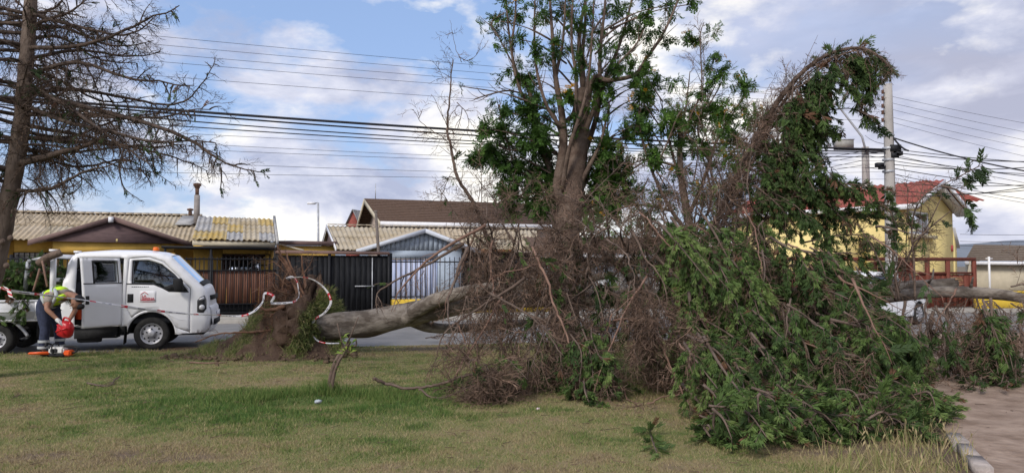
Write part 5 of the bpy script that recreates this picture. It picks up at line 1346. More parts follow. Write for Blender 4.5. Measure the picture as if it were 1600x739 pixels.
# ------------------------------------------------------------------ vegetation engine
m_bark = mat('grey_bark', (.09, .060, .046), .95, .35, 5, bump=.9, bscale=26, stretch=(1, 1, 1), col2=(.175, .128, .10), detail=8)
m_barkb = mat('brown_bark', (.085, .06, .047), .95, .35, 7, bump=.9, bscale=30, col2=(.165, .12, .095))
m_redtwig = mat('red_brown_twig', (.15, .085, .062), .9, .3, 8, col2=(.25, .155, .115))
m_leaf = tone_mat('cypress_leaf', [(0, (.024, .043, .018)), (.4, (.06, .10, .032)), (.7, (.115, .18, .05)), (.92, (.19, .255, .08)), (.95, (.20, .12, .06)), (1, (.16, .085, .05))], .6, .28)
m_dead = tone_mat('dead_twig', [(0, (.06, .043, .034)), (.5, (.15, .10, .074)), (1, (.28, .185, .135))], .9, .1)
m_broad = tone_mat('tree_leaf', [(0, (.03, .06, .018)), (.5, (.075, .15, .03)), (.85, (.14, .25, .045)), (.93, (.18, .22, .04)), (.96, (.42, .22, .01)), (1, (.48, .25, .01))], .5, .35)

def unit(v): return v / (np.linalg.norm(v, axis=-1, keepdims=True) + 1e-9)
def frond_template(n=9, ang=42, wid=.055, fall=.62, l0=.46):
    """flat fern-like spray, length 1 along x: narrow scale-leaf branchlets either side of an axis"""
    V = []; Q = []
    def rib(a, b, w, zc=0.0):
        a = np.array(a, float); b = np.array(b, float); d = b - a; s = np.array([-d[1], d[0], 0]); s /= np.linalg.norm(s) + 1e-9
        k = len(V); m = a + d * .45 + np.array([0, 0, zc])
        V.extend([a, m + s * w, b, m - s * w]); Q.append([k, k + 1, k + 2, k + 3])
    rib((0, 0, 0), (1.0, 0, -.1), wid * .55)
    r2 = np.random.default_rng(3)
    for i in range(n):
        t = .06 + .88 * i / n; L = l0 * (1 - fall * t) * r2.uniform(.8, 1.15)
        for s in (-1, 1):
            tt = t + (.04 if s > 0 else 0); an = math.radians(ang + r2.uniform(-9, 9)); z = -.1 * tt * tt
            e = (tt + L * math.cos(an), s * L * math.sin(an), z + r2.uniform(-.09, .05))
            rib((tt, 0, z), e, wid * r2.uniform(.75, 1.1), r2.uniform(-.015, .03))
    return np.array(V), np.array(Q)
FROND = frond_template()
FROND_S = frond_template(4, 31, .078, .45, .52)
def tuft_template():
    """foxtail tuft of a cypress twig tip: slim scale-leaf shoots pointing forward all round the axis"""
    V = []; Q = []; r2 = np.random.default_rng(4)
    for i, (t, L, an, ph) in enumerate(((0, 1.0, 3, 0), (.06, .62, 27, 0), (.10, .66, 25, 172), (.22, .58, 24, 20), (.30, .55, 25, 195), (.42, .48, 22, 100), (.5, .45, 22, 280))):
        a = np.array([t, 0, -.08 * t * t]); an = math.radians(an + r2.uniform(-5, 5)); ph = math.radians(ph + r2.uniform(-20, 20))
        d = np.array([math.cos(an), math.sin(an) * math.cos(ph), math.sin(an) * math.sin(ph) * .8]); s = np.cross(d, [0, -math.sin(ph), math.cos(ph)]); s = s / np.linalg.norm(s); k = len(V)
        w = .062 if i else .05; V.extend([a, a + d * L * .5 + s * w, a + d * L, a + d * L * .5 - s * w]); Q.append([k, k + 1, k + 2, k + 3])
    return np.array(V), np.array(Q)
TUFT = tuft_template()
def leaf_template():
    V = []; Q = []; r2 = np.random.default_rng(5)
    for i in range(7):
        t = .1 + .13 * i; L = .34 * (1 - .35 * t)
        for s in (-1, 1):
            an = math.radians(55 + r2.uniform(-14, 14)); a = np.array([t, 0, -.12 * t * t]); d = np.array([math.cos(an), s * math.sin(an), r2.uniform(-.5, .1)]) * L
            sd_ = np.array([-d[1], d[0], 0]); sd_ /= np.linalg.norm(sd_); k = len(V)
            V.extend([a, a + d * .5 + sd_ * .062, a + d, a + d * .5 - sd_ * .062]); Q.append([k, k + 1, k + 2, k + 3])
    k = len(V); V.extend([(0, -.012, 0), (0, .012, 0), (1, .005, -.12), (1, -.005, -.12)]); Q.append([k, k + 1, k + 2, k + 3])
    return np.array(V), np.array(Q)
LEAF = leaf_template()
def stick_template(n=7, sub=2):
    """bare dead spray: a thin stem with forked side twigs, length 1; every twig a slim tapered sliver turned its own way"""
    V = []; Q = []; r2 = np.random.default_rng(9)
    def st(p, r):
        p = np.array(p)
        for a, c, ra, rc in zip(p[:-1], p[1:], r[:-1], r[1:]):
            d = c - a; s = np.cross(d, r2.normal(0, 1, 3)); s /= np.linalg.norm(s) + 1e-9; k = len(V)
            V.extend([a - s * ra, a + s * ra, c + s * rc, c - s * rc]); Q.append([k, k + 1, k + 2, k + 3])
    ax = np.array([[0, 0, 0], [.35, .03, .01], [.7, -.02, -.04], [1, .03, -.12]]); st(ax, [.016, .013, .009, .004])
    for i in range(n):
        t = .08 + .8 * i / n; a = np.array([t, 0, -.1 * t * t]); s = 1 if i % 2 else -1; L = .48 * (1 - .6 * t) * r2.uniform(.6, 1.3); an = math.radians(r2.uniform(25, 65))
        ph = r2.uniform(-.9, .9); d = np.array([math.cos(an), s * math.sin(an) * math.cos(ph), math.sin(an) * math.sin(ph)])
        b_ = a + d * L * .5 + r2.normal(0, .02, 3); c = a + d * L + r2.normal(0, .05, 3); st([a, b_, c], [.011, .008, .003])
        for j in range(sub):
            e = d + r2.normal(0, .55, 3); e /= np.linalg.norm(e); st([b_ * (1 - .4 * j) + c * .4 * j, b_ * (1 - .4 * j) + c * .4 * j + e * L * .42], [.007, .003])
    return np.array(V), np.array(Q)
STICK = stick_template()
def stamp(b, tmpl, pos, ax, nr, sc, tone, wide=1.0):
    if len(pos) == 0: return
    pos, ax, nr, sc, tone = map(np.asarray, (pos, ax, nr, sc, tone))
    A = unit(ax); Bv = unit(np.cross(nr, A)); Nn = np.cross(A, Bv); V, Q = tmpl
    P3 = pos[:, None, :] + sc[:, None, None] * (V[None, :, 0:1] * A[:, None, :] + wide * V[None, :, 1:2] * Bv[:, None, :] + V[None, :, 2:3] * Nn[:, None, :])
    k = len(V); n = len(pos)
    Qs = (Q[None] + (np.arange(n) * k)[:, None, None]).reshape(-1, 4)
    b.add(P3.reshape(-1, 3), Qs, tone=np.repeat(tone, k))
class Veg:
    """one limb: wood, living sprays and dead sprays collected apart"""
    def __init__(s): s.w = MB(); s.g = []; s.d = []
    def flush(s, tmplg=FROND, wide=1.0):
        g = d = None
        if s.g:
            g = MB(); p, a, n, c, t = map(np.array, zip(*s.g)); stamp(g, tmplg, p, a, n, c, t, wide)
        if s.d:
            d = MB(); p, a, n, c, t = map(np.array, zip(*s.d)); stamp(d, STICK, p, a, n, c, t)
        return g, d
def rv(): v = np.array([random.gauss(0, 1) for _ in range(3)]); return v / np.linalg.norm(v)
def grow(v, pts, r0, r1, green=1.0, dead=0.0, sp=.12, tw=.5, droop=.5, fl=(.09, .15), per=5, start=.12, tone=.5, tvar=.22, floor=.02, fdens=.024, spread=.8, wr=.006, sides=7, deadlen=(.2, .42), fwd=.55):
    """wood along pts; side twigs every sp metres; sprays along the twigs"""
    p = np.asarray(pts, float); p[:, 2] = np.maximum(p[:, 2], floor)
    n = len(p); v.w.tube(p, np.linspace(r0, r1, n), sides, cap=sides >= 5)
    seg = np.linalg.norm(np.diff(p, axis=0), axis=1); cum = np.concatenate([[0], np.cumsum(seg)]); L = cum[-1]
    s = L * start
    while s < L:
        i = min(np.searchsorted(cum, s) - 1, n - 2); i = max(i, 0); f = (s - cum[i]) / (seg[i] + 1e-9)
        q = p[i] + (p[i + 1] - p[i]) * f; T = unit(p[i + 1] - p[i]); u = s / L
        side = np.cross(T, rv()); side /= np.linalg.norm(side) + 1e-9
        d = unit(T * fwd + side * spread + np.array([0, 0, -.15 * droop])); l = tw * rnd(.55, 1.15) * (1 - .62 * u)
        isg = random.random() < green; isd = (not isg) and random.random() < dead or (isg and random.random() < dead * .3)
        rust = .7 if random.random() < .025 else .02
        m = 4; tp = [q]; dd = d.copy(); pn = unit(np.array([0, 0, 1.]) + rv() * .7); fmul = rnd(.8, 1.25)
        for k in range(m): dd = unit(dd + np.array([0, 0, -.28 * droop]) + rv() * .14); tp.append(tp[-1] + dd * l / m)
        tp = np.array(tp); tp[:, 2] = np.maximum(tp[:, 2], floor + .01)
        v.w.tube(tp, np.linspace(wr, wr * .4, m + 1) * rnd(.6, 1.5), 3, cap=False)
        nf = max(2, int(l / fdens)); tb = tone + random.gauss(0, tvar * .6)
        for k in range(nf + 1):
            t = (k + rnd(-.2, .2) + .4) / (nf + .4); t = min(max(t, .02), .99); j = min(int(t * m), m - 1); g = t * m - j
            c = tp[j] + (tp[j + 1] - tp[j]) * g; Tt = unit(tp[j + 1] - tp[j])
            if isg:
                sd2 = np.cross(Tt, unit(pn + rv() * .9)); sd2 /= np.linalg.norm(sd2) + 1e-9
                a = unit(Tt + sd2 * random.choice((-1, 1)) * rnd(.15, .75) + rv() * .22 + np.array([0, 0, -.35 * droop * random.random()]))
                if k == nf: a = Tt
                if c[2] < floor + .12 and a[2] < 0: a = unit(a * [1, 1, .15])
                v.g.append((c, a, unit(pn + rv() * .8), rnd(*fl) * fmul * (1.15 - .55 * t) * rnd(.75, 1.2), min(.9, max(0, tb + .22 * (t - .5) + random.gauss(0, tvar * .45))) if random.random() > rust else 1.0))  # tone rises towards the twig end: lit tips put into the leaf colour
            if isd and random.random() < .75:
                a = unit(Tt * .8 + rv() * .75 + np.array([0, 0, -.25 * droop]))
                if c[2] < floor + .15 and a[2] < 0: a[2] *= -.2
                v.d.append((c, a, rv(), rnd(*deadlen), min(1, max(0, random.gauss(.5, .22)))))
        s += sp * rnd(.6, 1.4)
def limb(parent, org, v, name='branch', wood=None, tm=FROND_S, leafmat=None, label=None, wide=1.0, deadmat=None):
    o = v.w.build(name, wood or m_barkb, parent, True, org, label=label)
    g, d = v.flush(tm, wide)
    if g: g.build('foliage', leafmat or m_leaf, o, off=org, kind='stuff')
    if d: d.build('dead_twigs', deadmat or m_dead, o, off=org, kind='stuff')
    return o
def px(*l): return np.array([P(*q) for q in l])
def cv(*l, per=6): return catmull(px(*l), per)

# ------------------------------------------------------------------ left: the leafless conifer
m_darkb = mat('dark_bark', (.042, .030, .024), .95, .35, 7, bump=.9, bscale=30, col2=(.10, .072, .056))
m_deadd = tone_mat('dark_dead_twig', [(0, (.03, .022, .018)), (.5, (.07, .048, .036)), (1, (.14, .095, .066))], .95)
def left_tree():
    Z = 10.2; base = np.array([P(-50, 415, Z)[0], Z, 0.0])
    t = thing('conifer_tree', 'nearly leafless brown conifer with long horizontal branches at the left edge', 'tree', base)
    tr = catmull([base, P(-26, 480, Z), P(-11, 430, Z), P(8, 340, Z), P(22, 270, Z), P(34, 190, Z), P(40, 110, Z), P(45, 50, Z), P(50, -30, Z), P(54, -130, Z), P(57, -240, Z)], 5)
    b = MB(); rr = np.interp(np.linspace(0, 1, len(tr)), [0, .06, .2, .5, .75, 1], [.20, .15, .128, .106, .085, .03])
    rr = rr * (1 + .05 * np.sin(np.arange(len(tr)) * 1.9)); b.tube(tr, rr, 14); tk = b.build('trunk', m_barkb if False else mat('left_bark', (.085, .062, .048), .95, .35, 5, bump=1, bscale=22, col2=(.17, .13, .105), stretch=(1, 1, .45)), t, True, base)
    for (x, y) in ((2, 378), (14, 372), (20, 330), (8, 415)):
        kb = MB(); q = P(x, y, Z - .155); kb.lathe([(0, -.01), (.022, -.006), (.034, .006), (.045, .03)], 'y', 10, org=q)
        kb.build('knot', m_barkb, tk, True, base)
    H = [ # px polyline with depth, radius, dead, green, droop
        ([(40, 45, 0), (100, 20, -.3), (150, -8, -.5)], .03), ([(44, 75, 0), (120, 72, -.6), (200, 40, -1.0), (262, 6, -1.2)], .035), ([(42, 92, 0), (120, 80, .5), (190, 92, .9), (250, 88, 1.2)], .03),
        ([(40, 118, 0), (120, 98, -.5), (200, 122, -.9), (285, 130, -1.3)], .035), ([(38, 150, 0), (110, 140, .5), (190, 150, .9), (275, 165, 1.2), (312, 143, 1.3), (341, 98, 1.3)], .032),
        ([(36, 178, 0), (130, 180, -.4), (220, 184, -.8), (325, 180, -1.0)], .038), ([(35, 196, 0), (100, 205, .4), (190, 222, .9), (275, 240, 1.3), (330, 262, 1.5)], .034),
        ([(38, 140, 0), (130, 168, -.7), (230, 196, -1.2), (310, 232, -1.5), (342, 262, -1.6), (402, 288, -1.7)], .04), ([(31, 214, 0), (130, 222, .3), (210, 228, .6), (300, 236, .9)], .038),
        ([(30, 232, 0), (100, 240, .9), (180, 235, 1.5), (285, 222, 2.0)], .03), ([(28, 256, 0), (90, 240, -.6), (140, 225, -.9), (168, 213, -1.0)], .055), ([(26, 298, 0), (80, 296, -.6), (132, 273, -1.0), (182, 262, -1.2)], .03),
        ([(35, 165, 0), (110, 190, -.9), (190, 205, -1.6), (255, 215, -2.0), (345, 215, -2.3)], .034), ([(33, 205, 0), (110, 215, .9), (190, 190, 1.5), (290, 175, 2.0)], .03), ([(42, 105, 0), (90, 125, .6), (150, 160, 1.0), (210, 165, 1.2)], .03),
        ([(40, 130, 0), (95, 160, -1.0), (150, 200, -1.5), (205, 240, -1.8), (240, 262, -1.9)], .03), ([(45, 60, 0), (95, 60, .8), (150, 95, 1.3), (215, 105, 1.7)], .03), ([(46, 30, 0), (85, 10, .5), (118, -25, .7)], .03),
        ([(30, 222, 0), (75, 250, .8), (130, 262, 1.3), (190, 250, 1.7), (235, 268, 2.0)], .028), ([(47, 20, 0), (110, 40, -.4), (190, 60, -.8), (240, 35, -1.0)], .03),
        ([(45, 40, 0), (100, 45, .5), (170, 75, .8), (240, 70, 1.1)], .03)]
    for pts, r in H:
        v = Veg(); pp = catmull([P(x, y, Z + dz) for x, y, dz in pts], 7); u = len(pp)
        pp = pp + np.cumsum(np.random.default_rng(int(r * 1e4) + u).normal(0, .012, pp.shape), 0) * np.linspace(0, 1, u)[:, None]
        long_ = len(pts) > 3
        grow(v, pp, r, .006, green=.3, dead=1, sp=.075, tw=.5 if long_ else .4, droop=.7, fl=(.06, .10), tone=.16, tvar=.1, spread=.95, wr=.009, deadlen=(.12, .3), fdens=.065, start=.08)
        limb(t, base, v, 'branch', m_darkb, FROND_S, deadmat=m_deadd)
    for pts in ([(186, 252, -1), (188, 275, -1), (196, 296, -1), (222, 315, -1)], [(60, 282, -.4), (72, 300, -.4), (80, 318, -.4)], [(95, 262, .3), (98, 292, .3), (110, 310, .3), (95, 312, .3)], [(120, 255, .5), (128, 285, .5), (112, 305, .5)],
                [(22, 310, -.1), (60, 295, -.6), (110, 292, -.9), (135, 275, -1)], [(150, 245, .4), (190, 262, .6), (240, 270, .8), (275, 292, 1)], [(345, 262, -1.6), (346, 280, -1.6), (344, 298, -1.6)], [(218, 262, .2), (232, 280, .2), (236, 292, .2)]):
        v = Veg(); grow(v, catmull([P(x, y, Z + d) for x, y, d in pts], 6), .012, .004, green=.35, dead=.6, sp=.09, tw=.16, droop=.6, fl=(.06, .11), tone=.1, tvar=.08, deadlen=(.08, .16), fdens=.06); limb(t, base, v, 'branch', m_darkb, FROND_S, deadmat=m_deadd)
    # the side that leans out of the picture
    for k in range(20):
        y0 = rnd(20, 300); a = rnd(100, 260); l = rnd(1.2, 3.2); st_ = P(np.interp(y0, [0, 300], [46, 18]), y0, Z); d = np.array([math.cos(R(a)) - .3, math.sin(R(a)) * .8, rnd(-.15, .2)]); d /= np.linalg.norm(d)
        v = Veg(); grow(v, catmull([st_, st_ + d * l * .5 + [0, 0, .08], st_ + d * l + [0, 0, -.12]], 8), .03, .006, green=.22, dead=.9, sp=.09, tw=.5, droop=.75, fl=(.10, .18), tone=.1, tvar=.1, deadlen=(.16, .36), fdens=.09)
        limb(t, base, v, 'branch', m_darkb, FROND_S, deadmat=m_deadd)
    for k in range(34):                                  # small bare spurs between the long limbs, all round the stem
        y0 = rnd(-10, 270); a = rnd(0, 360); st_ = P(np.interp(y0, [0, 300], [46, 18]), y0, Z); d = np.array([math.cos(R(a)), math.sin(R(a)), rnd(-.2, .4)]); l = rnd(.5, 1.5)
        v = Veg(); grow(v, catmull([st_, st_ + d * l * .5, st_ + d * l + [0, 0, -.1]], 6), .018, .005, green=.2, dead=.9, sp=.09, tw=.35, droop=.7, fl=(.09, .16), tone=.1, tvar=.1, deadlen=(.14, .3), fdens=.09); limb(t, base, v, 'branch', m_darkb, FROND_S, deadmat=m_deadd)
left_tree()

# ------------------------------------------------------------------ standing trees behind the fallen one
def clump(v, c, r, n, tone, tvar=.16, fl=(.22, .38), droop=.5):
    c = np.asarray(c)
    for _ in range(n):
        d = rv(); q = c + d * r * random.random() ** .45
        a = unit(d * .8 + rv() * .5 + np.array([0, 0, -droop * random.random()])); 
        v.g.append((q - a * .12, a, unit(np.array([0, 0, 1.]) + rv() * .6), rnd(*fl), min(.9, max(0, tone + random.gauss(0, tvar)))))
def main_tree():
    Z = 15.2; base = np.array([P(884, 415, Z)[0], Z, -.03])
    t = thing('grevillea_tree', 'tall many-stemmed tree with dark feathery leaf clumps standing upright behind the fallen tree', 'tree', base)
    b = MB()
    tr = catmull([base, P(882, 480, Z), P(881, 420, Z), P(884, 360, Z), P(892, 300, Z), P(900, 250, Z - .1), P(908, 200, Z - .1), P(912, 140, Z)], 6)
    b.tube(tr, np.interp(np.linspace(0, 1, len(tr)), [0, .1, .45, .62, 1], [.36, .31, .30, .27, .13]), 14); b.build('trunk', m_bark, t, True, base)
    stems = [ # lateral stems
        ([(878, 330, 0), (872, 290, -.2), (880, 230, -.3), (878, 180, -.4), (868, 120, -.4), (862, 40, -.5), (855, -60, -.5)], .17),
        ([(872, 320, .1), (862, 270, .2), (842, 222, .3), (832, 180, .3), (826, 140, .3), (806, 110, .4), (795, 50, .4), (788, -40, .5)], .11),
        ([(860, 250, .3), (846, 215, .3), (832, 168, .2), (812, 140, .1), (800, 80, .1), (806, 10, .1), (800, -60, 0)], .075),
        ([(880, 200, -.4), (868, 188, -.5), (852, 160, -.6), (838, 105, -.6), (835, 40, -.7), (838, -50, -.7)], .065),
        ([(886, 190, -.3), (898, 172, -.5), (900, 120, -.6), (893, 60, -.7), (898, -50, -.7)], .075),
        ([(903, 220, 0), (912, 150, .2), (910, 90, .3), (915, 20, .3), (912, -70, .3)], .10),
        ([(903, 240, -.1), (920, 190, -.3), (935, 150, -.4), (938, 80, -.5), (945, 10, -.5), (950, -70, -.5)], .095),
        ([(906, 260, .1), (930, 190, .2), (944, 128, .3), (968, 70, .3), (985, 10, .4), (1000, -50, .4)], .085),
        ([(910, 215, -.1), (926, 126, -.5), (950, 126, -.7), (990, 118, -.8), (1010, 92, -.8), (1035, 55, -.9), (1055, 12, -.9), (1075, -40, -.9)], .08),
        ([(900, 300, 0), (920, 262, -.3), (940, 218, -.5), (952, 162, -.6)], .085), ([(900, 320, 0), (925, 255, .3), (945, 230, .4), (952, 162, .5)], .05),
        ([(895, 290, .3), (870, 190, .6), (852, 170, .6), (835, 175, .6)], .06), ([(912, 140, 0), (905, 60, .1), (925, -50, .1)], .09), ([(878, 300, -.2), (890, 230, -.6), (915, 150, -.8), (925, 60, -.9), (930, -60, -.9)], .07),
        ([(868, 120, -.4), (880, 60, -.3), (885, -40, -.2)], .05), ([(935, 150, -.4), (962, 105, -.2), (1000, 60, 0), (1020, -10, .1)], .045), ([(835, 180, .3), (812, 176, .2), (780, 185, .2), (765, 195, .2)], .03), ([(826, 150, .3), (795, 142, .2), (765, 148, .1), (742, 155, 0)], .028),
        ([(806, 110, .4), (780, 60, .3), (768, 36, .3), (790, 20, .3)], .025), ([(842, 230, .3), (800, 235, 0), (775, 225, -.2)], .035), ([(800, 250, 0), (780, 170, 0), (782, 168, 0)], .02),
        ([(945, 232, .3), (990, 210, .2), (1035, 215, .1)], .04), ([(940, 330, .2), (970, 280, .1), (1010, 250, 0)], .05), ([(893, 372, .2), (930, 330, .5), (950, 270, .7), (975, 230, .8)], .07)]
    for pts, r in stems:
        v = Veg(); pp = catmull([P(x, y, Z + d) for x, y, d in pts], 6)
        grow(v, pp, r * .78, .012, green=.0, dead=.0, sp=.12, tw=.75, droop=-.5, wr=.009, sides=8, start=.25, fwd=.9, spread=.6)
        for k in range(len(pp)):
            if pp[k][2] > 4.6 and random.random() < .4: clump(v, pp[k] + rv() * .25, rnd(.10, .22), random.randint(7, 14), rnd(.22, .5), fl=(.16, .28))
        if random.random() < .3:
            for q in range(2): v.g.append((pp[-8] + rv() * .25, rv(), rv(), .22, rnd(.96, 1)))
        limb(t, base, v, 'stem', m_bark, LEAF, m_broad)
    # leafy shoots low on the stem: (centre px, radius m, leaves, tone)
    C = [(790, 250, .55, 150, .35), (830, 215, .45, 130, .3), (765, 235, .35, 80, .38), (815, 285, .55, 170, .3), (850, 265, .5, 150, .3), (845, 315, .42, 110, .28), (790, 300, .35, 70, .4), (748, 245, .22, 36, .4), (735, 250, .15, 20, .35), (757, 200, .18, 34, .4), (780, 205, .2, 38, .42),
         (800, 330, .26, 40, .5), (828, 175, .3, 60, .3), (868, 290, .35, 80, .3), (940, 260, .45, 130, .42), (955, 300, .5, 170, .5), (935, 310, .45, 130, .5), (965, 270, .38, 90, .5), (980, 300, .3, 60, .45), (945, 235, .35, 80, .35), (960, 330, .25, 40, .4), (905, 320, .3, 60, .3), (980, 205, .2, 40, .4), (1000, 195, .2, 34, .42), (1015, 130, .28, 60, .35), (1010, 150, .25, 50, .35),
         (720, 135, .09, 8, .2), (790, 175, .16, 24, .35), (808, 60, .16, 22, .35), (775, 32, .08, 8, .35), (850, 20, .3, 60, .4), (880, 12, .3, 60, .42), (960, 15, .35, 80, .42), (985, 45, .25, 50, .4), (1010, 25, .25, 40, .42), (1045, 8, .2, 34, .45), (1085, 6, .15, 20, .45), (935, 50, .25, 40, .38), (900, 40, .25, 40, .4), (870, 80, .22, 36, .4), (845, 95, .22, 36, .35), (825, 120, .2, 30, .35), (960, 100, .22, 34, .38), (975, 85, .2, 30, .45), (990, 130, .18, 26, .35), (850, 215, .25, 40, .3), (920, 150, .15, 18, .4)]
    for i in range(0, len(C)):
        v = Veg(); first = True
        for x, y, r, n, tn in C[i:i + 1]:
            c = P(x, y, Z + rnd(-.5, .5)); clump(v, c, r * .95, int(n * (1.5 if y > 165 else .7)), tn, fl=(.17, .30))
            q = P(np.interp(y, [0, 150, 350], [905, 908, 886]) + (x - 890) * .25, y + 40, Z); v.w.tube(catmull([q, lerp(q, c, .5) + [0, 0, .1], c], 5), [.022] * 5 + [.012] * 5 + [.006], 5)
        limb(t, base, v, 'leafy_shoot', m_bark, LEAF, m_broad)
    v = Veg()
    for k in range(3): clump(v, P(890, 145, Z - .5), .08, 5, .5)
    for k in range(14): v.g.append((P(890 + rnd(-14, 14), 144 + rnd(-8, 8), Z - .5), rv(), rv(), .16, 1.0))
    v.w.tube(px((897, 160, Z - .4), (890, 145, Z - .5)), .008, 5); limb(t, base, v, 'flower_spray', m_bark, LEAF, m_broad, label='spray of orange flowers high on the stem')
main_tree()
def flower_tree():
    Z = 14.6; base = np.array([P(1090, 415, Z)[0], Z, -.03])
    t = thing('grevillea_tree', 'slender twiggy tree with scattered orange blossom between the upright tree and the arching branch', 'tree', base)
    b = MB(); tr = catmull([base, P(1088, 440, Z), P(1080, 370, Z), P(1068, 300, Z), P(1062, 240, Z), P(1066, 190, Z)], 6); b.tube(tr, np.linspace(.13, .035, len(tr)), 10); b.build('trunk', m_bark, t, True, base)
    S = [([(1080, 370, 0), (1050, 330, -.2), (1020, 270, -.3), (1000, 200, -.3), (1000, 140, -.3)], .05), ([(1075, 340, 0), (1100, 280, .3), (1120, 220, .4), (1150, 170, .5), (1170, 140, .5)], .045), ([(1070, 300, 0), (1050, 240, .2), (1040, 190, .3), (1030, 150, .3)], .035),
         ([(1064, 230, 0), (1080, 180, -.2), (1096, 140, -.3), (1094, 60, -.3), (1100, 35, -.3)], .022), ([(1085, 390, 0), (1130, 330, -.3), (1150, 270, -.5), (1180, 220, -.6), (1200, 180, -.6)], .045), ([(1060, 260, 0), (1010, 250, .3), (975, 262, .4)], .03), ([(1090, 410, 0), (1040, 380, -.4), (1000, 330, -.6), (985, 300, -.7)], .04),
         ([(1110, 260, .3), (1090, 200, .5), (1110, 150, .6), (1128, 112, .6)], .025), ([(1130, 330, -.3), (1110, 260, -.6), (1130, 200, -.8)], .03), ([(1020, 270, -.3), (1040, 230, -.6), (1060, 180, -.7), (1080, 160, -.7)], .025), ([(1100, 380, 0), (1160, 350, .2), (1200, 310, .4), (1225, 270, .5)], .04), ([(1050, 330, -.2), (1000, 320, -.5), (960, 330, -.7), (940, 350, -.8)], .03),
         ([(1080, 370, 0), (1110, 320, .6), (1100, 250, .9), (1075, 210, 1)], .035), ([(1062, 240, 0), (1075, 140, .1), (1078, 112, .1)], .02), ([(1140, 300, -.4), (1185, 270, -.2), (1215, 215, 0), (1225, 195, 0)], .025)]
    for pts, r in S:
        v = Veg(); pp = catmull([P(x, y, Z + d) for x, y, d in pts], 6); grow(v, pp, r, .007, green=0, dead=.75, sp=.13, tw=.55, droop=.1, wr=.008, start=.2, fwd=.7, spread=.8, deadlen=(.2, .4), fdens=.2)
        for k in range(5, len(pp)):
            if random.random() < .42:
                c = pp[k] + rv() * .3; clump(v, c, rnd(.13, .3), random.randint(9, 24), rnd(.3, .6), fl=(.14, .26))
                if random.random() < .22:
                    for q in range(5): v.g.append((c + rv() * .16 + [0, 0, .1], rv(), rv(), .12, 1.0))
        limb(t, base, v, 'stem', m_bark, LEAF, m_broad)
    C = [(1085, 190, .3, 60), (1110, 170, .28, 60), (1135, 180, .3, 60), (1060, 185, .25, 45), (1040, 190, .25, 40), (1015, 210, .22, 40), (1020, 240, .25, 44), (1150, 215, .3, 60), (1155, 250, .3, 54), (1090, 230, .26, 44), (1128, 112, .12, 16), (1165, 135, .14, 20), (1105, 140, .14, 18), (1060, 265, .25, 40), (1030, 300, .26, 44), (1100, 300, .26, 40), (1140, 290, .28, 50), (1010, 175, .2, 36), (1175, 190, .22, 40), (1010, 105, .14, 20), (1000, 120, .2, 34), (1005, 145, .2, 34)]
    for i in range(0, len(C)):
        v = Veg()
        for x, y, r, n in C[i:i + 1]:
            c = P(x, y, Z + rnd(-.5, .4)); clump(v, c, r, n, rnd(.38, .6), fl=(.16, .3)); q = P(x + (1075 - x) * .4, y + 55, Z); v.w.tube(catmull([q, c + [0, 0, -.2], c], 5), [.014] * 5 + [.008] * 5 + [.005], 5)
            for q in range(random.choice((0, 3, 7))): v.g.append((c + rv() * .2 + [0, 0, .12], rv(), rv(), .13, 1.0))
        limb(t, base, v, 'leafy_shoot', m_bark, LEAF, m_broad)
flower_tree()
# ------------------------------------------------------------------ the uprooted cypress
ZT = 13.2
FB = np.array([P(505, 415, ZT)[0], ZT, 0.0])
fallen = thing('fallen_tree', 'huge uprooted cypress lying across the lawn with torn roots, bare limbs and green boughs', 'tree', FB)
m_log = mat('fallen_bark', (.10, .08, .064), .95, .35, 7, bump=1.0, bscale=30, stretch=(.45, 1, 1), col2=(.25, .215, .18), detail=9, lo=.42, hi=.6)
def log(name, pts, rads, label=None, m=None, sides=14, kn=0, parent=None):
    p = catmull(pts, 7); n = len(p); r = np.interp(np.linspace(0, 1, n), np.linspace(0, 1, len(rads)), rads)
    b = MB(); V, Q = tube(p, r, sides)
    nz = np.array([1 + min(.16, rads[0] * .6) * (fbm(np.array(i % sides * 1.7), np.array(i // sides * .22), 2) - .5) * 2 for i in range(len(V))])
    c = np.repeat(p, sides, 0); V = c + (V - c) * nz[:, None]
    V = np.vstack([V, p[:1], p[-1:]]); T = []
    for i in range(sides):
        j = (i + 1) % sides; T += [[n * sides, j, i], [n * sides + 1, (n - 1) * sides + i, (n - 1) * sides + j]]
    b.add(V, Q, T)
    for k in range(kn):
        i = random.randint(2, n - 3); d = rv(); d[2] = abs(d[2]); T_ = unit(p[i + 1] - p[i]); d = unit(d - T_ * np.dot(d, T_) * .6)
        L = rnd(.08, .22); b.tube([p[i] + d * r[i] * .7, p[i] + d * (r[i] + L)], [rnd(.018, .035), .012], 6)
    return b.build(name, m or m_log, parent if parent is not None else fallen, True, FB, label=label), p
tk, tp = log('trunk', px((478, 517, ZT), (500, 511, ZT), (540, 509, ZT), (600, 500, ZT), (650, 488, ZT), (720, 476, ZT - .1), (790, 468, ZT - .2), (870, 465, ZT - .3), (960, 463, ZT - .5), (1050, 463, ZT - .7), (1180, 460, ZT - .9), (1300, 457, ZT - 1.0)), [.27, .255, .24, .235, .225, .19, .17, .16, .15, .14, .115, .1], kn=12)
log('limb', px((632, 500, ZT - .12), (655, 482, ZT - .25), (690, 466, ZT - .4), (735, 455, ZT - .5), (790, 447, ZT - .6), (880, 438, ZT - .8), (960, 430, ZT - 1.0)), [.12, .14, .125, .11, .10, .08, .05], kn=14)
log('limb', px((640, 500, ZT + .05), (672, 511, ZT + .2), (720, 513, ZT + .3), (800, 506, ZT + .4), (900, 498, ZT + .5)), [.11, .10, .085, .075, .05], kn=6)
log('limb', px((945, 395, ZT - 1.6), (980, 425, ZT - 1.4), (1010, 455, ZT - 1.2), (1055, 472, ZT - 1.1)), [.06, .085, .10, .11], kn=5)
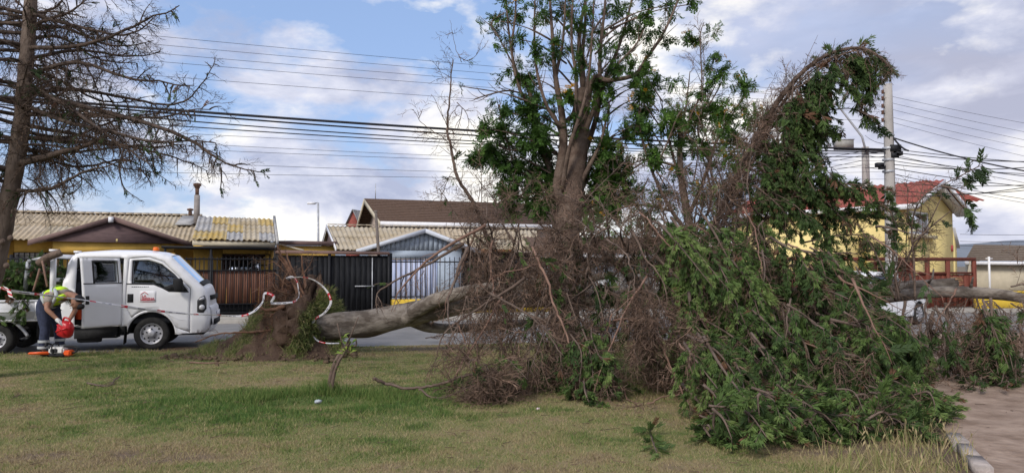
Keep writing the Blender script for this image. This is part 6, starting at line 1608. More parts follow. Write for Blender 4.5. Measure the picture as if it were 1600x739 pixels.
log('limb', px((1260, 462, ZT - .9), (1380, 450, ZT - 1.1), (1440, 446, ZT - 1.15), (1494, 442, ZT - 1.2)), [.10, .10, .09, .088], label='broken log end of the lying stem, pale and splintered at its tip', kn=4)
log('limb', px((1290, 474, ZT - 1.0), (1400, 462, ZT - 1.2), (1480, 456, ZT - 1.4), (1560, 460, ZT - 1.6), (1625, 472, ZT - 1.8), (1690, 490, ZT - 2.0)), [.12, .10, .095, .09, .07, .04], kn=6)
q = P(1496, 441, ZT - 1.2); b = MB()
for k in range(14):
    a = q + np.array([0, rnd(-.07, .07), rnd(-.07, .07)]); b.tube([a + [-.08, 0, 0], a + [rnd(.02, .14), rnd(-.02, .02), rnd(-.01, .05)]], [.018, .003], 4)
b.build('splintered_wood', mat('fresh_wood', (.42, .25, .13), .85, .25, 12), fallen, True, FB)

# ---- named branches that can be followed by eye (bare, reddish)
def bare(pts, r0, r1, tw=.3, dead=.35, green=.0, sp=.16, m=None, dz=0, **k):
    v = Veg(); pp = catmull([P(*q) for q in pts], 7); pp = pp + np.cumsum(rng.normal(0, .008, pp.shape), 0)
    grow(v, pp, r0 * .68, r1 * .7, green=green, dead=dead, sp=sp, tw=tw, droop=k.pop('droop', .4), wr=.006, **k); limb(fallen, FB, v, 'branch', m or m_redtwig)
bare([(832, 385, 9.6), (850, 415, 9.3), (868, 455, 9.1), (885, 495, 8.9), (898, 540, 8.8), (906, 585, 8.7), (903, 610, 8.7)], .028, .009, green=.25, fl=(.125, .205))
bare([(768, 375, 9.9), (763, 410, 9.8), (764, 440, 9.7), (768, 475, 9.6), (770, 520, 9.5), (782, 560, 9.4)], .022, .006)
bare([(764, 440, 9.7), (790, 430, 9.6), (830, 422, 9.6), (870, 405, 9.7)], .017, .006); bare([(712, 505, 9.7), (722, 530, 9.6), (738, 565, 9.5), (745, 600, 9.4)], .016, .005)
bare([(958, 500, 9.4), (985, 508, 9.2), (1012, 525, 9.0), (1035, 560, 8.7), (1055, 600, 8.4), (1078, 640, 8.1), (1100, 665, 7.8)], .022, .008)
bare([(985, 508, 9.2), (1030, 518, 9.0), (1080, 535, 8.8), (1110, 560, 8.7)], .012, .005); bare([(958, 490, 9.5), (952, 530, 9.4), (950, 570, 9.3)], .018, .006)
bare([(1000, 332, 10), (1015, 345, 9.8), (1040, 375, 9.5), (1065, 400, 9.3), (1085, 430, 9.2)], .02, .007); bare([(1050, 455, 9.4), (1085, 490, 9.0), (1120, 530, 8.6), (1160, 575, 8.2), (1200, 615, 7.8)], .02, .006, green=.35, fl=(.125, .205))
bare([(1160, 325, 9.6), (1178, 365, 9.4), (1185, 400, 9.3), (1193, 430, 9.2)], .018, .007); bare([(1258, 405, 9.6), (1280, 440, 9.3), (1300, 470, 9.1), (1315, 500, 8.9), (1335, 540, 8.7)], .02, .006); bare([(1280, 390, 9.7), (1298, 420, 9.6), (1308, 435, 9.6)], .018, .008)
bare([(1060, 535, 8.0), (1085, 570, 7.6), (1110, 600, 7.3), (1135, 635, 7.0), (1165, 660, 6.8)], .018, .005, green=.3, fl=(.125, .205)); bare([(1172, 595, 7.8), (1200, 620, 7.4), (1230, 648, 7.1), (1262, 668, 6.9)], .018, .006); bare([(1200, 658, 6.9), (1240, 680, 6.7), (1275, 690, 6.6), (1310, 698, 6.5)], .015, .005)
bare([(1246, 530, 8.4), (1285, 550, 8.2), (1315, 575, 8.0), (1330, 598, 7.9)], .016, .005, green=.4, fl=(.125, .205)); bare([(1010, 635, 8.4), (1045, 620, 8.5), (1080, 630, 8.4), (1110, 642, 8.3)], .014, .005)
bare([(955, 560, 9.0), (968, 600, 8.8), (985, 640, 8.5), (1000, 668, 8.2)], .014, .005); bare([(1060, 480, 11), (1075, 540, 10.6), (1072, 600, 10.2)], .05, .02, m=m_bark)
bare([(1495, 450, 10.8), (1488, 470, 10.6), (1470, 500, 10.4), (1462, 520, 10.4)], .022, .006, m=m_redtwig); bare([(1415, 470, 10.8), (1412, 510, 10.6), (1408, 560, 10.5)], .035, .012, m=m_barkb)
bare([(583, 592, 8.9), (596, 603, 8.95), (625, 612, 8.9), (660, 608, 8.85), (700, 598, 8.8), (745, 588, 8.8)], .03, .02, m=m_bark, tw=.05, dead=0); bare([(655, 610, 8.8), (680, 620, 8.7), (710, 612, 8.7), (745, 598, 8.7)], .018, .014, m=m_bark, tw=.05, dead=0)
# limbs standing up out of the wreck on the left
def up(pts, r0, r1, **k):
    v = Veg(); pp = catmull([P(*q) for q in pts], 7); pp = pp + np.cumsum(rng.normal(0, .007, pp.shape), 0); kw = dict(green=.03, dead=.85, sp=.10, tw=.35, droop=.15, wr=.005, deadlen=(.14, .32), fdens=.1); kw.update(k); grow(v, pp, r0, r1, **kw); limb(fallen, FB, v, 'branch', m_barkb)
up([(792, 450, 10.6), (770, 390, 10.5), (748, 330, 10.4), (725, 285, 10.3), (712, 235, 10.3), (710, 190, 10.3), (716, 150, 10.3), (721, 95, 10.3)], .035, .008)
up([(712, 210, 10.3), (698, 190, 10.2), (682, 148, 10.2)], .008, .003, sp=.2); up([(721, 98, 10.3), (712, 70, 10.3), (703, 28, 10.3)], .005, .002, sp=.3, tw=.08); up([(723, 95, 10.3), (742, 88, 10.2), (754, 55, 10.2)], .005, .002, sp=.25, tw=.1); up([(712, 235, 10.3), (690, 215, 10.2), (660, 190, 10.1), (648, 172, 10.1)], .007, .003, sp=.2, tw=.15)
up([(725, 290, 10.3), (706, 275, 10.1), (690, 300, 10.0), (672, 310, 9.9)], .007, .003, tw=.2); up([(715, 160, 10.3), (730, 180, 10.2), (728, 205, 10.2)], .007, .003)
for s in range(26):
    x = rnd(720, 1000); y = rnd(370, 460); up([(x, y, rnd(9.6, 11.4)), (x + rnd(-30, 30), y - rnd(30, 60), rnd(9.6, 11.2)), (x + rnd(-70, 60), y - rnd(70, 150), rnd(9.6, 11))], rnd(.01, .022), .004, tw=rnd(.25, .5), green=.05, fl=(.125, .205), tone=.5)

for s in range(14):
    x = rnd(1000, 1190); y = rnd(330, 430); up([(x, y, rnd(10.2, 11.4)), (x + rnd(-20, 40), y - rnd(40, 70), rnd(10.2, 11.4)), (x + rnd(-30, 80), y - rnd(100, 190), rnd(10.2, 11.4))], rnd(.012, .024), .004, tw=rnd(.3, .5), green=.3, fl=(.10, .16), tone=.5)
# ---- masses of twigs and sprays, drawn as many drooping branches
def mass(n, x, y, dx, dy, Z, dZ, r=.016, sag=14, name=None, **k):
    for _ in range(n):
        x0, y0, z0 = rnd(*x), rnd(*y), rnd(*Z); ex, ey, ez = x0 + rnd(*dx), y0 + rnd(*dy), z0 + rnd(*dZ)
        mx, my, mz = (x0 + ex) / 2 + rnd(-12, 12), (y0 + ey) / 2 - rnd(.3, 1.3) * sag, (z0 + ez) / 2
        kw = dict(k)
        if z0 < 9.3: kw['fl'] = (.085, .14); kw['fdens'] = .0185
        else: kw['fl'] = (.11, .18)
        kw['tone'] = k.get('tone', .5) + random.gauss(0, .08)
        v = Veg(); grow(v, catmull([P(x0, y0, z0), P(mx, my, mz), P(ex, ey, ez)], 8), r * rnd(.7, 1.3), .004, **kw)
        limb(fallen, FB, v, 'branch', m_barkb, TUFT)
D = dict(green=.04, dead=1.0, droop=.55, fl=(.125, .205), tone=.45)
# dead brown thatch, left and centre
mass(22, (740, 900), (340, 420), (-70, 60), (40, 130), (9.6, 11.2), (-.8, .4), r=.012, sp=.11, tw=.5, fdens=.075, **D)
mass(11, (800, 1030), (340, 440), (-40, 90), (-30, 60), (9.6, 11.4), (-.6, .4), r=.012, sp=.10, tw=.5, fdens=.08, **D)
mass(19, (720, 960), (440, 520), (-50, 50), (60, 140), (9.2, 11.0), (-.8, .2), r=.012, sp=.11, tw=.45, fdens=.085, **D)
mass(16, (940, 1140), (440, 570), (-30, 60), (50, 110), (8.8, 10.4), (-.8, .2), r=.013, sp=.10, tw=.5, fdens=.08, **D)
mass(14, (1000, 1180), (250, 400), (-60, 50), (40, 120), (10.2, 11.8), (-.8, .3), r=.012, sp=.12, tw=.5, fdens=.085, **D)
mass(4, (1120, 1320), (330, 460), (-30, 110), (20, 110), (9.4, 11.0), (-.8, .3), r=.012, sp=.12, tw=.45, fdens=.09, **D)
mass(13, (1475, 1640), (425, 490), (-40, 60), (10, 90), (10.2, 12.0), (-.8, .2), r=.013, sp=.11, tw=.45, fdens=.085, **D)
mass(6, (1455, 1500), (455, 500), (-15, 20), (60, 120), (10.2, 11.0), (-.4, .1), r=.02, sp=.10, tw=.35, fdens=.085, **D)
mass(5, (1380, 1430), (430, 470), (-20, 90), (-160, -60), (10.6, 11.6), (-.6, .3), r=.012, sp=.13, tw=.3, fdens=.1, green=.1, dead=.8, droop=.35, fl=(.125, .205), tone=.3)
for k in range(34):
    x0, y0, z0 = rnd(720, 1120), rnd(350, 470), rnd(9.0, 11.0); a_ = rnd(.25, 2.7); l_ = rnd(90, 230)
    v = Veg(); pp = catmull([P(x0, y0, z0), P(x0 + math.cos(a_) * l_ * .4 + rnd(-14, 14), y0 + math.sin(a_) * l_ * .35, z0 - .2), P(x0 + math.cos(a_) * l_ * .7 + rnd(-14, 14), y0 + math.sin(a_) * l_ * .75, z0 - .4), P(x0 + math.cos(a_) * l_ * .8, y0 + math.sin(a_) * l_ * 1.1, z0 - .5)], 6)
    pp = pp + np.cumsum(rng.normal(0, .008, pp.shape), 0); grow(v, pp, rnd(.011, .026), .004, green=.06, dead=.35, sp=.17, tw=.4, droop=.5, wr=.006, deadlen=(.12, .3), fdens=.14, tone=.5); limb(fallen, FB, v, 'branch', random.choice((m_redtwig, m_barkb, m_bark)))
for k in range(10):
    x0, y0, z0 = rnd(1120, 1400), rnd(330, 560), rnd(8.2, 10.2); a_ = rnd(.1, 2.0); l_ = rnd(80, 190)
    v = Veg(); pp = catmull([P(x0, y0, z0), P(x0 + math.cos(a_) * l_ * .4 + rnd(-12, 12), y0 + math.sin(a_) * l_ * .35, z0 - .2), P(x0 + math.cos(a_) * l_, y0 + math.sin(a_) * l_, z0 - .4)], 6)
    pp = pp + np.cumsum(rng.normal(0, .008, pp.shape), 0); grow(v, pp, rnd(.009, .02), .004, green=.2, dead=.3, sp=.15, tw=.35, droop=.5, wr=.006, deadlen=(.12, .28), fdens=.12 if False else .05, fl=(.125, .205), tone=.4); limb(fallen, FB, v, 'branch', random.choice((m_redtwig, m_redtwig, m_barkb)))
# ragged low mats beneath
mass(6, (720, 800), (560, 630), (-20, 60), (20, 45), (8.4, 9.2), (-.6, 0), r=.012, sp=.09, tw=.35, fdens=.075, green=.15, dead=1, droop=.5, fl=(.125, .205), tone=.35)
GL = dict(dead=.04, droop=.4, fl=(.1, .16))
GK = dict(dead=.22, droop=.95, fl=(.125, .205))
# green: low left pieces
mass(18, (740, 940), (555, 620), (-20, 60), (15, 40), (8.9, 9.9), (-.7, 0), r=.012, sp=.10, tw=.3, green=.7, tone=.42, **GK)
mass(5, (890, 930), (500, 560), (10, 45), (40, 110), (8.7, 9.2), (-.7, -.2), r=.012, sp=.09, tw=.34, green=.95, tone=.5, **GK)
mass(2, (905, 915), (590, 600), (28, 34), (68, 74), (8.5, 8.7), (-.5, -.4), r=.012, sp=.07, tw=.22, green=1, tone=.55, **GK)
mass(3, (755, 790), (590, 625), (10, 24), (25, 50), (8.2, 8.7), (-.3, 0), r=.01, sp=.09, tw=.18, green=.9, tone=.4, **GK)
mass(20, (820, 1050), (370, 540), (-20, 60), (30, 90), (9.2, 10.6), (-.6, 0), r=.012, sp=.13, tw=.35, green=.6, tone=.45, **GK)
# green: the big bright front between 1020 and 1240
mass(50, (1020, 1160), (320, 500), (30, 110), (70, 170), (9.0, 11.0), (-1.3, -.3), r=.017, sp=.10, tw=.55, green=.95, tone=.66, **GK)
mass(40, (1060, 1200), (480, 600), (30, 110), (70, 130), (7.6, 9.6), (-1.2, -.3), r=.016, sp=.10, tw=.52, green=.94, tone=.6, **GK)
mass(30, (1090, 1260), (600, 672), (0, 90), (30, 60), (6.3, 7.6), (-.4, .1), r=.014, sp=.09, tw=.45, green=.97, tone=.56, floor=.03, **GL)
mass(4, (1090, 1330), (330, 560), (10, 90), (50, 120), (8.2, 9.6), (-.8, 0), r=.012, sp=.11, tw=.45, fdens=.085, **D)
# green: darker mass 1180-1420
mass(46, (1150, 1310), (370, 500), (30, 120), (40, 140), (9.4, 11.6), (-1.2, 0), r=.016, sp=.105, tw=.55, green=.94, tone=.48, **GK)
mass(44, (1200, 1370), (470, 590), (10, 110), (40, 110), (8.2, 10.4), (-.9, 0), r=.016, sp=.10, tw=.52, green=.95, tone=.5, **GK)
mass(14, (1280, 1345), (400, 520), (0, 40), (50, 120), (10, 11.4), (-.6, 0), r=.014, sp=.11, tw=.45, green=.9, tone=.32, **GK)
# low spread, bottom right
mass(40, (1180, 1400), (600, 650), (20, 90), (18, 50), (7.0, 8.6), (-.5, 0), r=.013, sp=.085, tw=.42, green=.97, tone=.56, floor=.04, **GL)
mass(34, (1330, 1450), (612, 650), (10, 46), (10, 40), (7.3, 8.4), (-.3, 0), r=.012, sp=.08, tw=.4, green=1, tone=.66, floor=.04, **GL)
mass(20, (1250, 1400), (650, 690), (10, 70), (5, 22), (6.6, 7.3), (-.2, .1), r=.012, sp=.085, tw=.38, green=.95, tone=.5, floor=.03, **GL)
# right-hand hanging boughs
mass(13, (1390, 1440), (490, 540), (0, 35), (70, 120), (9.4, 10.4), (-.5, -.1), r=.016, sp=.085, tw=.34, green=.8, tone=.42, **GK)
mass(10, (1522, 1550), (455, 490), (15, 50), (90, 135), (9.6, 10.2), (-.5, -.1), r=.016, sp=.085, tw=.3, green=.85, tone=.48, **GK)
mass(13, (1440, 1545), (480, 540), (-10, 40), (50, 100), (9.8, 10.6), (-.5, 0), r=.013, sp=.11, tw=.26, green=.55, tone=.3, **GK)
mass(9, (1545, 1620), (465, 520), (0, 30), (60, 120), (9.6, 10.6), (-.5, 0), r=.013, sp=.12, tw=.28, green=.5, tone=.3, **GK)
mass(6, (1500, 1570), (590, 615), (0, 40), (0, 14), (9.0, 9.6), (-.3, 0), r=.009, sp=.1, tw=.22, green=.7, tone=.3, **GK)
# ---- the arching leader
def leader():
    pts = [(1062, 465, 11.6), (1100, 385, 11.4), (1140, 300, 11.3), (1180, 220, 11.2), (1215, 160, 11.1), (1255, 112, 11.0), (1300, 83, 10.9), (1345, 76, 10.8), (1378, 92, 10.7), (1390, 108, 10.7)]
    v = Veg(); pp = catmull([P(*q) for q in pts], 8)
    grow(v, pp, .06, .012, green=.0, dead=1, sp=.08, tw=.4, droop=.5, fl=(.125, .205), tone=.3, deadlen=(.12, .28), fdens=.08, start=.05, fwd=.9, spread=.55); limb(fallen, FB, v, 'arching_leader', m_barkb)
    for (x, y, z) in ((1098, 395, 11.3), (1120, 350, 11.4), (1150, 290, 11.2)):          # parallel dead shafts
        v = Veg(); grow(v, catmull([P(x, y + 60, z), P(x + 12, y, z), P(x + 50, y - 90, z - .1), P(x + 95, y - 165, z - .1)], 8), .03, .006, green=0, dead=1, sp=.06, tw=.5, droop=.5, deadlen=(.2, .4), fdens=.08, fwd=.9, spread=.5); limb(fallen, FB, v, 'branch', m_barkb)
    for k in range(5):                                    # finer shafts springing along the same curve
        a = random.randint(0, 30); e = min(len(pp), a + random.randint(22, 44)); off = rv() * rnd(.05, .22); off[2] = abs(off[2]) * .4 - .06
        seg_ = pp[a:e] + off * np.linspace(.3, 1, e - a)[:, None]
        v = Veg(); grow(v, seg_, .018, .004, green=.05, dead=.8, sp=.12, tw=.4, droop=.7, deadlen=(.18, .36), fdens=.075, fwd=.9, spread=.5, tone=.2); limb(fallen, FB, v, 'branch', m_barkb)
    # hanging green tresses from the arch: start px, end px, tone
    T = [((1250, 118), (1236, 200)), ((1262, 112), (1262, 190)), ((1275, 100), (1280, 170)), ((1290, 95), (1298, 158)), ((1305, 90), (1325, 150)), ((1320, 86), (1340, 160)), ((1340, 80), (1362, 152)), ((1352, 80), (1378, 120)), ((1365, 84), (1392, 110)), ((1330, 84), (1352, 128)), ((1345, 82), (1350, 175)),
         ((1240, 130), (1215, 230)), ((1230, 145), (1240, 235)), ((1222, 155), (1262, 250)), ((1215, 170), (1270, 260)), ((1210, 180), (1285, 210)), ((1205, 190), (1300, 265)), ((1195, 205), (1275, 300)), ((1190, 220), (1240, 320)), ((1180, 235), (1290, 330)), ((1175, 250), (1320, 345)), ((1170, 260), (1260, 350)),
         ((1165, 275), (1230, 370)), ((1160, 285), (1300, 380)), ((1200, 240), (1330, 300)), ((1215, 230), (1318, 205)), ((1230, 160), (1290, 190)), ((1255, 130), (1310, 130)), ((1180, 300), (1345, 300)), ((1200, 330), (1380, 318)), ((1240, 345), (1440, 338)), ((1230, 305), (1398, 302)), ((1250, 360), (1420, 350)), ((1240, 410), (1390, 412)), ((1190, 300), (1330, 290)), ((1180, 290), (1250, 370)), ((1225, 180), (1250, 260)), ((1240, 170), (1275, 240)), ((1260, 130), (1285, 200)), ((1250, 145), (1300, 185)), ((1250, 380), (1400, 385)), ((1170, 300), (1190, 400)), ((1210, 250), (1250, 330)), ((1220, 210), (1236, 290)), ((1190, 260), (1215, 345)), ((1205, 210), (1230, 300)), ((1245, 140), (1262, 222)),
         ((1268, 105), (1315, 112)), ((1285, 96), (1345, 108)), ((1310, 88), (1372, 100)), ((1238, 140), (1290, 150)), ((1225, 160), (1258, 200)), ((1180, 230), (1225, 280))]
    for (a, c) in T:
        z = rnd(10.6, 11.3); hang = abs(c[1] - a[1]) > abs(c[0] - a[0]) * .8
        v = Veg(); m = ((a[0] + c[0]) / 2 + 6, (a[1] + c[1]) / 2 - (4 if hang else 16)); grow(v, catmull([P(*a, z), P(*m, z + rnd(-.2, .2)), P(*c, z + rnd(-.4, .3))], 7), .014, .004, green=.97, dead=.15, sp=.055, tw=.42, droop=.9, fl=(.10, .165), tone=.42, tvar=.14, fdens=.022, deadlen=(.14, .28))
        limb(fallen, FB, v, 'branch', m_barkb, TUFT)
    v = Veg(); grow(v, catmull([P(1225, 172, 11.2), P(1290, 172, 11), P(1330, 170, 10.9), P(1362, 182, 10.8), P(1380, 198, 10.8)], 7), .012, .004, green=.0, dead=.2, sp=.12, tw=.1)
    grow(v, catmull([P(1335, 172, 10.9), P(1358, 182, 10.8), P(1376, 198, 10.8)], 7), .008, .004, green=1, sp=.045, tw=.2, droop=.9, fl=(.125, .205), tone=.2); limb(fallen, FB, v, 'branch', m_barkb)
    for pts in ([(1255, 115, 11), (1262, 90, 11), (1278, 55, 11)], [(1300, 84, 11), (1305, 60, 11)], [(1215, 160, 11.1), (1228, 120, 11.1), (1222, 88, 11.1)], [(1190, 200, 11), (1195, 150, 11), (1215, 115, 11)], [(1096, 180, 11), (1100, 90, 11), (1092, 50, 11), (1100, 30, 11)], [(1130, 190, 11), (1140, 150, 11), (1160, 120, 11)]):
        v = Veg(); grow(v, cv(*pts), .006, .002, green=0, dead=.2, sp=.3, tw=.12); limb(fallen, FB, v, 'branch', m_barkb)
    # the upright dead sprig in front of the yellow house
    for pts in ([(1430, 470, 10.8), (1428, 410, 10.8), (1425, 350, 10.8), (1440, 310, 10.7), (1475, 288, 10.6), (1530, 260, 10.5)], [(1425, 380, 10.8), (1460, 350, 10.7), (1485, 330, 10.6)], [(1405, 470, 10.8), (1395, 400, 10.8), (1402, 360, 10.8), (1390, 330, 10.8)], [(1470, 290, 10.6), (1500, 300, 10.5), (1512, 330, 10.5)], [(1400, 470, 10.7), (1370, 400, 10.6), (1340, 350, 10.6)]):
        v = Veg(); grow(v, cv(*pts), .018, .005, green=.2, dead=.85, sp=.10, tw=.26, droop=.45, fl=(.125, .205), tone=.2, deadlen=(.12, .26), fdens=.075); limb(fallen, FB, v, 'branch', m_barkb)
    v = Veg(); grow(v, cv((1490, 283, 10.6), (1510, 270, 10.5), (1536, 256, 10.5)), .008, .003, green=1, sp=.06, tw=.16, fl=(.125, .205), tone=.25, droop=.6); grow(v, cv((1505, 320, 10.5), (1512, 335, 10.5), (1516, 355, 10.5)), .007, .003, green=1, sp=.05, tw=.16, fl=(.125, .205), tone=.3, droop=.6); limb(fallen, FB, v, 'branch', m_barkb)
leader()

# ---- root plate, soil and torn roots
m_soil = tone_mat('soil_and_turf', [(0, (.06, .036, .026)), (.3, (.115, .075, .052)), (.5, (.14, .098, .064)), (.62, (.10, .092, .042)), (1, (.06, .09, .032))], .98, 0, 1.0, 26, .22, 9)
def blob(c, rad, seed, n=56, m=36, amp=.3, floor=-.06, tonef=None, power=1.0):
    V = []; to = []
    for j in range(m + 1):
        th = math.pi * j / m
        for i in range(n):
            ph = 2 * math.pi * i / n; d = np.array([math.sin(th) * math.cos(ph), math.sin(th) * math.sin(ph), math.cos(th)])
            f = 1 + amp * 2 * (float(fbm(np.array(math.cos(ph) * 1.6 + d[2] * 1.3 + seed), np.array(math.sin(ph) * 1.6 + seed * 2 + d[2] * .7), 4)) - .5) + .22 * amp * rnd(-1, 1)
            p = np.asarray(c) + d * f * np.asarray(rad); p[2] = max(p[2], floor); V.append(p); to.append(tonef(p, d))
    Q = [[j * n + i, (j + 1) * n + i, (j + 1) * n + (i + 1) % n, j * n + (i + 1) % n] for j in range(m) for i in range(n)]
    return np.array(V), np.array(Q), np.array(to)
def root_plate():
    Zr = 13.5; c = P(478, 508, Zr)
    tilt = Matrix.Rotation(R(14), 3, 'Y')
    tf = lambda p, d: .16 + .16 * random.random() + .62 * float(smooth(np.array((d[0] * 1.1 - .5 * max(0, d[2] - .35) + .02 + .5 * (float(fbm(np.array(p[1] * 3 + 5), np.array(p[2] * 3), 3)) - .5)) * 3)))
    V, Q, to = blob((0, 0, 0), (.48, .85, .76), 2.3, amp=.55, floor=-9, tonef=tf)
    V = V @ np.array(tilt).T + c; V[:, 2] = np.maximum(V[:, 2], -.06)
    b = MB(); b.add(V, Q, tone=to); rp = b.build('root_plate', m_soil, fallen, True, FB)
    # turf blades on the lifted sod
    n = len(V); k = rng.choice(n, 16000, p=np.clip(to - .42, 0, 1) / np.clip(to - .42, 0, 1).sum()); nrm = unit(V[k] - c)
    base = V[k] + rng.normal(0, .03, (len(k), 3)); tip = base + nrm * (.04 + .07 * rng.random(len(k)))[:, None] + rng.normal(0, .03, (len(k), 3)) + [0, 0, -.02]
    s_ = unit(np.cross(nrm, rng.normal(0, 1, nrm.shape))) * .007
    b = MB(); b.add(np.stack([base - s_, base + s_, tip], 1).reshape(-1, 3), T=np.arange(3 * len(k)).reshape(-1, 3), tone=np.repeat(np.clip(.62 + rng.normal(0, .14, len(k)), 0, 1), 3)); b.build('turf', m_blade, rp, off=FB, kind='stuff')
    # roots: ragged bunch at the top and torn ends on the left
    Rt = [([(470, 470, Zr - .5), (462, 440, Zr - .4), (448, 412, Zr - .3), (437, 388, Zr - .3)], .045), ([(476, 462, Zr - .45), (464, 432, Zr - .4), (452, 404, Zr - .35), (446, 392, Zr - .3)], .03), ([(472, 468, Zr - .55), (456, 440, Zr - .5), (442, 410, Zr - .4), (432, 398, Zr - .4)], .028), ([(478, 455, Zr - .3), (474, 425, Zr - .2), (472, 395, Zr - .2)], .032), ([(468, 452, Zr - .4), (455, 425, Zr - .3), (438, 405, Zr - .2), (430, 415, Zr - .2)], .02), ([(462, 445, Zr - .4), (446, 432, Zr - .4), (425, 415, Zr - .5), (412, 425, Zr - .5)], .016),
          ([(455, 450, Zr - .5), (440, 440, Zr - .6), (425, 428, Zr - .6), (408, 432, Zr - .6)], .018), ([(445, 478, Zr - .6), (425, 482, Zr - .7), (408, 480, Zr - .8)], .05), ([(450, 500, Zr - .5), (430, 494, Zr - .6), (415, 500, Zr - .7)], .045), ([(430, 515, Zr - .6), (390, 518, Zr - .8), (350, 518, Zr - .9), (310, 530, Zr - 1.0)], .025),
          ([(446, 470, Zr - .6), (440, 450, Zr - .7), (448, 430, Zr - .7)], .014), ([(452, 460, Zr - .6), (430, 450, Zr - .8), (420, 440, Zr - .8)], .012), ([(465, 440, Zr - .2), (480, 420, Zr), (490, 400, Zr)], .01)]
    for pts, r in Rt:
        v = Veg(); pp = catmull([P(*q) for q in pts], 6); pp = pp + np.cumsum(rng.normal(0, .008, pp.shape), 0); grow(v, pp, r, r * .35, green=0, dead=.5, sp=.09, tw=.3, droop=.2, wr=.005, deadlen=(.12, .3), fdens=.12); limb(fallen, FB, v, 'root', mat('root_bark', (.17, .088, .052), .95, .3, 8, col2=(.27, .155, .10)))
    v = Veg()
    for _ in range(170):
        th = rnd(-1.0, 1.0); q = c + np.array([-.22 + rnd(-.1, .12), rnd(-.7, .5), rnd(-.3, .85)]); v.d.append((q, unit(np.array([-.6, -.5, rnd(-.8, .5)]) + rv() * .5), rv(), rnd(.18, .5), rnd(.3, 1)))
    v.w.tube([c + [-.2, -.2, 0], c + [-.4, -.4, -.1]], .02, 6); limb(fallen, FB, v, 'root', MATS['root_bark'], deadmat=tone_mat('rootlet', [(0, (.10, .052, .034)), (.5, (.19, .098, .06)), (1, (.29, .165, .11))], .95))
root_plate()
def mound():
    # heap of soil and torn turf: a height field with its own outline
    nx, ny = 110, 60; cx, cy = G(430, 552)[0], 13.0; V = []; to = []
    for j in range(ny + 1):
        for i in range(nx + 1):
            x = cx + (i / nx - .5) * 5.0; y = cy + (j / ny - .42) * 2.8
            e = math.exp(-((x - cx - .05) / .72) ** 2 - ((y - cy - .15) / .55) ** 2) * .78 + math.exp(-((x - cx + .8) / .62) ** 2 - ((y - cy) / .42) ** 2) * .15 + math.exp(-((x - cx - .95) / .45) ** 2 - ((y - cy) / .4) ** 2) * .12
            f = float(fbm(np.array(x * 2.4), np.array(y * 2.4), 4)); g = float(fbm(np.array(x * 7 + 4), np.array(y * 7), 3))
            V.append((x, y, -.035 + e * (.45 + 1.1 * f) + (.16 * (g - .5) + .02) * min(1, e * 6))); to.append(.16 + .5 * float(smooth(np.array((f - .36) * 6))) * min(1, e * 9) + .2 * (g - .5))
    b = MB(); b.add(V, [[j * (nx + 1) + i, j * (nx + 1) + i + 1, (j + 1) * (nx + 1) + i + 1, (j + 1) * (nx + 1) + i] for j in range(ny) for i in range(nx)], tone=np.clip(to, 0, 1))
    o = b.build('soil_mound', m_soil, smooth_=True, off=(cx, cy, 0)); o.location = (cx, cy, 0); tag(o, 'heap of torn up brown soil and turf at the foot of the root plate', 'soil heap')
    Va = np.array(V); tn = np.array(to); k = rng.choice(len(Va), 14000, p=np.clip((tn - .3) * (Va[:, 2] > .0), 0, 1) / np.clip((tn - .3) * (Va[:, 2] > .0), 0, 1).sum())
    b = MB(); Vb, T, tt = blades(Va[k][:, 0] + rng.normal(0, .03, len(k)), Va[k][:, 1] + rng.normal(0, .03, len(k)), Va[k][:, 2] - .01, .03 + .07 * rng.random(len(k)), np.full(len(k), .012), np.clip(.62 + rng.normal(0, .16, len(k)), 0, 1), 1.6)
    b.add(Vb, T=T, tone=tt); b.build('turf', m_blade, o, off=(cx, cy, 0), kind='stuff')
    b = MB()                                             # clods
    for _ in range(260):
        x = cx + rnd(-1.7, 1.6); y = cy + random.gauss(-.25, .32); s_ = rnd(.012, .045) * (1.6 if random.random() < .12 else 1)
        vv = np.array([rv() * s_ * rnd(.7, 1.2) for _ in range(8)]); e = math.exp(-((x - cx - .10) / .80) ** 2 - ((y - cy - .15) / .55) ** 2) * .5
        b.hexa(np.array([(-1, -1, -1), (1, -1, -1), (1, 1, -1), (-1, 1, -1), (-.8, -.8, 1), (.8, -.8, 1), (.8, .8, 1), (-.8, .8, 1)]) * s_ * np.array([rnd(.6, 1.2), rnd(.6, 1.2), rnd(.5, .9)]) + rng.normal(0, s_ * .2, (8, 3)) + [x, y, s_ * .4 + e * .9])
    b.build('clods', m_soil, o, True, (cx, cy, 0), kind='stuff')
mound()

